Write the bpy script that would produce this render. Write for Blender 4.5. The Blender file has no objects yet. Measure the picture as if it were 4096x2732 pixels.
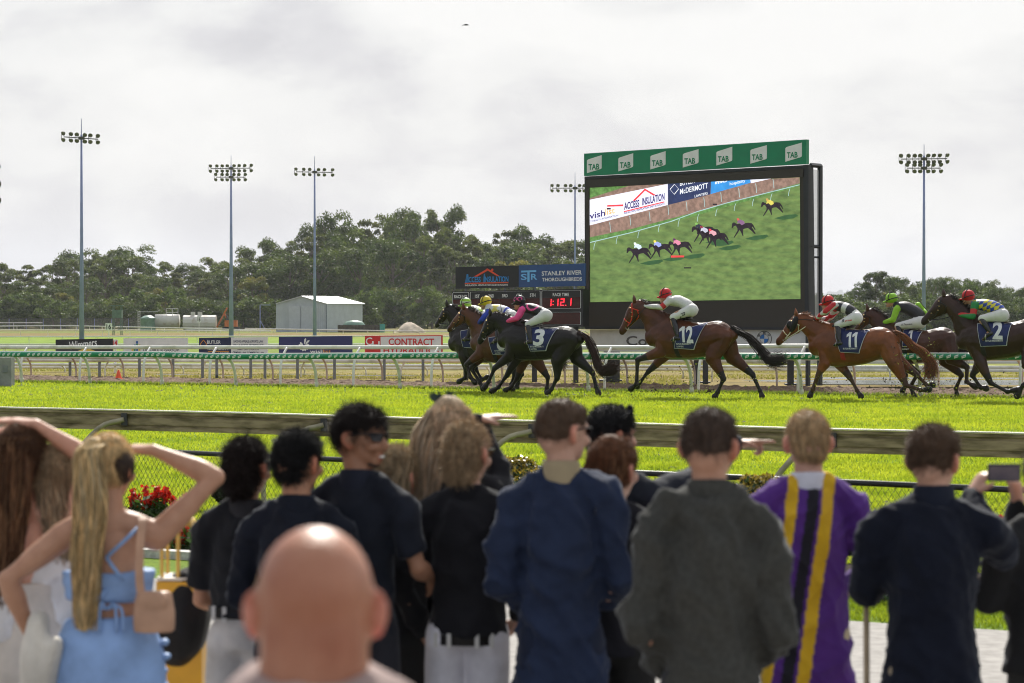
import bpy, math, random
import numpy as np
from mathutils import Vector, Matrix
from mathutils.bvhtree import BVHTree
random.seed(7); RNG = np.random.default_rng(7)
sc = bpy.context.scene
COL = sc.collection
# ---------------------------------------------------------------- camera, sky, sun, exposure
F = 9671.0; CX = 2048.0; HZ = 1272.0; CZ = 1.63        # focal length / horizon in pixels of the 4096 px wide photo, eye height
cam = bpy.data.cameras.new('camera'); camo = bpy.data.objects.new('camera', cam); COL.objects.link(camo)
cam.sensor_width = 36; cam.lens = 85; cam.clip_start = 0.1; cam.clip_end = 14000
camo.location = (0, 0, CZ); camo.rotation_euler = (math.radians(90) - math.atan(94 / F), 0, 0)
cam.dof.use_dof = True; cam.dof.focus_distance = 56; cam.dof.aperture_fstop = 4.6
sc.camera = camo
SUN_EL = math.radians(41); SUN_AZ = math.radians(3)
w = bpy.data.worlds.new("World"); sc.world = w; w.use_nodes = True
nt = w.node_tree; nt.nodes.clear()
def N(t, **k):
    n = nt.nodes.new(t)
    for a, b in k.items(): setattr(n, a, b)
    return n
out = N('ShaderNodeOutputWorld'); mix = N('ShaderNodeMixShader'); bg1 = N('ShaderNodeBackground'); bg2 = N('ShaderNodeBackground')
sky = N('ShaderNodeTexSky', sky_type='NISHITA'); sky.sun_disc = False; sky.sun_elevation = SUN_EL; sky.sun_rotation = SUN_AZ
sky.dust_density = 3
nt.links.new(sky.outputs[0], bg1.inputs[0]); bg1.inputs[1].default_value = 0.1
tc = N('ShaderNodeTexCoord'); mp = N('ShaderNodeMapping'); mp.inputs['Scale'].default_value = (9, 9, 19); mp.inputs['Location'].default_value = (1.7, 0.4, 0.35)
nz = N('ShaderNodeTexNoise'); nz.inputs['Scale'].default_value = 1.0; nz.inputs['Detail'].default_value = 7; nz.inputs['Roughness'].default_value = 0.56
nz.inputs['Distortion'].default_value = 0.25
nt.links.new(tc.outputs['Generated'], mp.inputs[0]); nt.links.new(mp.outputs[0], nz.inputs[0])
sep = N('ShaderNodeSeparateXYZ'); nt.links.new(tc.outputs['Generated'], sep.inputs[0])
mr = N('ShaderNodeMapRange'); mr.inputs['From Min'].default_value = -0.01; mr.inputs['From Max'].default_value = 0.13
mr.inputs['To Min'].default_value = -0.13; mr.inputs['To Max'].default_value = 0.12
nt.links.new(sep.outputs[2], mr.inputs[0])
mx = N('ShaderNodeMath', operation='MULTIPLY'); mx.inputs[1].default_value = 0.22; nt.links.new(sep.outputs[0], mx.inputs[0])
a1 = N('ShaderNodeMath', operation='ADD'); nt.links.new(nz.outputs[0], a1.inputs[0]); nt.links.new(mr.outputs[0], a1.inputs[1])
a2 = N('ShaderNodeMath', operation='ADD'); nt.links.new(a1.outputs[0], a2.inputs[0]); nt.links.new(mx.outputs[0], a2.inputs[1])
cr = N('ShaderNodeValToRGB'); e = cr.color_ramp.elements
e[0].position = 0.33; e[0].color = (0.60, 0.60, 0.645, 1); e[1].position = 0.66; e[1].color = (0.985, 0.985, 0.975, 1)
x = cr.color_ramp.elements.new(0.43); x.color = (0.71, 0.71, 0.745, 1); x = cr.color_ramp.elements.new(0.53); x.color = (0.88, 0.885, 0.885, 1)
nt.links.new(a2.outputs[0], cr.inputs[0]); nt.links.new(cr.outputs[0], bg2.inputs[0])
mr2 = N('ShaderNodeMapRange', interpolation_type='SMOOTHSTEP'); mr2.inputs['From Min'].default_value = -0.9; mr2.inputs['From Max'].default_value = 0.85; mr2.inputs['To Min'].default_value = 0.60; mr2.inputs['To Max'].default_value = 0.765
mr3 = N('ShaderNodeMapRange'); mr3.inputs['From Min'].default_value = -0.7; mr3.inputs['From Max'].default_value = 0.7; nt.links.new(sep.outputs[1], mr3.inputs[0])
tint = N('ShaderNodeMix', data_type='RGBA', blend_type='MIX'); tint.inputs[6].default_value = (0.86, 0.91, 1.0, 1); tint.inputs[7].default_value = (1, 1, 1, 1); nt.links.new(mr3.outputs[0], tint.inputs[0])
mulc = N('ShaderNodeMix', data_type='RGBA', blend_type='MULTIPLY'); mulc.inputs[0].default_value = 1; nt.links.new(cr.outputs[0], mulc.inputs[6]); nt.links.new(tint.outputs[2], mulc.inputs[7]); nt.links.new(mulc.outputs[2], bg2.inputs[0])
nt.links.new(sep.outputs[1], mr2.inputs[0]); nt.links.new(mr2.outputs[0], bg2.inputs[1])     # cloud dimmed away from the sun, added to deepen shade on camera-facing sides
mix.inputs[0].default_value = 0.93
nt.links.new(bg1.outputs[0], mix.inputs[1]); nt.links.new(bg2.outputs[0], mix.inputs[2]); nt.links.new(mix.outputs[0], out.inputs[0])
sun = bpy.data.lights.new('sun', 'SUN'); suno = bpy.data.objects.new('sun', sun); COL.objects.link(suno)
sun.energy = 5.0; sun.angle = math.radians(0.6); sun.color = (1.0, 0.955, 0.87)
SD = Vector((math.sin(SUN_AZ) * math.cos(SUN_EL), math.cos(SUN_AZ) * math.cos(SUN_EL), math.sin(SUN_EL)))
suno.rotation_euler = SD.to_track_quat('Z', 'Y').to_euler(); suno.location = (0, 0, 40)
sc.view_settings.view_transform = 'Standard'; sc.view_settings.look = 'None'; sc.view_settings.exposure = 0.28; sc.view_settings.gamma = 1
sc.cycles.filter_width = 1.05; sc.cycles.max_bounces = 8; sc.cycles.transparent_max_bounces = 12; sc.cycles.volume_bounces = 0
# ---------------------------------------------------------------- helpers
def sr(r, g, b):
    f = lambda c: (c / 255 / 12.92) if c <= 10 else ((c / 255 + 0.055) / 1.055) ** 2.4
    return (f(r), f(g), f(b))
MATS = {}
def M(key, color=(.5, .5, .5), rough=.6, var=.12, scale=6.0, bump=0.0, bscale=None, metal=0.0, emit=0, attr=False, trans=0.0, color2=None, coat=0, alpha=1, detail=5, spec=.5, sss=0, stretch=None, lo=.35, hi=.65, sheen=0):
    if key in MATS: return MATS[key]
    m = bpy.data.materials.new(key); m.use_nodes = True; t = m.node_tree; b = t.nodes['Principled BSDF']
    L = t.links.new; nn = t.nodes.new
    b.inputs['Roughness'].default_value = rough; b.inputs['Metallic'].default_value = metal
    b.inputs['Specular IOR Level'].default_value = spec
    if coat: b.inputs['Coat Weight'].default_value = coat; b.inputs['Coat Roughness'].default_value = .25
    if sheen: b.inputs['Sheen Weight'].default_value = sheen; b.inputs['Sheen Roughness'].default_value = .35; b.inputs['Sheen Tint'].default_value = (.8, .85, .95, 1)
    if sss: b.inputs['Subsurface Weight'].default_value = sss; b.inputs['Subsurface Radius'].default_value = (.012, .005, .003); b.inputs['Subsurface Scale'].default_value = 1
    tcn = nn('ShaderNodeTexCoord'); no = nn('ShaderNodeTexNoise'); no.inputs['Scale'].default_value = scale; no.inputs['Detail'].default_value = detail
    src = tcn.outputs['Object']
    if stretch:
        mpn = nn('ShaderNodeMapping'); mpn.inputs['Scale'].default_value = stretch; L(src, mpn.inputs[0]); src = mpn.outputs[0]
    L(src, no.inputs[0])
    if color2 is None: color2 = tuple(c * (1 - var) for c in color); c1 = tuple(min(1, c * (1 + var)) for c in color)
    else: c1 = color
    r = nn('ShaderNodeValToRGB'); r.color_ramp.elements[0].position = lo; r.color_ramp.elements[1].position = hi
    r.color_ramp.elements[0].color = (*color2, 1); r.color_ramp.elements[1].color = (*c1, 1); L(no.outputs[0], r.inputs[0])
    cout = r.outputs[0]
    if attr:
        at = nn('ShaderNodeAttribute'); at.attribute_name = 'Col'; mm = nn('ShaderNodeMix'); mm.data_type = 'RGBA'; mm.blend_type = 'MULTIPLY'; mm.inputs[0].default_value = 1
        L(at.outputs['Color'], mm.inputs[6]); L(cout, mm.inputs[7]); cout = mm.outputs[2]
    L(cout, b.inputs['Base Color'])
    if bump:
        bn = nn('ShaderNodeTexNoise'); bn.inputs['Scale'].default_value = bscale or scale * 4; bn.inputs['Detail'].default_value = 6; L(src, bn.inputs[0])
        bb = nn('ShaderNodeBump'); bb.inputs['Strength'].default_value = 1; bb.inputs['Distance'].default_value = bump; L(bn.outputs[0], bb.inputs['Height']); L(bb.outputs[0], b.inputs['Normal'])
    if emit: L(cout, b.inputs['Emission Color']); b.inputs['Emission Strength'].default_value = emit
    if alpha < 1: b.inputs['Alpha'].default_value = alpha
    if trans:
        tr = nn('ShaderNodeBsdfTranslucent'); ms = nn('ShaderNodeMixShader'); ms.inputs[0].default_value = trans; L(cout, tr.inputs[0])
        L(b.outputs[0], ms.inputs[1]); L(tr.outputs[0], ms.inputs[2]); L(ms.outputs[0], t.nodes['Material Output'].inputs[0])
    MATS[key] = m; return m
def VM(key, **k):      # material that takes each vertex's own colour, with slight mottling
    k.setdefault('color', (1, 1, 1)); k.setdefault('color2', (.82, .82, .82)); return M(key, attr=True, **k)
BASE = {}
def tag(o, label=None, cat=None, group=None, kind=None):
    for a, b in (('label', label), ('category', cat), ('group', group), ('kind', kind)):
        if b: o[a] = b
    return o
def mk(name, V, Fc, mat=None, parent=None, base=None, cols=None, smooth=False):
    V = np.asarray(V, dtype=np.float32).reshape(-1, 3)
    b = BASE[parent.name] if parent else (np.array(base, dtype=np.float32) if base is not None else np.zeros(3, np.float32))
    me = bpy.data.meshes.new(name)
    if isinstance(Fc, np.ndarray):
        n, k = Fc.shape; me.vertices.add(len(V)); me.vertices.foreach_set('co', (V - b).astype(np.float32).ravel())
        me.loops.add(n * k); me.loops.foreach_set('vertex_index', Fc.astype(np.int32).ravel())
        me.polygons.add(n); me.polygons.foreach_set('loop_start', np.arange(0, n * k, k, dtype=np.int32)); me.polygons.foreach_set('loop_total', np.full(n, k, dtype=np.int32))
        me.update(calc_edges=True)
    else: me.from_pydata((V - b).tolist(), [], [tuple(int(i) for i in f) for f in Fc]); me.update()
    if smooth: me.polygons.foreach_set('use_smooth', np.ones(len(me.polygons), dtype=bool))
    if cols is not None:
        a = me.color_attributes.new('Col', 'FLOAT_COLOR', 'POINT'); c4 = np.ones((len(V), 4), dtype=np.float32); c4[:, :3] = cols; a.data.foreach_set('color', c4.ravel())
    if mat: me.materials.append(mat)
    return link(name, me, parent, b)
def link(name, me, parent=None, b=(0, 0, 0)):
    o = bpy.data.objects.new(name, me); COL.objects.link(o)
    if parent: o.parent = parent
    else: o.location = [float(q) for q in b]
    BASE[o.name] = np.array(b, dtype=np.float32); return o
def empty(name, base, label=None, cat=None, group=None, kind=None):
    o = bpy.data.objects.new(name, None); COL.objects.link(o); o.location = [float(q) for q in base]; o.empty_display_size = .2
    BASE[o.name] = np.array(base, dtype=np.float32); return tag(o, label, cat, group, kind)
class MB:               # collects polygons of one mesh
    def __init__(s): s.V = []; s.F = []; s.C = []
    def add(s, V, Fc, col=None):
        n = len(s.V); s.V += [tuple(float(c) for c in v) for v in V]; s.F += [tuple(i + n for i in f) for f in Fc]
        s.C += [col if col is not None else (1, 1, 1)] * len(V)
    def hexa(s, p, col=None):   # 8 points: bottom 4, top 4
        s.add(p, [(3, 2, 1, 0), (4, 5, 6, 7), (0, 1, 5, 4), (1, 2, 6, 5), (2, 3, 7, 6), (3, 0, 4, 7)], col)
    def box(s, c, sz, rot=0, col=None):
        cx, cy, cz = c; a, b, h = sz[0] / 2, sz[1] / 2, sz[2] / 2; co, si = math.cos(rot), math.sin(rot)
        s.hexa([(cx + co * x - si * y, cy + si * x + co * y, cz + z) for z in (-h, h) for x, y in ((-a, -b), (a, -b), (a, b), (-a, b))], col)
    def tube(s, pts, r, n=8, col=None, caps=True):
        P = [Vector(p) for p in pts]; R = r if isinstance(r, (list, tuple)) else [r] * len(P); V = []; Fc = []
        t0 = (P[1] - P[0]).normalized(); up = Vector((0, 0, 1)) if abs(t0.z) < .9 else Vector((1, 0, 0)); u = t0.cross(up).normalized()
        for i, p in enumerate(P):
            t = (P[min(i + 1, len(P) - 1)] - P[max(i - 1, 0)]).normalized(); u = (u - t * u.dot(t)).normalized(); v = t.cross(u)
            for k in range(n):
                a = 2 * math.pi * k / n; V.append(p + (u * math.cos(a) + v * math.sin(a)) * R[i])
        for i in range(len(P) - 1):
            for k in range(n): Fc.append((i * n + k, i * n + (k + 1) % n, (i + 1) * n + (k + 1) % n, (i + 1) * n + k))
        if caps: Fc.append(tuple(range(n - 1, -1, -1))); Fc.append(tuple((len(P) - 1) * n + k for k in range(n)))
        s.add(V, Fc, col)
    def build(s, name, mat, parent=None, base=None, smooth=False, cols=False):
        return mk(name, s.V, s.F, mat, parent, base, cols=np.array(s.C) if cols else None, smooth=smooth)
def catmull(P, n):
    P = np.asarray(P, float)
    if len(P) == 2: return P[0] + (P[1] - P[0]) * np.linspace(0, 1, n + 1)[:, None]
    Q = np.vstack([2 * P[0] - P[1], P, 2 * P[-1] - P[-2]]); o = []
    for i in range(1, len(Q) - 2):
        a, b, c, d = Q[i - 1], Q[i], Q[i + 1], Q[i + 2]
        for k in range(n):
            t = k / n; o.append(.5 * ((2 * b) + (c - a) * t + (2 * a - 5 * b + 4 * c - d) * t * t + (3 * b - a - 3 * c + d) * t ** 3))
    o.append(P[-1]); return np.array(o)
class Blob:             # closed shells fused into one smooth skin by a voxel remesh
    def __init__(s): s.V = []; s.F = []; s.n = 0; s.S = []; s.R = []; s.C = []
    def _add(s, V, Fc): s.V.append(np.asarray(V)); s.F += [tuple(i + s.n for i in f) for f in Fc]; s.n += len(V)
    def ell(s, c, r, col=(1, 1, 1), axes=None, n=14, m=9):
        if not isinstance(r, (tuple, list)): r = (r, r, r)
        V = [(0, 0, -1)]; Fc = []
        for j in range(1, m):
            ph = -math.pi / 2 + math.pi * j / m
            for k in range(n): a = 2 * math.pi * k / n; V.append((math.cos(ph) * math.cos(a), math.cos(ph) * math.sin(a), math.sin(ph)))
        V.append((0, 0, 1)); T = len(V) - 1
        for k in range(n): Fc.append((0, 1 + (k + 1) % n, 1 + k)); Fc.append((T, T - n + k, T - n + (k + 1) % n))
        for j in range(m - 2):
            for k in range(n): a = 1 + j * n + k; b = 1 + j * n + (k + 1) % n; Fc.append((a, b, b + n, a + n))
        V = np.array(V) * np.array(r)
        if axes is not None: V = V @ np.array(axes)
        s._add(V + np.array(c), Fc); s.S.append(np.array(c, float)); s.R.append(min(r) * .8 + max(r) * .2); s.C.append(col)
    def tube(s, pts, rad, col=(1, 1, 1), lat=(0, 1, 0), seg=4, n=12, col2=None, ct=.5, flat=False):
        # rad: list of r or (r across, r lateral); lat = lateral direction
        R = np.array([(q if isinstance(q, (tuple, list)) else (q, q)) for q in rad], float)
        P = catmull(pts, seg); R = np.maximum(catmull(R, seg), .003); K = len(P); lat = np.array(lat, float); V = []; Fc = []
        T = np.gradient(P, axis=0); T /= np.linalg.norm(T, axis=1)[:, None] + 1e-9
        rings = []
        if not flat:
            for f_, g in ((-.95, .3), (-.6, .8)): rings.append((P[0] + T[0] * R[0].min() * f_, T[0], R[0] * g))
        for i in range(K): rings.append((P[i], T[i], R[i]))
        if not flat:
            for f_, g in ((.6, .8), (.95, .3)): rings.append((P[-1] + T[-1] * R[-1].min() * f_, T[-1], R[-1] * g))
        for p, t, r in rings:
            l = lat - t * lat.dot(t); q = np.linalg.norm(l)
            if q < 1e-3: l = np.array((1., 0, 0)) - t * t[0]; q = np.linalg.norm(l)
            l /= q; u = np.cross(t, l)
            for k in range(n): a = 2 * math.pi * k / n; V.append(p + u * math.cos(a) * r[0] + l * math.sin(a) * r[1])
        kk = len(rings)
        for i in range(kk - 1):
            for k in range(n): Fc.append((i * n + k, i * n + (k + 1) % n, (i + 1) * n + (k + 1) % n, (i + 1) * n + k))
        Fc.append(tuple(range(n - 1, -1, -1))); Fc.append(tuple((kk - 1) * n + k for k in range(n)))
        s._add(V, Fc)
        for i in range(K): s.S.append(P[i]); s.R.append(float(R[i].mean())); s.C.append(col if (col2 is None or i / (K - 1) < ct) else col2)
    def mesh(s, voxel=.015, smooth=4, fac=.5, disp=None):
        me = bpy.data.meshes.new('t'); me.from_pydata(np.vstack(s.V).tolist(), [], s.F); me.update()
        o = bpy.data.objects.new('t', me); COL.objects.link(o)
        rm = o.modifiers.new('r', 'REMESH'); rm.mode = 'VOXEL'; rm.voxel_size = voxel; rm.adaptivity = 0
        if smooth: sm = o.modifiers.new('s', 'SMOOTH'); sm.iterations = smooth; sm.factor = fac
        dg = bpy.context.evaluated_depsgraph_get(); ev = o.evaluated_get(dg); m2 = ev.to_mesh()
        n = len(m2.vertices); co = np.empty(n * 3, np.float32); m2.vertices.foreach_get('co', co); co = co.reshape(-1, 3)
        nr = np.empty(n * 3, np.float32); m2.vertices.foreach_get('normal', nr); nr = nr.reshape(-1, 3)
        lt = np.empty(len(m2.polygons), np.int32); m2.polygons.foreach_get('loop_total', lt)
        vi = np.empty(len(m2.loops), np.int32); m2.loops.foreach_get('vertex_index', vi)
        if (lt == 4).all(): Fc = vi.reshape(-1, 4)
        else:
            Fc = []; k = 0
            for q in lt: Fc.append(tuple(vi[k:k + q])); k += q
        ev.to_mesh_clear(); bpy.data.objects.remove(o); bpy.data.meshes.remove(me)
        if disp is not None: co = co + nr * disp(co)[:, None]
        return co, Fc, nr
    def colors(s, co):
        S = np.array(s.S, np.float32); R = np.array(s.R, np.float32); C = np.array(s.C, np.float32); o = np.empty((len(co), 3), np.float32)
        for i in range(0, len(co), 8000):
            d = np.linalg.norm(co[i:i + 8000, None, :] - S[None], axis=2) - R[None]; o[i:i + 8000] = C[np.argmin(d, axis=1)]
        return o
    def build(s, name, mat, parent=None, base=None, voxel=.015, smooth=4, colfn=None, disp=None, cols=True):
        co, Fc, nr = s.mesh(voxel, smooth, disp=disp); c = s.colors(co) if cols else None
        if colfn is not None: c = colfn(co, c)
        o = mk(name, co, Fc, mat, parent, base, cols=c, smooth=True); return o
def folds(amp, k, seed=0, stretch=(1, 1, .35)):
    r = np.random.default_rng(seed); D = r.normal(size=(6, 3)) * np.array(stretch) * k; ph = r.uniform(0, 6, 6)
    return lambda co: amp * (np.sin(co @ D.T + ph + 1.5 * np.sin((co[:, [2, 0, 1]] * k * .5) @ np.ones((3, 6)) + ph)).mean(axis=1))
def ribbons(roots, paths, width, taper=.2, cols=None, jit=0.0):
    # paths: (n, k, 3) points; returns V, F of thin triangular-section strands
    P = np.asarray(paths, float); n, k, _ = P.shape; T = np.gradient(P, axis=1); T /= np.linalg.norm(T, axis=2)[..., None] + 1e-9
    a = RNG.normal(size=(n, 1, 3)); a = a - T * (a * T).sum(2)[..., None]; a /= np.linalg.norm(a, axis=2)[..., None] + 1e-9; b = np.cross(T, a)
    wd = np.linspace(1, taper, k)[None, :, None] * (width if np.isscalar(width) else np.asarray(width)[:, None, None])
    V = np.stack([P + a * wd, P + (-.5 * a + .87 * b) * wd, P + (-.5 * a - .87 * b) * wd], axis=2).reshape(-1, 3)
    base = (np.arange(n)[:, None, None] * k + np.arange(k - 1)[None, :, None]) * 3; j = np.arange(3)[None, None, :]; j2 = (j + 1) % 3
    Fc = np.stack([base + j, base + j2, base + j2 + 3, base + j + 3], axis=3).reshape(-1, 4)
    C = None if cols is None else np.repeat(np.asarray(cols), k * 3, axis=0)
    return V, Fc, C
def sample_surface(V, Fc, n, rng=RNG):
    V = np.asarray(V); Fq = np.asarray(Fc); A, B, C = V[Fq[:, 0]], V[Fq[:, 1]], V[Fq[:, 2]]; nn = np.cross(B - A, C - A); ar = np.linalg.norm(nn, axis=1); p = ar / ar.sum()
    i = rng.choice(len(Fq), n, p=p); u = rng.random((n, 1)); v = rng.random((n, 1)); pts = A[i] + (B[i] - A[i]) * u + (C[i] - A[i]) * v * (1 - .0)
    return pts, nn[i] / (ar[i][:, None] + 1e-12)
_TX = {}
def textmesh(s, bold=0.0, space=1.0):
    k = (s, bold, space)
    if k in _TX: return _TX[k]
    c = bpy.data.curves.new('t', 'FONT'); c.body = s; c.size = 1; c.offset = bold; c.resolution_u = 3; c.space_character = space
    o = bpy.data.objects.new('t', c); COL.objects.link(o); dg = bpy.context.evaluated_depsgraph_get(); me = o.evaluated_get(dg).to_mesh()
    V = np.array([v.co[:] for v in me.vertices]); Fc = [tuple(p.vertices) for p in me.polygons]; o.evaluated_get(dg).to_mesh_clear(); bpy.data.objects.remove(o); bpy.data.curves.remove(c)
    V = V[:, :2]; V = V - np.array([V[:, 0].min(), 0]); capm = 0.7
    _TX[k] = (V, Fc, V[:, 0].max(), capm); return _TX[k]
def P(px, py, Y): return np.array(((px - CX) / F * Y, Y, CZ - (py - HZ) / F * Y))
class VPlane:           # a vertical plane standing in the scene, its outline traced from the photo
    def __init__(s, pxl, Yl, pxr, Yr):
        s.a = np.array(((pxl - CX) / F * Yl, Yl)); b = np.array(((pxr - CX) / F * Yr, Yr)); s.d = (b - s.a) / np.linalg.norm(b - s.a)
        s.n = np.array((s.d[1], -s.d[0]))          # towards the camera
        if s.n[1] > 0: s.n = -s.n
    def hit(s, px, py, off=0.0):
        r = np.array(((px - CX) / F, 1.0)); a = s.a + s.n * off
        A = np.array([[r[0], -s.d[0]], [r[1], -s.d[1]]]); t, k = np.linalg.solve(A, a); return np.array((r[0] * t, t, CZ - (py - HZ) / F * t))
    def poly(s, mb, pts, off=0.0, th=.02, col=None):
        p = [s.hit(x, y, 0) for x, y in pts]; n3 = np.array((s.n[0], s.n[1], 0)); fr = [q + n3 * off for q in p]; bk = [q + n3 * (off - th) for q in p]; n = len(p)
        mb.add(fr + bk, [tuple(range(n)), tuple(range(2 * n - 1, n - 1, -1))] + [(i, i + n, (i + 1) % n + n, (i + 1) % n) for i in range(n)], col)
    def text(s, mb, st, x0, yb, hpx, wpx=None, off=.01, bold=.0, col=None, shear=0.0, x1y=None, th=.004, space=1.0):
        V, Fc, wd, cap = textmesh(st, bold, space); o = s.hit(x0, yb); hh = abs(s.hit(x0, yb - hpx)[2] - o[2]) / cap; n3 = np.array((s.n[0], s.n[1], 0))
        if wpx: e = s.hit(x0 + wpx, x1y if x1y else yb); W = np.linalg.norm((e - o)[:2]) / wd; dz = (e[2] - o[2]) / wd if x1y else 0
        else: W = hh; dz = 0
        d3 = np.array((s.d[0], s.d[1], 0)) * (1 if s.d[0] > 0 else -1)
        Q = [o + d3 * W * v[0] + np.array((0, 0, 1)) * (hh * v[1] + shear * v[0] + dz * v[0]) + n3 * off for v in V]
        mb.add(Q, Fc, col)
def band(mb, pts, w, th=.004): pass
def ridges(amp, k, seed=0, stretch=(1, 1, .3)):      # sharp-edged creases of cloth
    r = np.random.default_rng(seed); D = r.normal(size=(4, 3)) * np.array(stretch) * k; ph = r.uniform(0, 6, 4)
    def f(co):
        wv = 1.6 * np.sin(co[:, [2, 0, 1]] @ (D.T * .45) + ph); v = np.abs(np.sin(co @ D.T * .5 + ph + wv)); return amp * ((1 - v) ** 2.2 - .25).mean(axis=1) * 2
    return f
# track direction (away to the left) and its normal
TD = np.array((-.885, .466)); TN = np.array((.466, .885))
def pq(p, q): return TD * p + TN * q
def gz(x, y):
    q = TN[0] * x + TN[1] * y; t = np.clip((q - 21) / 17, 0, 1); t = t * t * (3 - 2 * t); return -.45 + .45 * t
def sheet(name, q0, q1, p0, p1, mat, dz=0.0, nq=2, np_=2, fn=None, kind='structure'):
    qs = np.linspace(q0, q1, nq); ps = np.linspace(p0, p1, np_); V = []
    for q in qs:
        for p_ in ps:
            x, y = pq(p_, q); z = float(gz(x, y)) + dz
            if fn: z += fn(p_, q)
            V.append((x, y, z))
    Fc = np.array([(i * np_ + j, i * np_ + j + 1, (i + 1) * np_ + j + 1, (i + 1) * np_ + j) for i in range(nq - 1) for j in range(np_ - 1)])[:, ::-1]
    o = mk(name, V, Fc, mat, smooth=True); tag(o, kind=kind); return o
# ---------------------------------------------------------------- ground
def ramp_ground(key, stops, nscale=.12, nd=6, yv=320.0, jit=.06, bump=.02):
    m = bpy.data.materials.new(key); m.use_nodes = True; t = m.node_tree; b = t.nodes['Principled BSDF']; L = t.links.new; nn = t.nodes.new
    g = nn('ShaderNodeNewGeometry'); s = nn('ShaderNodeSeparateXYZ'); L(g.outputs['Position'], s.inputs[0]); d = nn('ShaderNodeMath'); d.operation = 'DIVIDE'; d.inputs[1].default_value = yv; L(s.outputs[1], d.inputs[0])
    n1 = nn('ShaderNodeTexNoise'); n1.inputs['Scale'].default_value = .08; n1.inputs['Detail'].default_value = 6; mp_ = nn('ShaderNodeMapping'); mp_.inputs['Scale'].default_value = (.5, 1, 1); L(g.outputs['Position'], mp_.inputs[0]); L(mp_.outputs[0], n1.inputs[0])
    a = nn('ShaderNodeMath'); a.operation = 'MULTIPLY_ADD'; a.inputs[1].default_value = jit * 2; L(n1.outputs[0], a.inputs[0]); sub = nn('ShaderNodeMath'); sub.operation = 'SUBTRACT'; sub.inputs[1].default_value = jit; L(d.outputs[0], sub.inputs[0]); L(sub.outputs[0], a.inputs[2])
    r = nn('ShaderNodeValToRGB'); el = r.color_ramp.elements
    for i, (p_, c) in enumerate(stops):
        q = el[i] if i < 2 else el.new(p_)
        q.position = p_; q.color = (*c, 1)
    L(a.outputs[0], r.inputs[0])
    n2 = nn('ShaderNodeTexNoise'); n2.inputs['Scale'].default_value = 1.3; n2.inputs['Detail'].default_value = nd; L(g.outputs['Position'], n2.inputs[0])
    r2 = nn('ShaderNodeValToRGB'); r2.color_ramp.elements[0].position = .3; r2.color_ramp.elements[1].position = .7; r2.color_ramp.elements[0].color = (.55, .55, .5, 1); r2.color_ramp.elements[1].color = (1.25, 1.2, 1.1, 1); L(n2.outputs[0], r2.inputs[0])
    mm = nn('ShaderNodeMix'); mm.data_type = 'RGBA'; mm.blend_type = 'MULTIPLY'; mm.inputs[0].default_value = 1; L(r.outputs[0], mm.inputs[6]); L(r2.outputs[0], mm.inputs[7]); L(mm.outputs[2], b.inputs['Base Color'])
    b.inputs['Roughness'].default_value = .9; b.inputs['Specular IOR Level'].default_value = .1
    return m
GRN = (.21, .30, .028); OCH = (.24, .185, .06)
infm = ramp_ground('infield_grass', [(.0, OCH), (.205, OCH), (.235, (.22, .20, .05)), (.27, (.19, .23, .025)), (.36, (.17, .23, .025)), (.5, (.18, .29, .02)), (.63, (.19, .29, .02)), (.675, (.22, .165, .045)), (.80, (.20, .155, .045)), (.86, (.15, .20, .02)), (1.0, (.15, .14, .045))], jit=.045)
V = []; 
bg = mk('ground', [(-4000, -300, -.75), (4000, -300, -.75), (4000, 6000, -.75), (-4000, 6000, -.75)], [(0, 1, 2, 3)], M('far_soil', (.12, .13, .04), .95, spec=.1)); tag(bg, kind='structure')
sheet('concrete_apron', -30, 15.75, -30, 30, M('concrete', sr(150, 146, 142), .85, .22, 9, .003, 120, spec=.3, lo=.3, hi=.7), nq=8, np_=8)
lawnm = M('lawn_grass', (.22, .33, .02), .8, .3, 30, .03, 90, color2=(.12, .2, .015), spec=.1)
sheet('lawn_strip', 15.75, 17.05, -30, 30, lawnm, dz=.0, nq=2, np_=30)
kb = MB(); p0, p1 = -30, 30
sheet('garden_bed', 17.2, 19.9, -30, 30, M('mulch', (.045, .03, .022), .95, .5, 14, .03, 60, spec=.15), nq=4, np_=20)
kb.hexa([(*pq(p, q), -.45 + z) for z in (-.06, .07) for p, q in ((p1, 17.05), (p0, 17.05), (p0, 17.2), (p1, 17.2))])
tag(kb.build('pale_stone_kerb', M('kerb_stone', (.55, .54, .5), .8, .2, 20, .01, 60)), kind='structure')
turfm = M('turf_soil', (.17, .27, .02), .9, .35, 3, .03, 50, color2=(.10, .17, .012), spec=.1)
sheet('turf_track', 19.9, 48.15, -40, 75, turfm, nq=60, np_=40)
def clod(p, q):
    return .0
dirtm = M('dirt_track_sand', (.22, .158, .115), .95, .3, 7, .05, 16, color2=(.13, .085, .06), spec=.15, lo=.38, hi=.62)
rr = np.random.default_rng(3)
dn = rr.normal(size=(130, 700)) * .022
qs = np.linspace(48.15, 54.2, 130); ps = np.linspace(4, 58, 700)
dn[1:-1, 1:-1] = (dn[1:-1, 1:-1] * 2 + dn[:-2, 1:-1] + dn[2:, 1:-1] + dn[1:-1, :-2] + dn[1:-1, 2:]) / 3
Qg, Pg = np.meshgrid(qs, ps, indexing='ij'); X_ = TD[0] * Pg + TN[0] * Qg; Y_ = TD[1] * Pg + TN[1] * Qg
Zb = dn + .03 * np.sin(Qg * 5.1) * np.sin(Pg * .7) - .03 + .03 * np.exp(-((Qg - 52.6) / .5) ** 2)
I = np.arange(130 * 700).reshape(130, 700); Fd = np.stack([I[:-1, :-1], I[1:, :-1], I[1:, 1:], I[:-1, 1:]], axis=2).reshape(-1, 4)
tag(mk('dirt_track', np.stack([X_, Y_, Zb], axis=2).reshape(-1, 3), Fd, dirtm, smooth=False), kind='structure')
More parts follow.
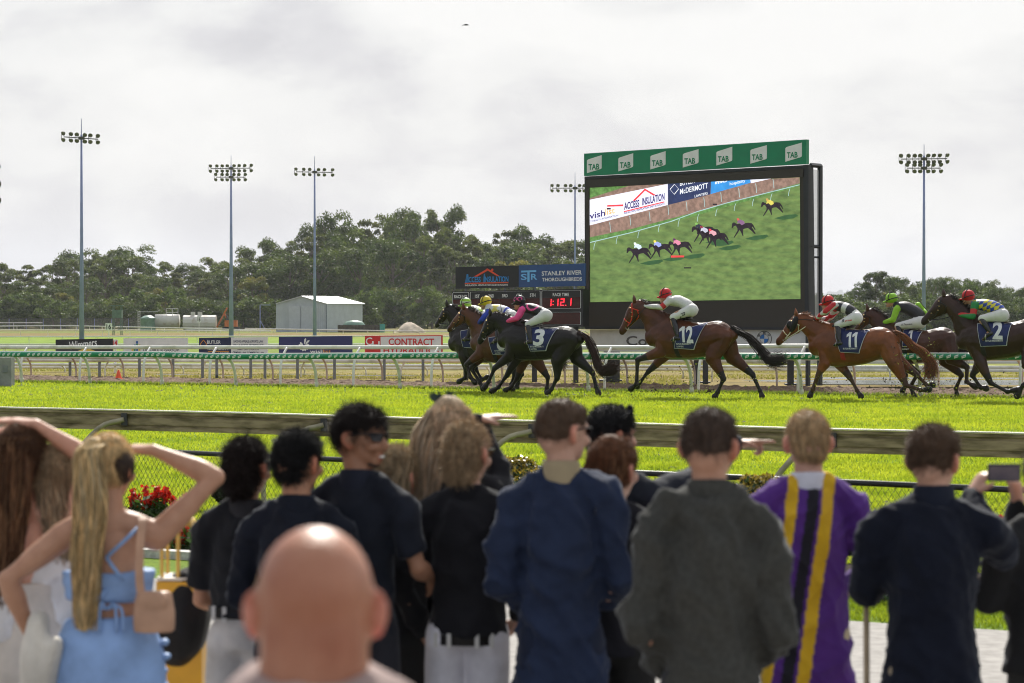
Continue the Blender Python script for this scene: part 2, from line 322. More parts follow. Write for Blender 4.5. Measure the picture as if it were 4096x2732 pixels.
eb = MB(); eb.hexa([(*pq(p, q), z) for z in (-.1, .012) for p, q in ((58, 48.15), (4, 48.15), (4, 48.2), (58, 48.2))])
tag(eb.build('track_edging', M('edging_board', (.05, .045, .04), .9)), kind='structure')
# infield: gently rolling sheet out to the horizon
qs = np.concatenate([np.linspace(54.2, 120, 60), np.linspace(125, 700, 40), np.array([1500, 4000])]); ps = np.linspace(-1, 1, 60); V = []
for q in qs:
    wdt = 30 + q * .9
    for p_ in ps * wdt:
        x, y = pq(p_, q); x = x if q < 700 else p_ * 1.2
        z = -.02 + (.06 * math.sin(q * .33 + p_ * .12) * math.sin(p_ * .21) + .04 * math.sin(q * .9 + p_ * .4)) * min(1, (q - 54) / 6)
        if x > 3 and 56.3 < y < 70: z -= .16 * min(1, (x - 3) / 2)
        V.append((x, y, z))
I = np.arange(len(qs) * 60).reshape(len(qs), 60); Fd = np.stack([I[:-1, :-1], I[1:, :-1], I[1:, 1:], I[:-1, 1:]], axis=2).reshape(-1, 4)
tag(mk('infield_ground', V, Fd, infm, smooth=True), kind='structure')
# ponds: flooded hollows in the infield
wm = M('pond_water', (.12, .13, .12), .05, .1, 2, .006, 9, spec=.9)
def pond(cx_, cy_, rx, ry, z, seed, name='pond_water'):
    r_ = random.Random(seed); V = []; n = 40
    for i in range(n):
        a = 2 * math.pi * i / n; k = 1 + .18 * math.sin(3 * a + seed) + .12 * math.sin(5 * a + 2 * seed) + r_.uniform(-.04, .04); V.append((cx_ + math.cos(a) * rx * k, cy_ + math.sin(a) * ry * k, z))
    tag(mk(name, V, [tuple(range(n))], wm), kind='structure')
pond(13.2, 61.0, 7.2, 2.4, .008, 1); pond(11.3, 64.8, 4.0, 1.0, .015, 2)
for i, (px, py, w_, d_) in enumerate([(1500, 1502, 1.3, .5), (1180, 1497, .8, .35), (700, 1499, .6, .3), (930, 1502, .6, .25)]):
    Y = (CZ - .05) * F / (py - HZ); pond((px - CX) / F * Y, Y, w_, d_, .055, 5 + i)
# ---------------------------------------------------------------- hills and haze
hm = M('hill_woods', (.045, .06, .035), 1, .3, .01, spec=.05)
def ridge(name, Y, prof, depth):
    V = []; n = len(prof)
    P_ = catmull(np.array(prof, float), 8); r_ = random.Random(int(Y))
    for k, (yy, f_) in enumerate(((Y - 200, 0), (Y, 1), (Y + depth, .9), (Y + depth * 2, 0))):
        for px, py in P_:
            zt = CZ - (py - HZ) / F * Y; V.append(((px - CX) / F * Y * (yy / Y), yy, -2 + (zt + 2) * f_ + (r_.uniform(-3, 5) * Y / 2500 if f_ > .95 else 0)))
    m_ = len(P_); Fc = [(k * m_ + i, k * m_ + i + 1, (k + 1) * m_ + i + 1, (k + 1) * m_ + i) for k in range(3) for i in range(m_ - 1)]
    tag(mk(name, V, Fc, hm), kind='structure')
ridge('far_hills', 9000, [(-900, 1230), (0, 1215), (700, 1205), (1500, 1200), (2300, 1200), (3000, 1190), (3290, 1185), (3400, 1165), (3480, 1172), (3640, 1150), (3760, 1180), (3900, 1168), (4000, 1150), (4100, 1160), (4500, 1180), (5300, 1230)], 300)
ridge('middle_hills', 4500, [(-900, 1245), (600, 1230), (2000, 1225), (3200, 1215), (3500, 1225), (3900, 1205), (4150, 1215), (4700, 1220), (5300, 1240)], 150)
hz_ = MB(); hz_.hexa([(x, y, z) for z in (-3.2, 260) for x, y in ((-2500, -60), (2500, -60), (2500, 9950), (-2500, 9950))])
hmat = bpy.data.materials.new('haze_air'); hmat.use_nodes = True; t = hmat.node_tree; t.nodes.remove(t.nodes['Principled BSDF']); pv = t.nodes.new('ShaderNodeVolumePrincipled')
pv.inputs['Color'].default_value = (.9, .93, 1, 1); pv.inputs['Density'].default_value = .00012; pv.inputs['Anisotropy'].default_value = .2
t.links.new(pv.outputs[0], t.nodes['Material Output'].inputs['Volume'])
tag(hz_.build('haze', hmat), kind='stuff')
# ---------------------------------------------------------------- trees
leafA = VM('gum_leaves', color=(1, 1, 1), color2=(.55, .6, .5), scale=.5, rough=.55, trans=.45, spec=.3)
barkm = M('gum_bark', (.22, .185, .14), .85, .3, 3, .02, 12, color2=(.13, .10, .08))
def leaf_cloud(cl, n, size, rng, cA, cB):
    # cl: list of (centre, radii); leaves live in the shells of the clumps
    C = np.array([c for c, r in cl]); R = np.array([r for c, r in cl]); wgt = (R.prod(axis=1)) ** (2 / 3); i = rng.choice(len(cl), n, p=wgt / wgt.sum())
    d = rng.normal(size=(n, 3)); d /= np.linalg.norm(d, axis=1)[:, None]; d[:, 2] = np.where(d[:, 2] < -.25, -d[:, 2] * .6, d[:, 2]); rad = rng.uniform(.45, 1.08, n) ** .6
    pos = C[i] + d * R[i] * rad[:, None] + rng.normal(size=(n, 3)) * .08
    nr = d * .4 + rng.normal(size=(n, 3)) * .7 + np.array((0, 0, .4)); nr /= np.linalg.norm(nr, axis=1)[:, None]
    a = np.cross(nr, rng.normal(size=(n, 3))); a /= np.linalg.norm(a, axis=1)[:, None]; b = np.cross(nr, a); s = (size * rng.uniform(.5, 1.4, n))[:, None]
    V = np.stack([pos - a * s, pos - b * s * .5 + a * s * .1, pos + a * s, pos + b * s * .5], axis=1).reshape(-1, 3)
    Fc = np.arange(n * 4).reshape(n, 4); k = rng.random((len(cl), 1)) ** 1.3; col = LG * (np.array(cA) * (1 - k) + np.array(cB) * k)[i] * rng.uniform(.7, 1.3, (n, 1))
    return V, Fc, np.repeat(col, 4, axis=0)
LG = np.array((1.25, 1.52, 1.1)); OLV = (.085, .105, .028); YEL = (.21, .18, .045); DRK = (.035, .05, .018)
def gum(seed, H, W, nl, bare=.35, cA=OLV, cB=(.14, .15, .04), dens=1.0, nleaf=8500, dome=False, lsz=.25):
    rng = np.random.default_rng(seed); r_ = random.Random(seed); tr = MB(); cl = []
    top = np.array((r_.uniform(-.6, .6), r_.uniform(-.5, .5), H * .86)); tp = [(0, 0, -.3), (r_.uniform(-.2, .2), 0, H * .3), tuple(top * .66 + np.array((r_.uniform(-.3, .3), 0, 0))), tuple(top)]
    tp = catmull(tp, 4); tr.tube(tp, list(np.linspace(.024 * H, .006 * H, len(tp))), 6)
    for i in range(nl):
        f_ = bare + (1 - bare) * (i + r_.random()) / nl; a = i * 2.4 + r_.uniform(-.5, .5); reach = W * (.55 + .45 * math.sin(math.pi * min(1, (f_ - bare) / (1 - bare) * .75 + .2))) * r_.uniform(.65, 1.05)
        if dome: reach = W * math.sqrt(max(.05, 1 - ((f_ - .45) / .6) ** 2)) * r_.uniform(.7, 1)
        st = tp[int(min(.93, f_ * .85) * (len(tp) - 1))]; zt = min(H * f_ + r_.uniform(0, .08) * H, H * .97)
        en = np.array((math.cos(a) * reach, math.sin(a) * reach, zt)); md = (st + en) / 2 + np.array((0, 0, -.03 * H))
        tr.tube(catmull([st, md, en], 3), list(np.linspace(.008 * H, .0025 * H, 7)), 4)
        for j in range(r_.choice((2, 3))):
            o = np.array((r_.uniform(-1, 1), r_.uniform(-1, 1), r_.uniform(-1.1, .6))) * W * .25; rr_ = W * r_.uniform(.22, .40)
            cl.append((en + o, (rr_ * r_.uniform(.9, 1.3), rr_ * r_.uniform(.9, 1.3), rr_ * r_.uniform(.75, 1.05))))
    cl.append((top + np.array((0, 0, .4)), (W * .28, W * .28, W * .2)))
    V, Fc, c = leaf_cloud(cl, int(nleaf * dens), lsz, rng, cA, cB); return tr, (V, Fc, c)
def make_tree(name, spec):
    tr, (V, Fc, c) = gum(*spec[:4], **spec[4]); r = empty(name, (0, 0, 0)); mk('crown', V, Fc, leafA, r, cols=c); tr.build('trunk', barkm, r, smooth=True); return r
protos = [make_tree('gum_tree', s) for s in [
    (11, 20, 4.6, 15, dict(bare=.3, cA=(.08, .095, .025), cB=(.15, .15, .045))), (12, 20, 4.0, 13, dict(bare=.36, cA=(.09, .10, .03), cB=(.16, .155, .045))), (13, 18, 5.2, 16, dict(bare=.2, cA=(.06, .08, .022), cB=(.12, .13, .035))),
    (14, 20, 3.8, 12, dict(bare=.28, cA=(.10, .10, .028), cB=(.19, .17, .05))), (15, 16, 4.8, 16, dict(bare=.2, cA=(.055, .075, .022), cB=(.11, .12, .03)))]]
protos += [make_tree('golden_tree', (16, 12, 3.6, 15, dict(bare=.2, cA=(.13, .13, .03), cB=(.26, .19, .05))))]
protos += [make_tree('bushy_tree', (17, 8, 4.0, 16, dict(bare=.08, dome=True, cA=(.05, .07, .02), cB=(.12, .13, .03), nleaf=4600))), make_tree('bushy_tree', (18, 6, 3.6, 14, dict(bare=.05, dome=True, cA=(.08, .10, .025), cB=(.15, .16, .045), nleaf=4200)))]
protos += [make_tree('pine_tree', (19, 13, 3.2, 18, dict(bare=.25, cA=(.04, .06, .02), cB=(.09, .09, .03), dens=.8)))]
PH = [20, 20, 18, 20, 16, 12, 8, 6, 13]
used = [False] * len(protos)
def copy_thing(src, loc, rz, sc_, label, cat, group):
    o = src.copy(); COL.objects.link(o); o.location = loc; o.rotation_euler = (0, 0, rz); o.scale = sc_ if isinstance(sc_, tuple) else (sc_,) * 3; tag(o, label, cat, group)
    for ch in [c for c in src.children]:
        c = ch.copy(); COL.objects.link(c); c.parent = o
        for g in ch.children: d = g.copy(); COL.objects.link(d); d.parent = c
    return o
def plant_tree(k, px, Y, H, wf, label, group, cat='tree'):
    r_ = random.Random(int(px * 7 + Y)); s = H / PH[k]; loc = ((px - CX) / F * Y, Y, -.1); rz = r_.uniform(0, 6.28); S = (s * wf, s * wf, s)
    if not used[k]:
        used[k] = True; o = protos[k]; o.location = loc; o.rotation_euler = (0, 0, rz); o.scale = S; tag(o, label, cat, group)
    else: o = copy_thing(protos[k], loc, rz, S, label, cat, group)
    return o
prof = np.array([(-200, 600), (0, 592), (70, 612), (100, 622), (150, 592), (200, 575), (260, 572), (300, 580), (350, 592), (420, 604), (500, 600), (540, 580), (590, 575), (640, 560), (700, 520), (740, 530), (790, 492), (850, 505), (890, 486), (960, 492), (1020, 482), (1055, 510), (1085, 552), (1130, 525), (1200, 524), (1260, 545), (1300, 558), (1345, 548), (1500, 560), (1650, 600), (1800, 640)]) * 1.7422
def where(px):
    v = px / 1.7422
    for a, b, s in ((-999, 60, 'at the left end of the treeline'), (60, 185, 'left of the first tall floodlight mast'), (185, 330, 'just right of the first floodlight mast'), (330, 440, 'behind the pale storage tanks'), (440, 530, 'left of the double floodlight mast'),
                    (530, 630, 'between the double mast and the white shed'), (630, 722, 'behind the left half of the white shed'), (722, 830, 'behind the right half of the white shed'), (830, 930, 'just right of the white shed'), (930, 1045, 'left of the race time board'), (1045, 1200, 'behind the black insulation banner'), (1200, 1345, 'behind the blue thoroughbreds banner'), (1345, 9999, 'behind the big screen')):
        if a <= v < b: return s
r_ = random.Random(5); G1 = 'eucalypts of the far treeline'
for row, (Y, st, off, hf) in enumerate(((455, 118, 0, 1.0), (425, 128, 50, .93), (400, 140, 20, .80))):
    px = -250 + off
    while px < 3000:
        top = np.interp(px, prof[:, 0], prof[:, 1]) + r_.uniform(-6, 16); H = (CZ - (top - HZ) / F * Y) * hf * (1 if row == 0 else r_.uniform(.82, 1.03))
        k = r_.choice((0, 1, 2, 3, 0, 1, 4)) if row < 2 else r_.choice((2, 4, 3, 4, 1)); adj = ('tallest', 'tall', 'lower')[row]
        kind = {0: 'grey-green', 1: 'open-crowned', 2: 'dense dark', 3: 'yellow-green', 4: 'full rounded'}[k]
        plant_tree(k, px, Y + r_.uniform(-6, 6), H, max(.75, min(1.25, 15 / H)), f'{adj} {kind} gum {where(px)}', G1); px += st * r_.uniform(.75, 1.2)
for (px, top) in ((2040, 1065), (2110, 1060), (1990, 1085), (2235, 1090), (1560, 1160), (260, 1180), (1010, 1120), (620, 1165), (2300, 1075)):
    plant_tree(5, px, 388, CZ - (top - HZ) / F * 388, 1.0, f'small golden-leaved tree {where(px)}', 'golden trees in front of the gums')
rng = np.random.default_rng(77); n = 90000; pxw = rng.uniform(-400, 2650, n); topw = np.interp(pxw, prof[:, 0], prof[:, 1]) + 95 + 14 * np.sin(pxw / 37) + 9 * np.sin(pxw / 13); Yw = rng.uniform(470, 500, n); zt_ = CZ - (topw - HZ) / F * Yw; zz = zt_ * rng.random(n) ** .8
pos = np.stack([(pxw - CX) / F * Yw, Yw, zz], axis=1); a = rng.normal(size=(n, 3)) * .34; b_ = rng.normal(size=(n, 3)) * .2; V = np.stack([pos - a, pos - b_, pos + a, pos + b_], axis=1).reshape(-1, 3); kx = (.5 + .5 * np.sin(pxw / 29) * np.sin(zz * .8 + pxw / 50))[:, None]
tag(mk('distant_woods', V, np.arange(n * 4).reshape(n, 4), leafA, cols=np.repeat((np.array((.10, .13, .04)) * (1 - kx) + np.array((.17, .19, .06)) * kx) * rng.uniform(.7, 1.3, (n, 1)), 4, axis=0)), kind='stuff')
px = -220
while px < 2500:
    k = r_.choice((6, 7, 6, 7, 6)); top = r_.uniform(1165, 1225); plant_tree(k, px, 372 + r_.uniform(-8, 8), CZ - (top - HZ) / F * 372, 1.1, f'{"dark" if k == 6 else "pale"} bushy shrub tree {where(px)}', 'bushes along the foot of the treeline'); px += r_.uniform(50, 85)
# right-hand wood beside the screen
rw = [(3290, 1195, 6), (3340, 1180, 8), (3380, 1200, 7), (3420, 1170, 8), (3455, 1130, 2), (3500, 1092, 8), (3545, 1180, 5), (3560, 1108, 2), (3595, 1120, 4), (3640, 1185, 7), (3665, 1150, 4), (3700, 1140, 6), (3745, 1112, 2), (3790, 1120, 4), (3835, 1118, 2), (3870, 1160, 7), (3905, 1128, 4), (3950, 1132, 4), (3990, 1150, 2), (4030, 1165, 6), (4070, 1160, 4), (4120, 1150, 2), (4180, 1160, 4), (4260, 1150, 2), (3240, 1210, 7), (3180, 1205, 6), (3100, 1200, 6), (3000, 1200, 7), (2900, 1200, 6)]
for i, (px, top, k) in enumerate(rw):
    Y = 330 + (i * 37 % 60); nm = {2: 'dense dark gum', 4: 'rounded green gum', 5: 'golden-leaved tree', 6: 'dark bushy tree', 7: 'pale feathery tree', 8: 'slender pine'}[k]
    wh = 'behind the big screen' if px < 3280 else 'just right of the big screen' if px < 3480 else 'behind the black and white jockey' if px < 3560 else 'behind the lime capped jockey' if px < 3690 else 'behind the right floodlight mast' if px < 3800 else 'behind the checked silks jockey' if px < 3990 else 'at the right end of the wood'
    plant_tree(k, px, Y, CZ - (top - HZ) / F * Y, 1.0 if k != 8 else .9, f'{nm} {wh}', 'trees of the wood beside the screen')
for px in range(3200, 4350, 48):
    plant_tree(r_.choice((6, 7)), px, 318 + r_.uniform(-8, 8), CZ - (r_.uniform(1195, 1235) - HZ) / F * 318, 1.15, 'low green bush in front of the wood behind the trailing horses', 'bushes in front of the wood')
for px, top in ((3460, 1118), (3395, 1120)): pass
# ---------------------------------------------------------------- floodlight masts
polem = M('mast_steel', sr(140, 148, 192), .7, .1, 2, spec=.2); lampm = M('lamp_housing', sr(80, 78, 74), .6, .25, 8, spec=.3); lensm = M('lamp_glass', (.13, .125, .11), .45, .2, 3, spec=.3)
def flood(parent, c, s, tilt, up):
    m = MB(); g = MB(); c = np.array(c); r0 = .30 * s; prev = None; ax = np.array((tilt, -.75, -.55)); ax /= np.linalg.norm(ax); u = np.cross(ax, (0, 0, 1)); u /= np.linalg.norm(u); v = np.cross(ax, u)
    rings = [(-.30, .10), (-.26, .2), (-.1, .29), (.04, .32), (.06, .33), (.06, .27)]; V = []; n = 12
    for d_, rr_ in rings:
        for k in range(n): a = 2 * math.pi * k / n; V.append(c + ax * d_ * s + (u * math.cos(a) + v * math.sin(a)) * rr_ * s)
    Fc = [(i * n + k, i * n + (k + 1) % n, (i + 1) * n + (k + 1) % n, (i + 1) * n + k) for i in range(len(rings) - 1) for k in range(n)] + [tuple(range(n))]
    m.add(V, Fc); g.add([c + ax * .05 * s + (u * math.cos(a) + v * math.sin(a)) * .27 * s for a in np.linspace(0, 2 * math.pi, 13)[:-1]], [tuple(range(12))])
    o = m.build('floodlight', lampm, parent, smooth=False); g.build('lens', lensm, o); return o
def mast(px, Y, ytip, arms, wb, label):
    s = F / Y; x = (px - CX) / s; Z = lambda y: CZ - (y - HZ) / s; r = empty('floodlight_mast', (x, Y, 0), label, 'floodlight mast', 'floodlight masts of the track')
    m = MB(); zt = Z(arms[0][0]); m.tube([(x, Y, 0), (x, Y, zt * .5), (x, Y, zt + .2)], [wb / s / 2 * 1.0, wb / s / 2 * .62, .06], 10); m.box((x, Y, .05), (.7, .7, .1)); m.build('pole', polem, r, smooth=True)
    sp = MB(); sp.tube([(x, Y, zt), (x, Y, Z(ytip))], [.035, .018], 6); sp.build('lightning_rod', polem, r)
    for ya, tl, lamps in arms:
        z = Z(ya); a = MB(); xs = [q for q in lamps]; x0, x1 = (xs[0] - px) / s, (xs[-1] - px) / s
        a.tube([(x + x0, Y, z - x0 * tl), (x + x1, Y, z - x1 * tl)], .035, 6); a.box((x, Y, z), (.35, .25, .18))
        for q in lamps:
            dx = (q - px) / s; a.tube([(x + dx, Y, z - dx * tl - .24), (x + dx - .12, Y - .1, z - dx * tl - .12), (x + dx - .12, Y - .1, z - dx * tl + .14), (x + dx, Y, z - dx * tl + .24)], .018, 5)
            for up in (1, -1): flood(r, (x + dx, Y - .15, z - dx * tl + up * .20), .43, (q - px) / 160, up)
        a.build('crossarm', lampm, r)
sc3 = lambda v: v / 1.6793                       # zoomed crop -> photo pixels
mast(327, 150, 475, [(553, -.0 + .07, [sc3(v) for v in (430, 482, 522, 575, 612, 662)])], 21, 'floodlight mast with one sloping arm of lamps beside the black sign')
mast(925, 185, 622, [(674, -.015, [sc3(v) for v in (1416, 1460, 1496, 1530, 1575, 1609, 1646, 1690)]), (709, 0, [sc3(v) for v in (1452, 1495, 1529, 1574, 1607, 1650)])], 20, 'two-armed floodlight mast rising behind the dark blue lawyers sign')
mast(1259, 185, 624, [(689, .02, [sc3(v) for v in (1990, 2043, 2083, 2142, 2181, 2236)])], 16, 'slim floodlight mast in front of the white shed')
mast(2300, 185, 690, [(753, .0, [2208, 2232, 2262, 2283, 2318, 2336])], 14, 'floodlight mast rising behind the blue sign beside the big screen')
mast(3695, 150, 578, [(636, -.01, [3200 + v / 2.037 for v in (818, 880, 930, 974, 1039, 1085, 1134, 1196)]), (673, 0, [3200 + v / 2.037 for v in (868, 928, 974, 1039, 1083, 1144)])], 19, 'two-armed floodlight mast behind the jockey in the lime cap')
mast(-62, 60, 600, [(700, 0, [-14]), (770, 0, [-12]), (828, 0, [-18])], 25, 'floodlight mast with only its lamp ends showing at the picture edge')
# ---------------------------------------------------------------- far buildings and machines
def farbox(px0, px1, y0, y1, Y, dep): s = F / Y; return (px0 - CX) / s, (px1 - CX) / s, CZ - (y1 - HZ) / s, CZ - (y0 - HZ) / s
shedm = M('shed_sheet_metal', sr(178, 183, 192), .45, .06, 1.2, metal=.15); roofm = M('shed_roof_metal', sr(200, 200, 205), .35, .08, 1.5, metal=.3)
Y = 278; s = F / Y; X = lambda px: (px - CX) / s; Zf = lambda y: CZ - (y - HZ) / s
r = empty('metal_shed', (X(1100), Y, 0), 'large pale grey metal shed with low gable roof before the trees', 'shed')
xa, xb, xc = X(1100), X(1306), X(1436); ze = Zf(1214); zr = Zf(1186); y1, y2 = Y, Y + 12
# gable front on the left, long side recedes to the right
m = MB(); fr = [(xa, Y + 1.2), (xb, Y), (xc, Y + 6.5), (xa + (xc - xb), Y + 7.7)]
for i in range(4):
    a, b = fr[i], fr[(i + 1) % 4]; d = np.array(b) - np.array(a); L_ = np.linalg.norm(d); d /= L_; n_ = np.array((d[1], -d[0])); k = int(L_ / .25); pts = []
    for j in range(k * 2 + 1):
        q = np.array(a) + d * L_ * j / (k * 2) + n_ * (.025 if j % 2 else 0); pts.append(q)
    V = [(q[0], q[1], 0) for q in pts] + [(q[0], q[1], ze) for q in pts]; K = len(pts); m.add(V, [(j, j + 1, K + j + 1, K + j) for j in range(K - 1)])
rg0 = ((fr[0][0] + fr[1][0]) / 2, (fr[0][1] + fr[1][1]) / 2); rg1 = ((fr[3][0] + fr[2][0]) / 2, (fr[3][1] + fr[2][1]) / 2)
m.add([(*fr[0], ze), (*fr[1], ze), (*rg0, zr)], [(0, 1, 2)]); m.add([(*fr[3], ze), (*fr[2], ze), (*rg1, zr)], [(0, 2, 1)]); m.build('wall', shedm, r)
rf = MB(); e_ = .12
for A, B in ((fr[1], fr[2]), (fr[0], fr[3])):
    rf.hexa([(A[0], A[1] - .2, ze - .05), (B[0] + .3, B[1], ze - .05), (rg1[0], rg1[1], zr), (rg0[0], rg0[1] - .2, zr), (A[0], A[1] - .2, ze + .03), (B[0] + .3, B[1], ze + .03), (rg1[0], rg1[1], zr + .08), (rg0[0], rg0[1] - .2, zr + .08)])
rf.build('roof', roofm, r)
for px0, px1 in ((1152, 1200), (1203, 1252)):
    d = MB(); a = (px0 - 1100) / 206; b = (px1 - 1100) / 206; q0 = np.array(fr[0]) * (1 - a) + np.array(fr[1]) * a; q1 = np.array(fr[0]) * (1 - b) + np.array(fr[1]) * b
    d.hexa([(q0[0], q0[1] - .15, .02), (q1[0], q1[1] - .15, .02), (q1[0], q1[1] - .06, .02), (q0[0], q0[1] - .06, .02), (q0[0], q0[1] - .15, ze - .3), (q1[0], q1[1] - .15, ze - .3), (q1[0], q1[1] - .06, ze - .3), (q0[0], q0[1] - .06, ze - .3)])
    d.build('sliding_door', M('door_sheet', sr(186, 190, 198), .5, .05, 3), r)
m = MB(); m.tube([(xb, Y - .08, 0), (xb, Y - .08, ze)], .06, 6); m.tube([(X(1360), Y + 2.9, 0), (X(1360), Y + 2.9, ze)], .07, 6); m.build('downpipe', M('downpipe', sr(110, 118, 130), .5), r)
def lathe(mb, c, prof_, n=20):
    V = [];
    for z, rr_ in prof_:
        for k in range(n): a = 2 * math.pi * k / n; V.append((c[0] + rr_ * math.cos(a), c[1] + rr_ * math.sin(a), c[2] + z))
    mb.add(V, [(i * n + k, i * n + (k + 1) % n, (i + 1) * n + (k + 1) % n, (i + 1) * n + k) for i in range(len(prof_) - 1) for k in range(n)] + [tuple((len(prof_) - 1) * n + k for k in range(n))])
gtm = M('green_tank_plastic', (.16, .27, .21), .45, .15, 3); whm = M('white_tank_paint', (.6, .59, .55), .5, .25, 1.5, color2=(.4, .33, .24), lo=.25, hi=.45)
m = MB(); lathe(m, (X(1423), Y - 3, 0), [(0, 1.3), (.5, 1.3), (.9, 1.25), (1.25, .9), (1.35, .3), (1.37, .02)]); tag(m.build('water_tank', gtm, base=(X(1423), Y - 3, 0), smooth=True), 'low green water tank with pale domed lid beside the shed', 'water tank')
m = MB(); m.box((X(1450), Y - 6, .42), (4.8, .5, .84)); 
for i in range(14): m.box((X(1450) - 2.3 + i * .355, Y - 6.28, .42), (.05, .06, .84))
tag(m.build('timber_retaining_wall', M('dark_timber', (.10, .085, .07), .9, .3, 3), base=(X(1450), Y - 6, 0)), 'low dark timber wall to the right of the shed', 'wall')
m = MB(); m.box((X(1541), Y - 6.2, .45), (.55, .5, .9)); m.box((X(1541), Y - 6.2, .93), (.6, .55, .06)); tag(m.build('teal_pump_box', M('teal_paint', (.05, .3, .27), .5), base=(X(1541), Y - 6.2, 0)), 'teal pump box at the end of the dark timber wall', 'box')
m = MB(); n = 24; V = []
for j in range(7):
    for k in range(n): a = 2 * math.pi * k / n; q = j / 6; wob = 1 + .15 * math.sin(3 * a + j); V.append((X(1650) + 1.7 * (1 - q) * math.cos(a) * wob, Y - 8 + 2 * (1 - q) * math.sin(a), 1.15 * math.sin(q * math.pi / 2) + .05 * math.sin(5 * a + j * 2)))
m.add(V, [(i * n + k, i * n + (k + 1) % n, (i + 1) * n + (k + 1) % n, (i + 1) * n + k) for i in range(6) for k in range(n)])
tag(m.build('sand_heap', M('pale_sand', (.5, .42, .33), .95, .2, 2, .05), base=(X(1650), Y - 8, 0), smooth=True), 'pale sand heap between the shed and the leading horses', 'sand heap')
m = MB(); m.tube([(X(1055), Y - 4, 0), (X(1055), Y - 4, 3.1)], .06, 6); m.tube([(X(1055), Y - 4, 3.1), (X(1096), Y - 4, 3.1)], .04, 6); m.tube([(X(1057), Y - 4, 1.3), (X(1078), Y - 4, .1)], .04, 6)
tag(m.build('goal_post_frame', polem, base=(X(1055), Y - 4, 0)), 'thin grey post with a top bar left of the shed', 'post frame')
# tanks and plant on the left
Y = 300; s = F / Y; X = lambda px: (px - CX) / s; Zf = lambda y: CZ - (y - HZ) / s
m = MB(); lathe(m, (X(592), Y, 0), [(0, .95), (1.5, .95), (1.58, 1.0), (1.65, .9), (1.9, .5), (1.95, .05)]); tag(m.build('green_storage_tank', gtm, base=(X(592), Y, 0), smooth=True), 'upright green storage tank at the left of the white plant', 'tank')
r = empty('white_storage_plant', (X(660), Y, 0), 'row of pale rust-streaked tanks and hoppers in front of the trees', 'storage plant')
m = MB(); m.tube([(X(620), Y + .5, 1.25), (X(715), Y + .5, 1.25)], .85, 14); m.build('tank', whm, r, smooth=True)
m = MB(); m.tube([(X(735), Y, 1.05), (X(865), Y, 1.05)], .95, 14); m.box((X(800), Y, .3), (3.4, 1.5, .5)); m.build('tank', whm, r, smooth=False)
for px in (772, 800):
    m = MB(); m.box((X(px), Y, 2.15), (.5, .5, .5)); m.build('hatch', whm, r)
m = MB()
for px in (552, 560): m.tube([(X(px), Y, 0), (X(px), Y, 2.5)], .04, 5)
for z in np.arange(.3, 2.5, .3): m.tube([(X(552), Y, z), (X(560), Y, z)], .03, 4)
m.tube([(X(552), Y, 2.4), (X(630), Y, 2.4)], .03, 4); m.build('ladder', whm, r)
m = MB()
for px in (665, 690, 712): m.tube([(X(px), Y, 1.9), (X(px), Y, 2.8)], .035, 4)
for z in (2.3, 2.8): m.tube([(X(665), Y, z), (X(712), Y, z)], .035, 4)
m.build('guard_rail', whm, r)
r = empty('excavator', (X(905), Y, 0), 'orange excavator parked under the double floodlight mast', 'excavator'); om = M('orange_paint', (.55, .16, .04), .5, .2, 2)
m = MB(); m.box((X(925), Y, .95), (1.5, 1.3, .8)); m.build('body', om, r)
m = MB(); m.tube([(X(915), Y, 1.2), (X(897), Y, 2.2), (X(909), Y, 2.9)], [.14, .12, .1], 6); m.tube([(X(909), Y, 2.9), (X(868), Y, .5)], .11, 6); m.build('boom', om, r)
m = MB(); m.box((X(925), Y, .3), (2.0, 1.5, .45)); m.build('track', M('black_rubber', (.03, .03, .03), .8), r)
m = MB(); m.box((X(917), Y - .1, 1.65), (.6, .8, .7)); m.build('cab', M('cab_glass', (.06, .07, .08), .15), r)
Y = 230; s = F / Y; X = lambda px: (px - CX) / s; Zf = lambda y: CZ - (y - HZ) / s
r = empty('judges_tower', (X(470), Y, 0), 'small green lookout tower on stilts beside the 16 marker', 'lookout tower'); gm = M('tower_green', (.10, .19, .13), .7, .2, 3)
x = X(470); m = MB(); m.box((x, Y, Zf(1256)), (.9, .85, .75)); m.build('cabin', gm, r)
m = MB(); m.box((x, Y, Zf(1223)), (1.15, 1.1, .07)); m.build('roof', gm, r)
m = MB()
for dx in (-.38, .38):
    for dy in (-.38, .38): m.tube([(x + dx, Y + dy, 0), (x + dx, Y + dy, Zf(1223))], .045, 5)
for z in (.4, .8): m.tube([(x - .38, Y - .38, z), (x + .38, Y - .38, z + .2)], .03, 4)
m.build('stilts', gm, r)
def marker(txt, px, py, hw, hh, Y, foot, label, red=False):
    s = F / Y; x = (px - CX) / s; z = CZ - (py - HZ) / s; r = empty('distance_marker', (x, Y, 0), label, 'distance marker'); m = MB(); m.box((x, Y, z), (2 * hw / s, .04, 2 * hh / s)); b = m.build('board', M('white_board', (.8, .8, .8), .5, .04), r)
    m = MB(); m.tube([(x, Y + .03, 0), (x, Y + .03, z)], .04, 5); m.build('post', M('white_paint', (.8, .79, .74), .5, .1), r)
    pl = VPlane(px - 50, Y - .03, px + 50, Y - .03); m = MB(); pl.text(m, txt, px - hw * .72, py + hh * .68, hh * 1.36, hw * 1.44, off=.005, bold=.03); m.build('number', M('digits_red', (.6, .02, .03), .5) if red else M('digits_black', (.02, .02, .025), .5), b)
marker('16', 435, 1307, 13, 14, 196, 1345, 'white 16 marker board in front of the green tower')
marker('16', 796, 1277, 7.5, 12, 285, 1300, 'small white 16 marker in front of the pale tanks')
marker('14', 460, 1371, 12, 13, 72, 1400, 'red 14 marker beside the black sign', True)
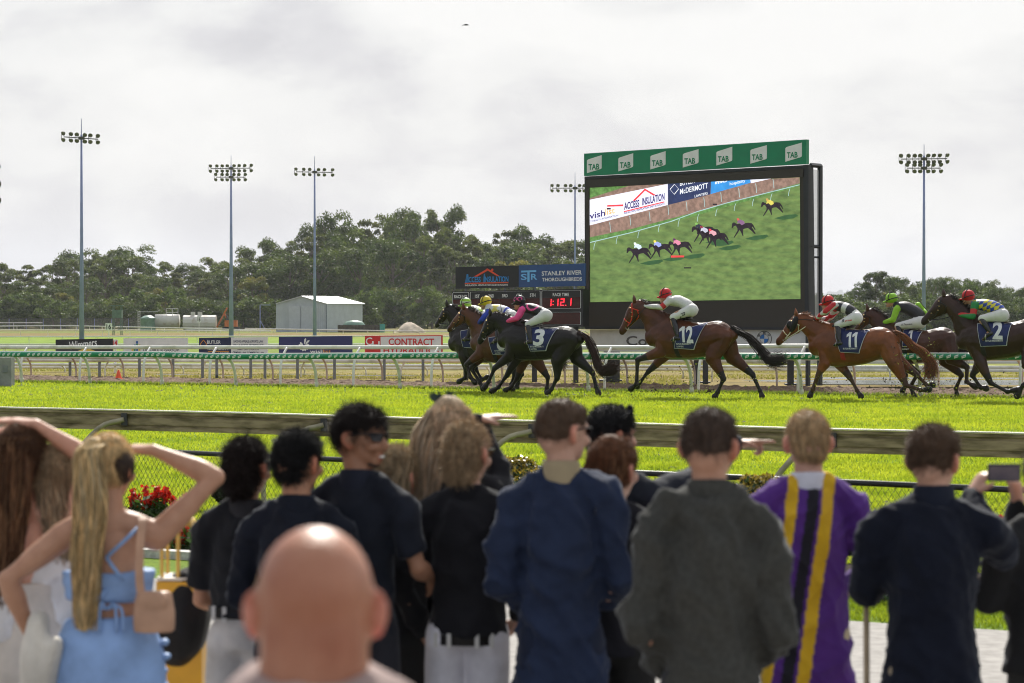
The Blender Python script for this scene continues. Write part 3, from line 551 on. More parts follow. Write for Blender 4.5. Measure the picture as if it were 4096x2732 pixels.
# infield rails seen edge on in the distance
wrm = M('white_rail', (.78, .77, .72), .4, .06, 2, spec=.4); dirtyrail = M('weathered_white_rail', (.74, .73, .67), .45, .1, 3, color2=(.50, .50, .38), lo=.3, hi=.5)
def far_rail(pts, Yv, h_, step, lab, th=.05, mat=wrm, lean=0.0, double=0):
    # pts: (px, y) of the rail along its length at distance Yv[i]
    W_ = [P(px, py, Y) for (px, py), Y in zip(pts, Yv)]; r = empty('running_rail', (W_[0][0], W_[0][1], 0), lab, 'running rail', 'distant rails of the infield'); m = MB(); C_ = catmull(W_, 6); m.tube(C_, th, 6); m.build('rail', mat, r, smooth=True)
    if double: m = MB(); m.tube(C_ + np.array((0, .5, -double)), th, 6); m.build('rail', mat, r, smooth=True)
    L_ = np.concatenate([[0], np.cumsum(np.linalg.norm(np.diff(C_, axis=0), axis=1))]); n = int(L_[-1] / step)
    for i in range(min(n, 60)):
        d = (i + .3) * step; q = np.array([np.interp(d, L_, C_[:, j]) for j in range(3)])
        m = MB(); m.tube(catmull([(q[0] - lean, q[1] + .1, -.05), (q[0] - lean * .95, q[1] + .08, max(.05, q[2] * .5)), (q[0], q[1], q[2])], 3), th * .5, 5); m.build('post', mat, r, smooth=True)
far_rail([(-60, 1347), (1200, 1345), (2400, 1346)], [158, 158, 158], .4, 2.2, 'thin white rail behind the advertising boards on bright green grass')
far_rail([(-60, 1320), (600, 1321), (1085, 1325)], [212, 212, 214], .5, 2.4, 'white rail with dark posts in front of the 16 marker')
far_rail([(-60, 1291), (170, 1291)], [330, 330], .5, 3, 'short white rail at the left edge near the treeline', .06)
far_rail([(-60, 1305), (250, 1303), (700, 1312), (1080, 1322)], [300, 300, 280, 265], .5, 3, 'long white rail curving past the tanks towards the shed', .07)
far_rail([(980, 1314), (1400, 1321), (1850, 1327)], [262, 255, 250], .5, 3, 'white rail running in front of the shed and sand heap', .07)
far_rail([(-60, 1378), (2350, 1377)], [118, 116], .3, 3, 'white rail showing between the black sign and the white sign', .05)
far_rail([(-60, 1393), (2350, 1393)], [104, 102], .3, 3, 'white rail just above the thick white running rail', .05)
far_rail([(-60, 1440), (1400, 1444), (2600, 1447), (4200, 1447)], [69, 66.5, 64, 61], .5, 2.9, 'white rail crossing just below the green sponsored rail', .055, dirtyrail, .12)
far_rail([(-60, 1458), (1400, 1462), (2600, 1466), (4200, 1470)], [73, 70, 67, 64], .3, 1.9, 'lowest double white rail on the ochre infield grass', .05, dirtyrail, -.12, .09)
# chain mesh fence before the trees
Y = 340; r = empty('distant_mesh_fence', ((0 - CX) / F * Y, Y, 0), 'dark mesh fence along the treeline left of the tanks', 'fence'); m = MB(); x0 = (-100 - CX) / F * Y; x1 = (560 - CX) / F * Y
for i, xx in enumerate(np.arange(x0, x1, 2.4)): m.tube([(xx, Y, 0), (xx, Y, 1.55)], .04, 4)
m.build('posts', polem, r); m = MB(); m.tube([(x0, Y, 1.55), (x1, Y, 1.55)], .03, 4)
for z in np.arange(.1, 1.5, .1): m.tube([(x0, Y, z), (x1, Y, z)], .012, 3, caps=False)
for xx in np.arange(x0, x1, .15): m.tube([(xx, Y, .05), (xx, Y, 1.5)], .01, 3, caps=False)
m.build('mesh', M('dark_wire', (.03, .03, .035), .6), r)
# ---------------------------------------------------------------- rails of the two tracks
def ray_q(px, q): k = (px - CX) / F; Y = q / (TN[1] + TN[0] * k); return np.array((k * Y, Y))
ztab = lambda px, y=None: np.interp(px, [-100, 600, 900, 1900, 2300, 2900, 3200, 4200], [1417, 1418, 1427, 1422, 1425, 1426, 1425, 1427])
zb = lambda px: np.interp(px, [-100, 2000, 2600, 3100, 4200], [1389, 1389, 1390, 1384, 1384])
greenm = M('sponsor_green', (.0, .23, .105), .4, .06, 3, spec=.5); logow = M('logo_white', (.82, .84, .83), .5, .04)
def line_pts(q, zf, pxs): return [np.array((*ray_q(px, q), CZ - (zf(px) - HZ) / F * ray_q(px, q)[1])) for px in pxs]
PX = list(range(-160, 4400, 150))
r = empty('sponsored_running_rail', (*ray_q(0, 48.25), 0), 'green running rail printed with white sponsor logos along the turf', 'running rail')
tp = line_pts(47.85, ztab, PX); m = MB(); C_ = catmull(tp, 3); m.tube(C_, .066, 12); tube = m.build('rail', greenm, r, smooth=True)
m = MB(); C2 = C_ + np.array((TN[0] * .02, TN[1] * .02, .052)); m.tube(C2, .035, 6); m.build('white_capping', wrm, r, smooth=True)
lg = MB(); LT = MB(); tv, tf, tw, tc_ = textmesh('TAB', .012); L_ = np.concatenate([[0], np.cumsum(np.linalg.norm(np.diff(C_, axis=0), axis=1))])
def on_rail(d, h):      # point on the camera side of the tube, d metres along it, h metres up round it
    c = np.array([np.interp(d, L_, C_[:, j]) for j in range(3)]); a = h / .068; return c + np.array((-TN[0] * math.cos(a), -TN[1] * math.cos(a), math.sin(a))) * .0685
for i in range(int(L_[-1] / .158)):
    d = i * .158
    if i % 14 == 13: continue
    G = [(0, -.046), (.0, .018), (.085, .047), (.085, -.015)]
    rows = [[on_rail(d + (.088 * u), (-.045 + .034 * u) * (1 - t_) + (.016 + .034 * u) * t_) for u in (0, .5, 1)] for t_ in (0, .5, 1)]
    V = [q for rw_ in rows for q in rw_]; lg.add(V, [(a + 3 * b, a + 1 + 3 * b, a + 4 + 3 * b, a + 3 + 3 * b) for b in (0, 1) for a in (0, 1)])
    LT.add([on_rail(d + .01 + v[0] / tw * .068, -.012 + (v[1]) / tc_ * .026 + .008) + np.array((-TN[0], -TN[1], 0)) * .002 for v in tv], tf)
lg.build('logo_flags', logow, r); LT.build('logo_letters', greenm, r)
yelm = M('weathered_post', (.62, .62, .48), .5, .15, 6, color2=(.35, .36, .2), lo=.3, hi=.45)
for px in (87, 359, 648, 943, 1266, 1600, 1976, 2354, 2767, 3206, 3682, 4180):
    f_ = ray_q(px, 48.05); base = np.array((*f_, -.03)); top = line_pts(47.87, ztab, [px - 33])[0]
    m = MB(); m.tube(catmull([base, base + (top - base) * np.array((.12, .12, .5)), base + (top - base) * np.array((.5, .5, .82)), top - np.array((0, 0, .03))], 4), [.036] * 13, 8); po = m.build('post', yelm, r, smooth=True)
    m = MB(); m.tube([base, base + np.array((0, 0, .16))], .045, 8); m.build('ground_socket', yelm, po, smooth=True)
r = empty('white_running_rail', (*ray_q(0, 48.6), 0), 'thick plain white running rail of the dirt track above the green rail', 'running rail')
m = MB(); m.tube(catmull(line_pts(48.95, zb, PX), 3), .05, 10); m.build('rail', dirtyrail, r, smooth=True)
for px in (82, 318, 573, 838, 1121, 1413, 1725, 2060, 2418, 2794, 3192, 3615, 4080):
    f_ = ray_q(px, 48.5); base = np.array((*f_, -.05)); top = line_pts(48.93, zb, [px + 28])[0]
    m = MB(); m.tube(catmull([base, base + (top - base) * np.array((.08, .08, .55)), base + (top - base) * np.array((.45, .45, .82)), top], 4), .031, 8); m.build('post', wrm, r, smooth=True)
r = empty('outer_dirt_rail', (*ray_q(0, 54.4), 0), 'far running rail of the dirt track on tan curved posts', 'running rail'); zc = lambda px: np.interp(px, [0, 4200], [1428, 1436])
m = MB(); m.tube(catmull(line_pts(54.1, zc, PX), 3), .045, 8); m.build('rail', dirtyrail, r, smooth=True)
tanm = M('tan_post', (.52, .42, .36), .6, .15, 4)
for px in (-60, 125, 305, 495, 690, 893, 1092, 1308, 1530, 1772, 2010, 2260, 2510, 2780, 3108, 3420, 3755, 4090):
    f_ = ray_q(px, 54.5); base = np.array((*f_, -.05)); top = line_pts(54.12, zc, [px - 22])[0]
    m = MB(); m.tube(catmull([base, base + (top - base) * np.array((.1, .1, .55)), base + (top - base) * np.array((.5, .5, .85)), top], 4), .028, 7); m.build('post', tanm, r, smooth=True)
m = MB()
for px in (48, 277, 398, 558, 692, 867, 1003, 1190, 1338, 1537, 1692): pass
# grey sign posts
# ---------------------------------------------------------------- roadside signs on the infield fence
def qY(px, q): return ray_q(px, q)[1]
SP = VPlane(200, qY(200, 54.9), 1800, qY(1800, 54.9)); navy = M('sign_navy', (.012, .018, .07), .45, .05); blackm = M('sign_black', (.015, .016, .02), .45, .05); whitem = M('sign_white', (.75, .75, .73), .5, .05); redm = M('sign_red', (.6, .02, .02), .45, .05)
orangem = M('sign_orange', (.75, .3, .04), .5, .03); goldm = M('sign_gold', (.75, .5, .06), .5, .03); bluem = M('sign_blue', (.02, .11, .38), .5, .03); greyblue = M('sign_grey_text', (.06, .07, .09), .5); galvm = M('galvanised_post', sr(125, 128, 132), .5, .12, 6, metal=.3)
Z1 = lambda u, v: (u / 2.137, 1150 + v / 2.137); Z2 = lambda u, v: (1000 + u / 2.351, 1050 + v / 2.351)
def sign(name, px, pts, mat, label, posts):
    b = SP.hit(*pts[0]); r = empty(name, (b[0], b[1], 0), label, 'advertising sign'); m = MB(); SP.poly(m, pts, 0, .04); pn = m.build('panel', mat, r)
    for q in posts:
        m = MB(); a = SP.hit(q, pts[0][1] + 6, -.07); m.box((a[0], a[1], a[2] / 2 - .05), (.075, .05, a[2] + .1)); m.build('post', galvm, r)
    return r, pn
r, pn = sign('black_sponsor_sign', 0, [Z1(475, 445), Z1(960, 436), Z1(960, 598), Z1(475, 600)], blackm, 'black sign with white script lettering and gold arc', (280, 398))
m = MB(); SP.text(m, 'Wimmers', *Z1(590, 532), 32, 112, off=.006, bold=.012, shear=0, x1y=Z1(590, 500)[1]); m.build('lettering', logow, pn)
m = MB(); a0 = [Z1(640 + 200 * t_, 555 - 32 * math.sin(math.pi * t_)) for t_ in np.linspace(0, 1, 9)]; a1_ = [Z1(640 + 200 * t_, 572 - 22 * math.sin(math.pi * t_)) for t_ in np.linspace(1, 0, 9)]; SP.poly(m, a0 + a1_, .006, .003); m.build('arc', goldm, pn)
r, pn = sign('white_sponsor_sign', 0, [Z1(1055, 434), Z1(1600, 430), Z1(1600, 562), Z1(1055, 560)], whitem, 'white sign with block logo and dark letters between two dark signs', (558, 692))
for (u0, v0, u1, v1, mt) in ((1163, 458, 1180, 480, bluem), (1145, 488, 1163, 505, bluem), (1182, 487, 1200, 505, goldm), (1125, 527, 1141, 545, goldm), (1143, 512, 1160, 545, greenm), (1164, 500, 1180, 545, bluem), (1184, 515, 1200, 545, goldm), (1163, 484, 1180, 497, greenm)):
    m = MB(); SP.poly(m, [Z1(u0, v0), Z1(u1, v0), Z1(u1, v1), Z1(u0, v1)], .006, .003); m.build('logo_block', mt, pn)
m = MB(); SP.text(m, 'DOUBLE R GROUP', *Z1(1225, 545), 10, 142, off=.006, bold=.01); m.build('lettering', greyblue, pn)
r, pn = sign('lawyers_sign', 0, [Z1(1700, 431), Z1(1973, 427), Z1(1973, 566), Z1(1700, 566)], navy, 'navy half of the lawyers sign with gold diamond', (810, 867))
m = MB(); SP.text(m, 'BUTLER', *Z1(1772, 482), 14, 54, off=.006, bold=.01); SP.text(m, 'McDERMOTT', *Z1(1776, 534), 11, 85, off=.006, bold=.01); SP.text(m, 'LAWYERS', *Z1(1870, 566), 6, 43, off=.006, bold=.01); m.build('lettering', logow, pn)
m = MB(); SP.poly(m, [Z1(1778, 543), Z1(1958, 543), Z1(1958, 549), Z1(1778, 549)], .006, .003)
for (a, b) in (((1740, 448), (1768, 485)), ((1768, 485), (1740, 522)), ((1740, 522), (1712, 485)), ((1712, 485), (1740, 448))):
    dx, dy = (b[1] - a[1]) * .05, -(b[0] - a[0]) * .05; SP.poly(m, [Z1(a[0] + dx, a[1] + dy), Z1(b[0] + dx, b[1] + dy), Z1(b[0] - dx, b[1] - dy), Z1(a[0] - dx, a[1] - dy)], .006, .003)
m.build('gold_marks', orangem, pn)
r, pn = sign('law_services_sign', 0, [Z1(1975, 427), Z1(2283, 424), Z1(2283, 566), Z1(1975, 566)], whitem, 'white half of the lawyers sign listing law services', (1003, 1060))
m = MB(); SP.text(m, 'RACING APPEALS & SPORTS LAW', *Z1(1998, 470), 9.5, 118, off=.006, bold=.012); SP.text(m, 'WILLS & ESTATES  PROPERTY LAW', *Z1(1994, 501), 9, 121, off=.006, bold=.012); SP.text(m, 'FAMILY LAW  LITIGATION', *Z1(2030, 535), 9, 85, off=.006, bold=.012); SP.text(m, 'CRIMINAL LAW  COMMERCIAL LAW', *Z1(1990, 565), 9, 125, off=.006, bold=.012); m.build('lettering', M('navy_letters', (.01, .02, .08), .5), pn)
r, pn = sign('wishlist_sign', 0, [Z2(271, 700), Z2(957, 690), Z2(957, 850), Z2(271, 853)], M('sign_indigo', (.028, .032, .13), .45, .05), 'indigo sign with white petal flower and orange word end', (1190, 1338))
m = MB(); cx_, cy_ = 508, 785
for k in range(11):
    a = math.radians(-90 + k * 30 + 12); L2 = 78 if k in (0, 1, 11) else 52; ux, uy = math.cos(a), math.sin(a); px_, py_ = -uy, ux
    SP.poly(m, [Z2(cx_ + ux * q * L2 + px_ * h2, cy_ + uy * q * L2 + py_ * h2) for q, h2 in ((.18, 0), (.5, 8), (.8, 9), (1, 2), (.8, -9), (.5, -8))], .006, .003)
SP.text(m, 'wish', *Z2(565, 850), 13.5, 55, off=.006, bold=.01); m.build('flower_and_word', logow, pn)
m = MB(); SP.text(m, 'list', *Z2(688, 850), 13.5, 31, off=.006, bold=.01); m.build('word_end', orangem, pn)
r, pn = sign('hydraulics_sign', 0, [Z2(1080, 690), Z2(1806, 683), Z2(1806, 852), Z2(1080, 855)], redm, 'red bordered white sign with large red capitals', (1537, 1692))
m = MB(); SP.poly(m, [Z2(1229, 698), Z2(1798, 692), Z2(1798, 856), Z2(1229, 856)], .006, .004); wp = m.build('white_field', whitem, pn)
m = MB(); SP.text(m, 'CONTRACT', *Z2(1305, 775), 26, 182, off=.012, bold=.02); SP.text(m, 'HYDRAULICS', *Z2(1257, 850), 22, 222, off=.012, bold=.02); m.build('lettering', redm, wp)
m = MB(); SP.text(m, 'C', *Z2(1090, 775), 30, 26, off=.006, bold=.01); SP.text(m, 'H', *Z2(1150, 810), 30, 30, off=.006, bold=.01); m.build('initials', logow, pn)
# small things by the rails
c_ = P(16, 1475, 57.5); r = empty('utility_cabinet', (c_[0], c_[1], 0), 'weathered grey utility cabinet at the left edge by the dirt track', 'utility cabinet'); m = MB(); m.box((c_[0] - .1, c_[1], .32), (.62, .4, .76)); m.build('body', M('grey_cabinet', sr(140, 140, 138), .7, .15, 5), r)
m = MB(); m.box((c_[0] + .07, c_[1] - .21, .42), (.12, .02, .16)); m.build('latch_plate', galvm, r)
c_ = P(474, 1510, 64.5); r = empty('traffic_cone', (c_[0], c_[1], 0), 'small orange cone standing beyond the dirt track', 'traffic cone'); m = MB(); lathe(m, (c_[0], c_[1], 0.02), [(0, .09), (.02, .085), (.23, .02), (.235, .005)], 14); m.build('cone', M('cone_orange', (.8, .1, .02), .5), r, smooth=True); m = MB(); m.box((c_[0], c_[1], .012), (.22, .22, .025)); m.build('base', M('cone_orange'), r)
# ---------------------------------------------------------------- scoreboard
SB = VPlane(1812, 63, 2341, 60.4); Z3 = lambda u, v: (1700 + u / 2.751, 1050 + v / 2.751); Z8 = lambda u, v: (2250 + u / 1.96, 520 + v / 1.96); Z4 = lambda u, v: (2300 + u / 2.612, 1100 + v / 2.612); Z5 = lambda u, v: (3050 + u / 2.2476, 1100 + v / 2.2476)
b = SB.hit(*Z3(300, 700)); r = empty('race_time_board', (b[0], b[1], 0), 'black race results board with lit red race time', 'scoreboard'); m = MB(); SB.poly(m, [Z3(296, 320), Z3(1740, 290), Z3(1740, 705), Z3(296, 720)], 0, .25); bd = m.build('cabinet', blackm, r)
def outline(pl, mb, pts, w_, off):       # rounded thin frame
    n = len(pts); c = np.mean(np.array(pts), axis=0)
    for i in range(n):
        a, b2 = np.array(pts[i]), np.array(pts[(i + 1) % n]); ia, ib = a + (c - a) / np.linalg.norm(c - a) * w_, b2 + (c - b2) / np.linalg.norm(c - b2) * w_; pl.poly(mb, [tuple(a), tuple(b2), tuple(ib), tuple(ia)], off, .004)
def rrect(Z, u0, v0, u1, v1, sl, rd=12):
    o = []
    for (cu, cv, a0) in ((u0 + rd, v0 + rd, 180), (u1 - rd, v0 + rd, 270), (u1 - rd, v1 - rd, 0), (u0 + rd, v1 - rd, 90)):
        for k in range(4): a = math.radians(a0 + k * 30); u, v = cu + rd * math.cos(a), cv + rd * math.sin(a); o.append(Z(u, v + (u - u0) * sl))
    return o
m = MB()
for q in ((306, 330, 486, 525, -.02), (498, 326, 1272, 520, -.02), (1286, 310, 1718, 510, -.012), (1286, 548, 1718, 690, -.01), (306, 550, 1272, 700, -.01)): outline(SB, m, rrect(Z3, *q), 1.6, .012)
m.build('frame_lines', logow, bd)
m = MB()
for q in ((312, 410, 480, 515), (505, 402, 1262, 510), (1294, 390, 1708, 500), (1294, 560, 1708, 680)): SB.poly(m, [Z3(q[0], q[1]), Z3(q[2], q[1] - 8), Z3(q[2], q[3] - 4), Z3(q[0], q[3])], .008, .004)
m.build('display_glass', M('dark_red_display', (.055, .006, .008), .25, .2, 12), bd)
m = MB()
for st, u, v, w_ in (('RACE NO', 326, 392, 51), ('1ST', 553, 388, 19), ('2ND', 702, 385, 22), ('3RD', 850, 382, 23), ('4TH', 1005, 378, 22), ('5TH', 1158, 376, 22), ('RACE TIME', 1409, 370, 65)): SB.text(m, st, *Z3(u, v), 12.5, w_, off=.013, bold=.02)
m.build('headings', logow, bd)
m = MB(); ledr = M('red_led', (1, .02, .04), .5, .02, emit=2.2)
SEG = {'1': 'bc', '2': 'abged', ':': '', '.': ''}
def seg(u, v, w_, h_, segs):
    tk = 9; sl = -.08
    Q = {'a': (0, 0, w_, tk), 'd': (0, h_ - tk, w_, h_), 'g': (0, h_ / 2 - tk / 2, w_, h_ / 2 + tk / 2), 'b': (w_ - tk, 0, w_, h_ / 2 - 2), 'c': (w_ - tk, h_ / 2 + 2, w_, h_), 'f': (0, 0, tk, h_ / 2), 'e': (0, h_ / 2, tk, h_)}
    for s_ in segs: a, b2, c, d = Q[s_]; SB.poly(m, [Z3(u + a + (h_ - b2) * .08, v + b2), Z3(u + c + (h_ - b2) * .08, v + b2), Z3(u + c + (h_ - d) * .08, v + d), Z3(u + a + (h_ - d) * .08, v + d)], .014, .003)
seg(1350, 402, 42, 78, 'bc'); seg(1432, 400, 36, 78, 'bc'); seg(1490, 398, 42, 78, 'abged'); seg(1575, 395, 36, 78, 'bc')
for u, v in ((1410, 422), (1408, 460), (1548, 466)): SB.poly(m, [Z3(u, v), Z3(u + 9, v), Z3(u + 9, v + 9), Z3(u, v + 9)], .014, .003)
m.build('lit_digits', ledr, bd)
sp_ = [(1205, 1530), (1660, 1532)]
for u in (450, 1205, 1660):
    a = SB.hit(*Z3(u, 500), -.18); m = MB(); m.box((a[0], a[1], 1.15), (.13, .13, 2.3)); m.build('post', M('dark_post', sr(52, 54, 58), .6, .1), r)
BN = VPlane(1820, 62.9, 2341, 60.3)
b = BN.hit(*Z3(340, 280)); r = empty('insulation_banner', (b[0], b[1], b[2]), 'black banner with blue lettering and red roof outline above the board', 'banner'); m = MB(); BN.poly(m, [Z3(336, 52), Z3(1031, 32), Z3(1031, 273), Z3(336, 290)], 0, .05); pn = m.build('panel', blackm, r)
ledblue = M('banner_blue', (.03, .26, .62), .5, .03); rfr = M('banner_red', (.72, .08, .03), .5, .03)
def access_logo(pl, Z, off, par, blue, red, white):
    m = MB()
    for pts in ([(540, 155), (690, 66), (700, 85), (575, 155)], [(675, 70), (690, 66), (820, 148), (795, 150), (683, 84)], [(728, 78), (738, 66), (750, 70), (754, 84), (745, 98), (730, 94)], [(440, 225), (918, 214), (918, 226), (440, 237)]): pl.poly(m, [Z(*q) for q in pts], off, .004)
    m.build('roof_outline', red, par); m = MB(); pl.text(m, 'CCESS', *Z(482, 217), 21, 48, off=off, bold=.02); pl.text(m, 'NSULATION', *Z(664, 213), 21, 93, off=off, bold=.02)
    for k in range(8): pl.poly(m, [Z(440 + k * 2.6, 222 - k * 12), Z(484 - k * 1, 219 - k * 12), Z(484 - k * 1, 211 - k * 12), Z(442 + k * 2.6, 214 - k * 12)], off, .004); pl.poly(m, [Z(641 + k, 217 - k * 12), Z(662, 216 - k * 12), Z(662, 208 - k * 12), Z(642 + k, 209 - k * 12)], off, .004)
    m.build('lettering', blue, par); m = MB(); pl.text(m, 'INSULATION, VENTILATION AND SKYLIGHTS', *Z(442, 260), 6.5, 172, off=off, bold=.015, x1y=Z(442, 254)[1]); m.build('small_lettering', white, par)
access_logo(BN, Z3, .006, pn, ledblue, rfr, logow)
b = BN.hit(*Z3(1031, 280)); r = empty('thoroughbreds_banner', (b[0], b[1], b[2]), 'royal blue banner with serif lettering beside the big screen', 'banner'); m = MB(); BN.poly(m, [Z3(1032, 32), Z3(1760, 10), Z3(1760, 258), Z3(1032, 273)], 0, .05); pn = m.build('panel', M('royal_blue', (.025, .075, .22), .45, .06), r)
m = MB(); BN.text(m, 'STANLEY RIVER', *Z3(1286, 145), 17, 160, off=.006, bold=.012, x1y=Z3(0, 132)[1]); BN.text(m, 'THOROUGHBREDS', *Z3(1290, 208), 14, 159, off=.006, bold=.012, x1y=Z3(0, 200)[1]); m.build('lettering', logow, pn)
m = MB(); BN.text(m, 'S', *Z3(1056, 190), 23, 24, off=.006, bold=.02); BN.text(m, 'R', *Z3(1168, 188), 23, 25, off=.006, bold=.02); BN.poly(m, [Z3(1060, 90), Z3(1225, 84), Z3(1225, 104), Z3(1060, 110)], .006, .004); BN.poly(m, [Z3(1128, 104), Z3(1152, 104), Z3(1152, 212), Z3(1128, 214)], .008, .004); m.build('monogram', M('sky_blue', (.18, .5, .85), .5, .03), pn)
m = MB()
for u in (450, 880, 1210, 1660):
    a = BN.hit(*Z3(u, 300), -.12); t_ = BN.hit(*Z3(u, 60), -.12); m.tube([(a[0], a[1], a[2] - .12), (t_[0], t_[1], t_[2])], .035, 6)
tag(m.build('banner_brackets', galvm, base=(b[0], b[1], b[2])), 'short grey steel brackets holding the two banners above the board', 'brackets')
# ---------------------------------------------------------------- the big screen
YL, YR = 62.6, 58.0; BS = VPlane(2341, YL, 3228, YR); dk = M('screen_frame_black', sr(38, 42, 48), .5, .1, 4); led_off = M('led_panel_off', sr(62, 58, 52), .75, .08, 60)
b = BS.hit(2341, 1312); r = empty('big_screen', (b[0], b[1], 0), 'giant outdoor video screen showing the race, topped by a green sponsor header', 'video screen')
m = MB(); BS.poly(m, [Z8(190, 385), Z8(1893, 300), (3228, 1316), (2346, 1313)], 0, .16); lp = m.build('led_wall', led_off, r)
m = MB(); BS.poly(m, [Z8(176, 372), Z8(192, 371), (2349, 1312), (2342, 1312)], .02, .22); BS.poly(m, [Z8(176, 366), Z8(1920, 275), Z8(1920, 300), Z8(176, 386)], .022, .2); BS.poly(m, [Z8(1890, 275), Z8(1925, 272), (3240, 1318), (3222, 1318)], .024, .24); BS.poly(m, [(2344, 1305), (3228, 1308), (3228, 1320), (2344, 1317)], .026, .24)
m.build('frame', dk, r)
# deep side truss on the right
sd = MB(); d_ = .62
def back(q, dd): return q - np.array((BS.n[0], BS.n[1], 0)) * dd
tq = BS.hit(3232, 660); bq = np.array((tq[0], tq[1], 0.0)); 
def barp(mb, a, b2, w_): 
    mb.tube([a, b2], w_, 4)
for q in (tq, ): 
    sd.tube([back(bq, .5), back(q, .5)], .065, 4); sd.tube([back(q, .1), back(q, .54)], .055, 4); sd.tube([bq, q - np.array((0, 0, .0))], .06, 4)
for yy, w_ in ((985, .045), (1028, .025), (1300, .04)):
    h_ = BS.hit(3232, yy); sd.tube([back(h_, .1), back(h_, .5)], w_, 4)
sd.build('side_frame', dk, r)
mf = MB(); a = back(tq, .12) - np.array((0, 0, .1)); c = back(tq, .47) - np.array((0, 0, .1)); mf.add([(a[0], a[1], 1.4), (c[0], c[1], 1.4), tuple(c), tuple(a)], [(0, 1, 2, 3)]); mf.build('mesh_panel', M('perforated_mesh', (.5, .52, .54), .6, .2, 90, alpha=.55), r)
m = MB(); BS.poly(m, [Z8(180, 187), Z8(1920, 76), Z8(1920, 268), Z8(180, 362)], .06, .12); hd = m.build('header_panel', greenm, r)
m = MB(); mt = MB()
for u0, u1, t0, t1, b0, b1 in ((204, 319, 235, 199, 340, 305), (450, 566, 220, 184, 326, 291), (701, 820, 204, 168, 311, 275), (955, 1078, 188, 152, 296, 260), (1218, 1342, 172, 133, 280, 243), (1484, 1613, 157, 121, 266, 228), (1758, 1887, 138, 101, 251, 212)):
    m = MB(); mt = MB(); k = 10; BS.poly(m, [Z8(u0, t0 + 8), Z8(u0 + 6, t0), Z8(u0 + 14, t0 - 4), Z8(u1, t1), Z8(u1, b1 - 9), Z8(u1 - 3, b1), Z8(u1 - 12, b1 + 4), Z8(u0, b0)], .068, .006)
    BS.text(mt, 'TAB', *Z8(u0 + 13, (t0 + b0) / 2 + 26), 22, 43, off=.072, bold=.03, x1y=Z8(0, (t0 + b0) / 2 + 22)[1])
    lf = m.build('logo_flag', logow, hd); mt.build('logo_letters', greenm, lf)
# picture on the screen: a flat lit image
def lit(key, c, e=.75, **k): return M(key, c, .5, emit=e, **k)
scan = bpy.data.materials.new('screen_turf'); scan.use_nodes = True; t = scan.node_tree; b_ = t.nodes['Principled BSDF']; L = t.links.new; nn = t.nodes.new
tcn = nn('ShaderNodeTexCoord'); n1 = nn('ShaderNodeTexNoise'); n1.inputs['Scale'].default_value = 3.5; n1.inputs['Detail'].default_value = 9; mp1 = nn('ShaderNodeMapping'); mp1.inputs['Scale'].default_value = (1, 1, 2.6); mp1.inputs['Rotation'].default_value = (0, math.radians(-14), 0); L(tcn.outputs['Object'], mp1.inputs[0]); L(mp1.outputs[0], n1.inputs[0])
rp = nn('ShaderNodeValToRGB'); rp.color_ramp.elements[0].position = .3; rp.color_ramp.elements[0].color = (.085, .145, .045, 1); rp.color_ramp.elements[1].position = .72; rp.color_ramp.elements[1].color = (.195, .30, .09, 1); L(n1.outputs[0], rp.inputs[0])
wv = nn('ShaderNodeTexWave'); wv.bands_direction = 'Z'; wv.inputs['Scale'].default_value = 11; wv.inputs['Distortion'].default_value = .15; L(tcn.outputs['Object'], wv.inputs[0]); rw_ = nn('ShaderNodeValToRGB'); rw_.color_ramp.elements[0].color = (1.05, .92, .85, 1); rw_.color_ramp.elements[1].color = (.95, 1.06, 1.0, 1); L(wv.outputs[0], rw_.inputs[0])
mm = nn('ShaderNodeMix'); mm.data_type = 'RGBA'; mm.blend_type = 'MULTIPLY'; mm.inputs[0].default_value = 1; L(rp.outputs[0], mm.inputs[6]); L(rw_.outputs[0], mm.inputs[7]); L(mm.outputs[2], b_.inputs['Emission Color']); b_.inputs['Emission Strength'].default_value = 1.0; b_.inputs['Base Color'].default_value = (.02, .02, .02, 1); b_.inputs['Roughness'].default_value = .6
IM = (216, 454), (1860, 371), (1866, 1325), (220, 1350)
m = MB(); BS.poly(m, [Z8(*q) for q in IM], .012, .01); img = m.build('lit_picture', scan, r)
def clipx(u, v): return (min(max(u, 217), 1862), v)
def topv(u): return 454 + (u - 216) * (371 - 454) / 1644
m = MB(); BS.poly(m, [Z8(217, topv(217)), Z8(1860, 372), Z8(1861, 420), Z8(1500, 520), Z8(860, 700), Z8(560, 775), Z8(218, 845)], .016, .003); m.build('picture_sand_track', lit('screen_sand', (.24, .15, .12), .9, scale=9, var=.25), img)
m = MB(); BS.poly(m, [Z8(217, topv(217)), Z8(520, topv(520)), Z8(217, 535)], .018, .003); BS.poly(m, [Z8(217, 842), Z8(560, 772), Z8(1060, 640), Z8(1861, 418), Z8(1861, 440), Z8(1060, 668), Z8(560, 800), Z8(218, 880)], .018, .003); m.build('picture_verge', lit('screen_verge', (.09, .19, .05), 1, scale=12, var=.3), img)
m = MB(); BS.poly(m, [Z8(217, 548), Z8(828, topv(828)), Z8(828, 588), Z8(217, 748)], .02, .003); m.build('picture_white_board', lit('screen_white', (.66, .66, .76), 1.0, var=.03), img); m = MB(); BS.poly(m, [Z8(1475, topv(1475)), Z8(1640, topv(1640)), Z8(1480, 418)], .02, .003); wb = m.build('picture_white_board', lit('screen_white', (.66, .66, .76), 1.0, var=.03), img)
m = MB(); BS.poly(m, [Z8(830, topv(830)), Z8(1166, topv(1166)), Z8(1162, 505), Z8(832, 588)], .022, .003); m.build('picture_navy_board', lit('screen_navy', (.02, .03, .09), 1), img)
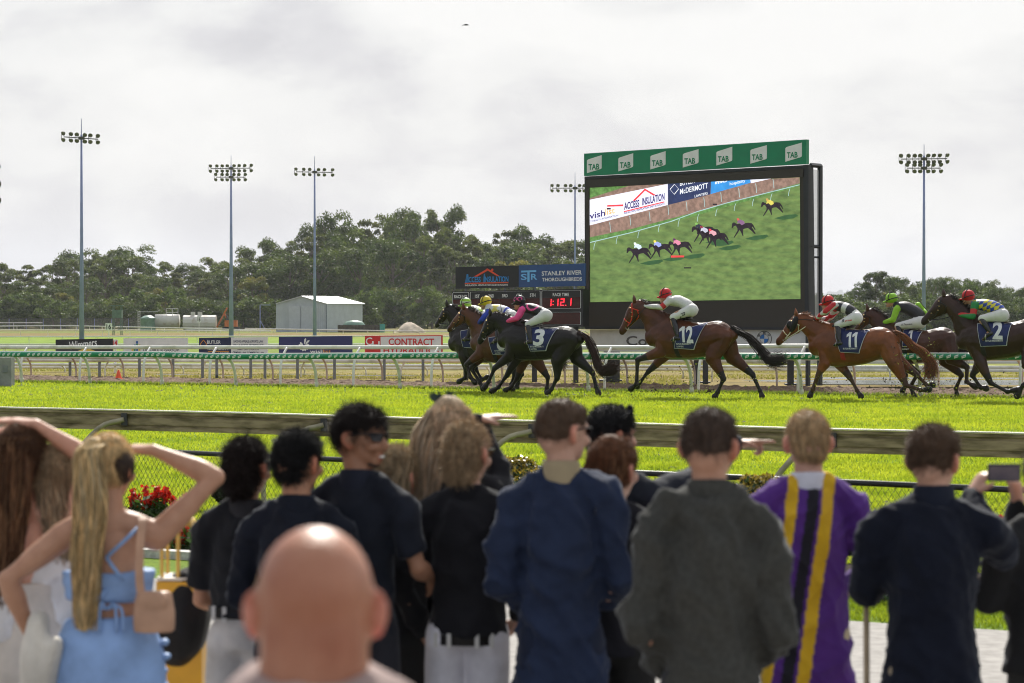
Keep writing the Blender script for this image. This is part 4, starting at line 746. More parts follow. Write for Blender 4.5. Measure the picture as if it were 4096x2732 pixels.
m = MB(); BS.poly(m, [Z8(1168, topv(1168)), Z8(1476, topv(1476)), Z8(1476, 415), Z8(1164, 503)], .022, .003); m.build('picture_blue_board', lit('screen_blue', (.03, .22, .55), 1), img)
whl = lit('screen_pale', (.7, .72, .75), 1, var=.03); dkl = lit('screen_dark', (.02, .012, .02), .8); rdl = lit('screen_red', (.7, .04, .05), 1); orl = lit('screen_orange', (.8, .42, .15), 1); nvl = lit('screen_ink', (.03, .02, .12), 1)
m = MB(); BS.text(m, 'vish', *Z8(217, 700), 25, 62, off=.026, bold=.015, x1y=Z8(0, 672)[1]); BS.text(m, 'T HEALTH FOUNDATION', *Z8(222, 725), 7, 112, off=.026, bold=.01, x1y=Z8(0, 675)[1]); m.build('picture_dark_words', nvl, img)
m = MB(); BS.text(m, 'list', *Z8(340, 668), 25, 38, off=.026, bold=.015, x1y=Z8(0, 652)[1]); m.build('picture_orange_word', orl, img)
m = MB(); BS.text(m, 'ACCESS', *Z8(487, 625), 27, 61, off=.026, bold=.03, x1y=Z8(0, 600)[1]); BS.text(m, 'INSULATION', *Z8(628, 590), 27, 90, off=.026, bold=.03, x1y=Z8(0, 548)[1]); BS.text(m, 'INSULATION, VENTILATION AND SKYLIGHTS', *Z8(487, 660), 7.5, 162, off=.026, bold=.02, x1y=Z8(0, 585)[1]); m.build('picture_navy_words', nvl, img)
m = MB(); BS.poly(m, [Z8(555, 555), Z8(650, 460), Z8(738, 512), Z8(715, 514), Z8(652, 476), Z8(575, 553)], .026, .003); BS.poly(m, [Z8(485, 637), Z8(803, 560), Z8(803, 568), Z8(485, 645)], .026, .003); BS.poly(m, [Z8(355, 590), Z8(480, 584), Z8(480, 598), Z8(355, 602)], .026, .003); BS.poly(m, [Z8(858, 985), Z8(960, 985), Z8(960, 998), Z8(858, 1000)], .04, .003); m.build('picture_red_marks', rdl, img)
m = MB(); BS.text(m, 'BUTLER', *Z8(925, 440), 17, 60, off=.026, bold=.01, x1y=Z8(0, 415)[1]); BS.text(m, 'McDERMOTT', *Z8(925, 505), 21, 112, off=.026, bold=.01, x1y=Z8(0, 455)[1]); BS.text(m, 'LAWYERS', *Z8(1040, 530), 10, 52, off=.026, bold=.01, x1y=Z8(0, 506)[1]); BS.text(m, 'hospitality', *Z8(1315, 435), 12, 62, off=.026, bold=.01, x1y=Z8(0, 408)[1]); BS.text(m, 'mo', *Z8(1200, 425), 13, 50, off=.026, bold=.04, x1y=Z8(0, 405)[1])
for a, c in (((845, 465), (880, 425)), ((880, 425), (912, 462)), ((912, 462), (878, 505)), ((878, 505), (845, 465))): BS.poly(m, [Z8(*a), Z8(a[0] + 4, a[1] + 2), Z8(c[0] + 4, c[1] + 2), Z8(*c)], .026, .003)
m.build('picture_pale_words', whl, img)
m = MB(); R0 = [(220, 882), (560, 800), (860, 715), (1060, 640), (1300, 570), (1500, 520), (1861, 430)]
for a, c in zip(R0[:-1], R0[1:]): BS.poly(m, [Z8(a[0], a[1] - 3), Z8(c[0], c[1] - 3), Z8(c[0], c[1] + 4), Z8(a[0], a[1] + 4)], .026, .003)
for u, v in ((250, 880), (425, 835), (595, 790), (755, 742), (910, 700), (1060, 660), (1205, 618), (1350, 578), (1492, 540), (1635, 498), (1775, 460)):
    for k in range(5): a = k / 5; c = (k + 1) / 5; f2 = lambda t_: (u + 12 * (1 - t_) ** 2 - 2, v + 58 * t_); p1_, p2_ = f2(a), f2(c); BS.poly(m, [Z8(*p1_), Z8(p1_[0] + 4, p1_[1]), Z8(p2_[0] + 4, p2_[1]), Z8(*p2_)], .026, .003)
for u, v in ((370, 725), (528, 675), (680, 640), (826, 592), (970, 560), (1108, 530), (1240, 490), (1380, 455), (1514, 420), (1650, 384)):
    for k in range(5): a = k / 5; c = (k + 1) / 5; f2 = lambda t_: (u + 9 * t_ ** .5, v + 74 * t_); p1_, p2_ = f2(a), f2(c); BS.poly(m, [Z8(*p1_), Z8(p1_[0] + 4, p1_[1]), Z8(p2_[0] + 4, p2_[1]), Z8(*p2_)], .026, .003)
m.build('picture_rails', lit('screen_rail', (.30, .42, .42), 1), img)
HS = [(0, 12), (6, 2), (18, 0), (30, 8), (44, 14), (60, 10), (95, 8), (130, 2), (158, 6), (172, 22), (190, 58), (184, 62), (164, 34), (160, 40), (176, 66), (190, 90), (184, 94), (150, 62), (128, 46), (104, 50), (90, 56), (88, 84), (92, 112), (86, 112), (72, 78), (60, 60), (48, 82), (20, 122), (12, 128), (18, 112), (44, 66), (44, 48), (30, 26), (14, 30), (6, 44), (-4, 46)]
mh = MB(); ms = MB()
caps = MB(); CL = []
for (u, v, k_) in ((512, 920, 1.0), (684, 890, .95), (838, 872, .98), (1022, 755, 1.0), (1064, 772, 1.0), (1120, 805, 1.0), (1335, 725, .97), (1565, 565, .9)):
    BS.poly(mh, [Z8(u + a * k_, v + c * k_) for a, c in HS], .034, .003)
    BS.poly(ms, [Z8(u + a, v + c) for a, c in ((100, 128), (180, 105), (270, 95), (285, 108), (250, 128), (170, 140))], .03, .003)
mh.build('picture_horses', dkl, img); ms.build('picture_shadows', lit('screen_shade', (.03, .08, .03), 1), img)
for (u, v, c1, c2) in ((565, 885, (.7, .8, .75), (.6, .7, .8)), (720, 868, (.8, .65, .1), (.3, .35, .7)), (872, 853, (.1, .02, .1), (.6, .2, .3)), (1045, 730, (.2, .4, .1), (.03, .03, .05)), (1085, 755, (.7, .05, .08), (.5, .5, .6)), (1152, 778, (.7, .05, .08), (.6, .3, .35)), (1372, 695, (.55, .1, .08), (.2, .1, .2)), (1600, 540, (.5, .3, .1), (.6, .5, .1))):
    for pts, c in (([(0, 0), (10, -4), (20, 2), (22, 14), (4, 16)], c1), ([(8, 14), (30, 8), (58, 22), (62, 40), (40, 52), (20, 34), (4, 40)], c2)): BS.poly(caps, [Z8(u + a, v + e2) for a, e2 in pts], .038, .003, col=c)
caps.build('picture_jockeys', VM('screen_colours', emit=1), img, cols=True)
m = MB()
for u, v, w_, h_ in ((355, 612, 30, 12), (1184, 578, 34, 12), (960, 1076, 56, 10)): BS.poly(m, [Z8(u, v), Z8(u + w_, v), Z8(u + w_, v + h_), Z8(u, v + h_)], .04, .003)
m.build('picture_faults', dkl, img)
m = MB(); BS.poly(m, [Z8(192, 392), Z8(1893, 305), Z8(1893, 368.5), Z8(192, 455)], .05, .03); m.build('upper_dark_panel', led_off, r)
m = MB(); BS.poly(m, [Z8(190, 455), Z8(216, 453), Z8(220, 1352), Z8(194, 1352)], .05, .03); m.build('side_dark_panel', led_off, r)
# low sponsor panel below the screen, and the posts
bx_ = BS.hit(2350, 1400, -.1); r = empty('car_dealer_panel', (bx_[0], bx_[1], 0), 'long white panel with grey word and round blue and white badge under the screen', 'advertising sign'); m = MB(); BS.poly(m, [(2350, 1318), (3238, 1319), (3238, 1412), (2350, 1406)], -.1, .05); pn = m.build('panel', M('panel_white', (.62, .64, .66), .5, .05), r)
m = MB(); BS.text(m, 'Coo', *Z4(512, 734), 37, 122, off=-.09, bold=.015); m.build('lettering', M('grey_letters', (.09, .09, .095), .5), pn)
ctr = Z4(1957, 650)
def disc(mb, cx_, cy_, r0_, r1_, a0, a1, off, n=24, asp=.97):
    A = np.linspace(math.radians(a0), math.radians(a1), n); o = [(cx_ + math.cos(a) * r1_ * asp, cy_ + math.sin(a) * r1_) for a in A]
    i = [(cx_ + math.cos(a) * r0_ * asp, cy_ + math.sin(a) * r0_) for a in A[::-1]]
    for k in range(n - 1): BS.poly(mb, [(cx_ + math.cos(A[k]) * r1_ * asp, cy_ + math.sin(A[k]) * r1_), (cx_ + math.cos(A[k + 1]) * r1_ * asp, cy_ + math.sin(A[k + 1]) * r1_), (cx_ + math.cos(A[k + 1]) * r0_ * asp, cy_ + math.sin(A[k + 1]) * r0_), (cx_ + math.cos(A[k]) * r0_ * asp, cy_ + math.sin(A[k]) * r0_)], off, .003)
m = MB(); cx_, cy_ = 3048, 1355; disc(m, cx_, cy_, 29, 31.5, 0, 360, -.09); disc(m, cx_, cy_, 17, 18.5, 0, 360, -.09)
for st, a in (('B', -145), ('M', -90), ('W', -38)): BS.text(m, st, cx_ + 24 * math.cos(math.radians(a)) - 5, cy_ + 24 * math.sin(math.radians(a)) + 5, 9, 10, off=-.088, bold=.03)
m.build('badge_ring', M('grey_letters'), pn); m = MB(); disc(m, cx_, cy_, 1, 17, 180, 270, -.089); disc(m, cx_, cy_, 1, 17, 0, 90, -.089); m.build('badge_quarters', M('badge_blue', (.02, .16, .5), .5), pn)
for px, w_ in ((2437, .28), (2822, .13), (2786, .13), (3162, .15), (2468, .14)):
    a = BS.hit(px, 1400, -.35); m = MB(); m.box((a[0], a[1], .62), (w_, w_, 1.3)); m.box((a[0], a[1], .02), (w_ * 1.8, w_ * 1.8, .04)); m.build('support_post', M('dark_post'), bpy.data.objects['big_screen'])
# ---------------------------------------------------------------- horses and jockeys
class HF:               # side-view frame of one horse: photo pixel + lateral offset -> point in the scene
    def __init__(s, px, Y, phi, Z): s.o = np.array(((px - CX) / F * Y, Y)); s.c, s.s = math.cos(phi), math.sin(phi); s.Z = Z; s.near = np.array((-s.s, -s.c, 0)); s.fwd = np.array((-s.c, s.s, 0)); s.Y = Y; s.px = px
    def p(s, u, v, L=0.0, raw=False):
        X_, Y_ = (u, v) if raw else s.Z(u, v); k = X_ - CX; ox, oy = s.o
        X = (F * (ox - L * s.s) - k * (oy - L * s.c)) / (k * s.s + F * s.c); q = np.array((ox - X * s.c - L * s.s, oy + X * s.s - L * s.c)); return np.array((q[0], q[1], CZ - (Y_ - HZ) / F * q[1]))
coat_mats = {}
hairm = VM('horse_hair', color2=(.6, .6, .6), scale=30, rough=.5, spec=.4)
leather = M('black_leather', (.009, .008, .009), .4, .3, 20, spec=.35); metalm = M('bit_metal', (.6, .58, .5), .25, .1, 5, metal=.8); brass = M('brass', (.6, .42, .15), .3, .1, 5, metal=.8)
clothm = M('saddle_cloth_navy', (.012, .022, .11), .75, .2, 9, .004, 20); clothw = M('cloth_white', (.7, .71, .73), .75, .08, 12, .003, 30)
def horse(name, label, px, Y, phi, Z, A, B, poll, muz, fore, hind, tail, coat, dark, mane, head_col=None, sock=None, groupn='racehorses of the field', tack='black', ear_fwd=0, cloth=None, blinkers=False, girth_col=None):
    h = HF(px, Y, phi, Z); Ax, Ay = Z(*A); Bx, By = Z(*B); s0 = F / Y; T = complex(Bx - Ax, By - Ay) / complex(241.2, 44.0); kk = abs(T); rs = kk * 241.2 / 245 * 245 / 241.2 * 194 / s0 * 1.0 / 1.0
    def tp(u, v): w_ = complex((u - 1010) / 2.612, (v - 430) / 2.612) * T; return Ax + w_.real, Ay + w_.imag
    def tw(u, v, L=0.0): a = tp(u, v); return h.p(a[0], a[1], L, raw=True)
    m_ = 1 / 2.612 / 194 * rs; base = np.array((h.o[0], h.o[1], 0.0)); lat = h.near; B_ = Blob()
    B_.tube([tw(800, 655), tw(860, 640), tw(940, 645), tw(1030, 655), tw(1130, 672), tw(1230, 680), tw(1330, 678), tw(1430, 655), tw(1520, 638), tw(1600, 635), tw(1652, 628)],
            [(95 * m_, .14), (165 * m_, .20), (212 * m_, .25), (222 * m_, .275), (205 * m_, .285), (192 * m_, .295), (180 * m_, .285), (168 * m_, .275), (160 * m_, .275), (118 * m_, .22), (60 * m_, .11)], coat, lat=lat, seg=3, n=18)
    B_.ell(tw(985, 465), (70 * m_, .07, 60 * m_), coat); 
    P0 = np.array(tp(930, 560)); PL = np.array(Z(*poll)); MZ = np.array(Z(*muz)); d = PL - P0; up = np.array((d[1], -d[0])); up = up / np.linalg.norm(up) * (-1 if up[1] > 0 else 1)
    hp = lambda q, L=0.0: h.p(q[0], q[1], L, raw=True)
    n1 = P0 + d * .36 + up * 3; n2 = P0 + d * .70 + up * 5
    B_.tube([hp(P0), hp(n1), hp(n2), hp(PL - (PL - P0) * .03)], [(168 * m_, .18), (132 * m_, .135), (102 * m_, .11), (80 * m_, .095)], coat, lat=lat, seg=4, n=14)
    B_.tube([tw(850, 640), tw(835, 590), hp(n1 - up * 26 * kk)], [(105 * m_, .15), (95 * m_, .14), (80 * m_, .11)], coat, lat=lat, seg=3, n=12)
    hd = MZ - PL; hn = np.array((-hd[1], hd[0])); hn /= np.linalg.norm(hn)
    if hn[0] < 0: hn = -hn              # towards the throat
    hl = np.linalg.norm(hd); hc = head_col or coat; H_ = lambda t_, n_=0, L=0.0: hp(PL + hd * t_ + hn * n_ * hl, L); q_ = hl / 128.0 * 128 / s0
    B_.tube([H_(-.02), H_(.18, .02), H_(.38, .03), H_(.60, .01), H_(.80, 0), H_(.93, 0), H_(1.0, .01)], [(.20 * q_ * 1, .09), (.245 * q_, .10), (.235 * q_, .09), (.175 * q_, .068), (.135 * q_, .057), (.135 * q_, .06), (.10 * q_, .047)], hc, lat=lat, seg=3, n=12)
    B_.tube([H_(.30, .16), H_(.5, .15), H_(.72, .10), H_(.93, .075)], [(.10 * q_, .06), (.07 * q_, .045), (.05 * q_, .035), (.05 * q_, .035)], hc, lat=lat, seg=3, n=10)
    B_.ell(H_(.26, .13, .0), (.19 * q_, .085, .19 * q_), hc)
    for L in (.07, -.07): B_.ell(H_(.30, -.06, L), (.05 * q_, .018, .04 * q_), hc)
    def leg(jt, L, hindleg):
        c0 = coat
        if hindleg:
            hip = tw(1545, 615, L * .55); st, hk, ft, hf = [h.p(*j, L) for j in jt]; 
            B_.tube([hip, hip * .45 + st * .55, st], [(.235 * rs, .155), (.22 * rs, .135), (.165 * rs, .115)], c0, lat=lat, seg=3, n=12)
            B_.tube([st, st * .5 + hk * .5, hk], [(.175 * rs, .105), (.108, .07), (.062, .05)], c0, lat=lat, seg=4, n=10, col2=dark, ct=.72)
            B_.ell(hk, (.062, .05, .068), dark)
        else:
            sh = tw(900, 620, L * .8); el = tw(905, 790, L); kn, ft, hf = [h.p(*j, L) for j in jt[-3:]]
            if len(jt) == 4: el = h.p(*jt[0], L)
            B_.tube([sh, el], [(.17 * rs, .10), (.115 * rs, .085)], c0, lat=lat, seg=3, n=10)
            B_.tube([el, el * .5 + kn * .5, kn], [(.13, .09), (.092, .07), (.058, .052)], c0, lat=lat, seg=4, n=10, col2=dark, ct=.62); hk = kn; B_.ell(kn, (.060, .053, .066), dark)
        B_.tube([hk, hk * .5 + ft * .5, ft], [.052, .040, .044], dark, lat=lat, seg=3, n=8); B_.ell(ft, .054, dark); pd = hf - ft; sc_ = sock or dark
        B_.tube([ft, ft + pd * .45], [.046, .044], sc_, lat=lat, seg=2, n=8); B_.tube([ft + pd * .4, ft + pd * .62, hf], [.046, .058, .070], (.02, .017, .015), lat=lat, seg=2, n=10)
    for jt, L in hind: leg(jt, L, True)
    for jt, L in fore: leg(jt, L, False)
    key = name + str(coat)
    if coat not in coat_mats: coat_mats[coat] = VM('coat_%d' % len(coat_mats), color2=(.62, .6, .6), scale=5, rough=.36, bump=.010, bscale=10, spec=.32, coat=.03)
    Mz = H_(1.0); pl3 = H_(0)
    def cf(co, c):
        dm = np.linalg.norm(co - Mz, axis=1); k = np.clip(1 - dm / .16, 0, 1)[:, None]; c = c * (1 - k * .8) + np.array((.012, .01, .01)) * k * .8
        return c * (1 + .12 * np.sin(co @ np.array((3.1, 2.2, 4.3))))[:, None]
    d1_, d2_ = folds(.008, 9, int(px), (1, 1, 1)), folds(.004, 24, int(px) + 1, (1, 1, 1)); disp = lambda co: d1_(co) + d2_(co)
    body = B_.build(name, coat_mats[coat], None, base=base, voxel=.015, smooth=4, colfn=cf, disp=disp); tag(body, label, 'horse', groupn)
    me = body.data; bvh = BVHTree.FromPolygons([tuple(v.co) for v in me.vertices], [tuple(p.vertices) for p in me.polygons]); nr3 = Vector(h.near)
    def onto(P_, off):      # drop a point sideways on to the near flank
        o = Vector(P_ - base) ; o = o + nr3 * (1.2 - (o - Vector((0, 0, 0))).dot(nr3) * 0); loc, no, i, dd = bvh.ray_cast(o, -nr3, 2.0)
        if loc is None: loc, no, i, dd = bvh.find_nearest(Vector(P_ - base)); 
        return np.array(loc) + base + h.near * off
    # ears, eyes
    m = MB()
    for L in (.055, -.055):
        b0 = H_(-.04, -.10, L); tip = H_(-.04 + ear_fwd, -.10, L * 1.3) + np.array((0, 0, .17)) + h.fwd * .02; m.tube([b0, b0 * .5 + tip * .5, tip], [.036, .040, .005], 7)
    m.build('ears', M('ear_%s' % name, coat, .5, .3, 20), body, smooth=True)
    m = MB()
    for L in (.083, -.083): lathe_c = H_(.30, -.05, L); 
    eb_ = Blob()
    for L in (.082, -.082): eb_.ell(H_(.30, -.045, L), .021)
    eb_.build('eyes', M('horse_eye', (.004, .003, .003), .08, spec=.8), body, voxel=.006, smooth=1, cols=False)
    # mane and tail
    n = 420; t_ = RNG.random(n); crest = np.array([hp(P0 + d * (.12 + .92 * a) + up * (hl * 0 + (152 * (1 - a) ** 1.2 + 62 * a) / 2.612 * kk * (.62 if a < .4 else .93)), 0) for a in t_]); crest += RNG.normal(size=(n, 3)) * .018
    fl = -h.fwd * RNG.uniform(.06, .16, (n, 1)) + np.array((0, 0, 1)) * RNG.uniform(-.02, .10, (n, 1)) + h.near * RNG.uniform(-.03, .09, (n, 1)); gr = np.array((0, 0, -1)) * RNG.uniform(0, .08, (n, 1))
    K = np.linspace(0, 1, 6)[None, :, None]; paths = crest[:, None, :] + fl[:, None, :] * K + gr[:, None, :] * K ** 2 + RNG.normal(size=(n, 6, 3)) * .008 * K
    V, Fc, C = ribbons(None, paths, .0075, cols=np.array(mane) * RNG.uniform(.6, 1.5, (n, 1))); mk('mane', V, Fc, hairm, body, cols=C)
    m = MB()
    for k in range(14):
        a = k / 13; b_0 = hp(P0 + d * (.25 + .78 * a) + up * (152 * (1 - a) ** 1.2 + 62 * a) / 2.612 * kk * (.55 if a < .4 else .8)); 
    tl = catmull([h.p(*q, 0.0) for q in tail], 5); nt_ = len(tl); n = 620; rad = np.interp(np.linspace(0, 1, nt_), [0, .12, .45, .8, 1], [.032, .042, .060, .050, .022]); o = RNG.normal(size=(n, 3)) * .55; o[:, :] *= np.clip(RNG.random((n, 1)) * 1.4, .2, 1)
    paths = tl[None] + o[:, None, :] * rad[None, :, None] + RNG.normal(size=(n, 1, 3)) * np.linspace(0, 1, nt_)[None, :, None] ** 2.5 * .07
    wob = np.cumsum(RNG.normal(size=(n, nt_, 3)) * .0035, axis=1); paths = paths + wob
    V, Fc, C = ribbons(None, paths, .008, taper=.25, cols=np.array(mane) * RNG.uniform(.5, 1.4, (n, 1))); tail_o = mk('tail', V, Fc, hairm, body, cols=C)
    # bridle and reins
    bm = {'black': leather, 'red': M('red_bridle', (.75, .04, .015), .5, .1, 8), 'white': M('white_bridle', (.7, .66, .52), .5, .1, 8)}[tack]; m = MB()
    def strap(pts, r_=.011, L=.0):
        Q = [onto(H_(a, b_, 0), .008) for a, b_ in pts]; m.tube(catmull(Q, 4), r_, 5)
    strap([(.0, -.13), (.12, -.04), (.3, .07), (.5, .12), (.72, .10)]); strap([(.14, -.12), (.13, -.04), (.10, .10), (.08, .2)]); strap([(.56, -.12), (.58, 0), (.60, .13)]); strap([(.10, .16), (.25, .26), (.40, .24)], .009)
    m.build('bridle', bm, body, smooth=True)
    m = MB(); bit = onto(H_(.76, .11), .012); V = [bit + h.fwd * math.cos(a) * .035 + np.array((0, 0, math.sin(a) * .035)) for a in np.linspace(0, 2 * math.pi, 15)]; m.tube(V, .006, 5); m.build('bit_ring', metalm, body); h.bit, h.bo, h.tm = bit, body, (bm if tack == 'white' else leather)
    m = MB()
    for a, b_ in ((.14, -.09), (.24, .03), (.58, 0), (.36, .09)): q = onto(H_(a, b_), .016); lathe(m, q, [(-.012, .002), (-.008, .014), (.008, .014), (.012, .002)], 8)
    m.build('brass_buckles', brass, body)
    if blinkers:
        e_ = Blob(); e_.ell(onto(H_(.27, -.05), .0), (.075, .05, .09)); e_.tube([onto(H_(.0, -.02), 0), onto(H_(.2, .06), 0), onto(H_(.36, .1), 0)], [.06, .07, .05]); e_.build('blinker_hood', leather, body, voxel=.01, smooth=3, cols=False)
    # saddle cloth
    if cloth:
        (TL, TR, BR, BL), dig, dc, dh, lines = cloth
        def grid(e_, off, nu=14, nv=12):
            q = [np.array(Z(*c)) for c in (TL, TR, BR, BL)]; c0 = sum(q) / 4; q = [c + (c - c0) / np.linalg.norm(c - c0) * e_ for c in q]; V = []
            for j in range(nv + 1):
                for i in range(nu + 1):
                    a, b_ = i / nu, j / nv; pt = (q[0] * (1 - a) + q[1] * a) * (1 - b_) + (q[3] * (1 - a) + q[2] * a) * b_; V.append(onto(h.p(pt[0], pt[1], .2, raw=True), off + .006 * math.sin(a * 9 + b_ * 4) * b_))
            I = np.arange((nu + 1) * (nv + 1)).reshape(nv + 1, nu + 1); return np.array(V), np.stack([I[:-1, :-1], I[:-1, 1:], I[1:, 1:], I[1:, :-1]], axis=2).reshape(-1, 4)
        def thick(V, Fc): n_ = len(V); V2 = np.vstack([V, V - h.near * .012]); return V2, np.vstack([Fc, Fc[:, ::-1] + n_])
        V, Fc = grid(2.6, .026); wb_ = mk('saddle_cloth', *thick(V, Fc), clothw, body, smooth=True); V, Fc = grid(0, .036); nv = mk('cloth_field', V, Fc, clothm, wb_, smooth=True)
        def txt(st, u, v, hh, ww, tilt=0.0, bold=.02):
            tv, tf, tw_, tc2 = textmesh(st, bold); mb = bpy.data.meshes.new('t'); mb.from_pydata([(a, b_, 0) for a, b_ in tv], [], tf)
            import bmesh; bm_ = bmesh.new(); bm_.from_mesh(mb); bmesh.ops.triangulate(bm_, faces=bm_.faces[:]); 
            if hh > 60: bmesh.ops.subdivide_edges(bm_, edges=[e for e in bm_.edges if e.calc_length() > .12], cuts=2, use_grid_fill=False); bmesh.ops.triangulate(bm_, faces=bm_.faces[:])
            V2 = []
            for v_ in bm_.verts: a = v_.co.x / tw_ * ww; b_ = v_.co.y / tc2 * hh; V2.append(onto(h.p(*Z(u + a - b_ * tilt, v - b_ + a * tilt * .3), .2, raw=True), .047))
            F2 = [tuple(x.index for x in f.verts) for f in bm_.faces]; bm_.free(); bpy.data.meshes.remove(mb); return V2, F2
        m = MB(); nd = len(dig); cw = dc[2] / nd; tl_ = dc[3] if len(dc) > 3 else 0
        for i_, ch in enumerate(dig):
            u0, v0 = dc[0] - dc[2] / 2 + i_ * cw, dc[1] + dh / 2
            if ch == '1':
                w_ = min(cw, dh * .42); u0 += (cw - w_) / 2
                for poly in (((.42, 0), (.80, 0), (.80, 1), (.42, 1)), ((.02, .66), (.42, .76), (.42, 1), (.02, .84))):
                    for s_ in range(6):
                        a, b2 = s_ / 6, (s_ + 1) / 6; L2 = lambda p_, q_, t_: (p_[0] + (q_[0] - p_[0]) * t_, p_[1] + (q_[1] - p_[1]) * t_); P0_, P1_, P2_, P3_ = poly; qd = [L2(P0_, P3_, a), L2(P1_, P2_, a), L2(P1_, P2_, b2), L2(P0_, P3_, b2)]
                        m.add([onto(h.p(*Z(u0 + x_ * w_ - y_ * dh * tl_, v0 - y_ * dh), .2, raw=True), .047) for x_, y_ in qd], [(0, 1, 2, 3)])
            else: V2, F2 = txt(ch, u0, v0, dh, cw * .92, tl_, .035); m.add(V2, F2)
        m.build('number', clothw, nv)
        m = MB()
        for st, u, v, hh, ww in lines: V2, F2 = txt(st, u, v, hh, ww, 0, .015); m.add(V2, F2)
        m.build('lettering', clothw, nv)
        gx = (BL[0] * .75 + TL[0] * .25) + 8; m = MB(); c_up = np.array(Z(TL[0] + 20, TL[1])); gq = []
        x_m, y_b = Z(BL[0] + (0 if BL[0] > TL[0] else 10), BL[1])
        for k in range(9): pt = np.array((Z(BL[0] - 2, 0)[0] + 1.2 * k, Z(0, (TL[1] * .5 + BL[1] * .5))[1] + k / 8 * (tw(1030, 872)[2] * 0 + 1) * (kk * 82))); gq.append(onto(h.p(pt[0], pt[1], .2, raw=True), .02 if k < 8 else .01))
        V = []; 
        for q in gq: V += [q + h.fwd * .045, q - h.fwd * .045, q - h.fwd * .045 - h.near * .02, q + h.fwd * .045 - h.near * .02]
        for k in range(8): m.hexa([V[4 * k], V[4 * k + 1], V[4 * k + 2], V[4 * k + 3], V[4 * k + 4], V[4 * k + 5], V[4 * k + 6], V[4 * k + 7]])
        m.build('girth', M('girth_%s' % (girth_col and 'red' or 'black'), girth_col or (.01, .01, .012), .7, .2, 10), body)
        sd_ = Blob(); t0, t1 = tw(1020, 445), tw(1200, 478); sd_.tube([t0, (t0 + t1) / 2 + np.array((0, 0, .03)), t1 + np.array((0, 0, .05))], [(.05, .12), (.045, .10), (.04, .13)], lat=lat, n=12); sd_.build('saddle', leather, body, voxel=.014, smooth=3, cols=False)
    return h, body, H_, onto, bit
silkm = VM('racing_silk', color2=(.85, .85, .85), scale=12, rough=.55, bump=.008, bscale=11, trans=.12); skinm = VM('skin', color=(1, 1, 1), color2=(.88, .84, .82), scale=25, rough=.5, sss=.12); bootm = M('boot_leather', (.013, .012, .013), .25, .3, 20, spec=.6)
SK = (.50, .27, .18)
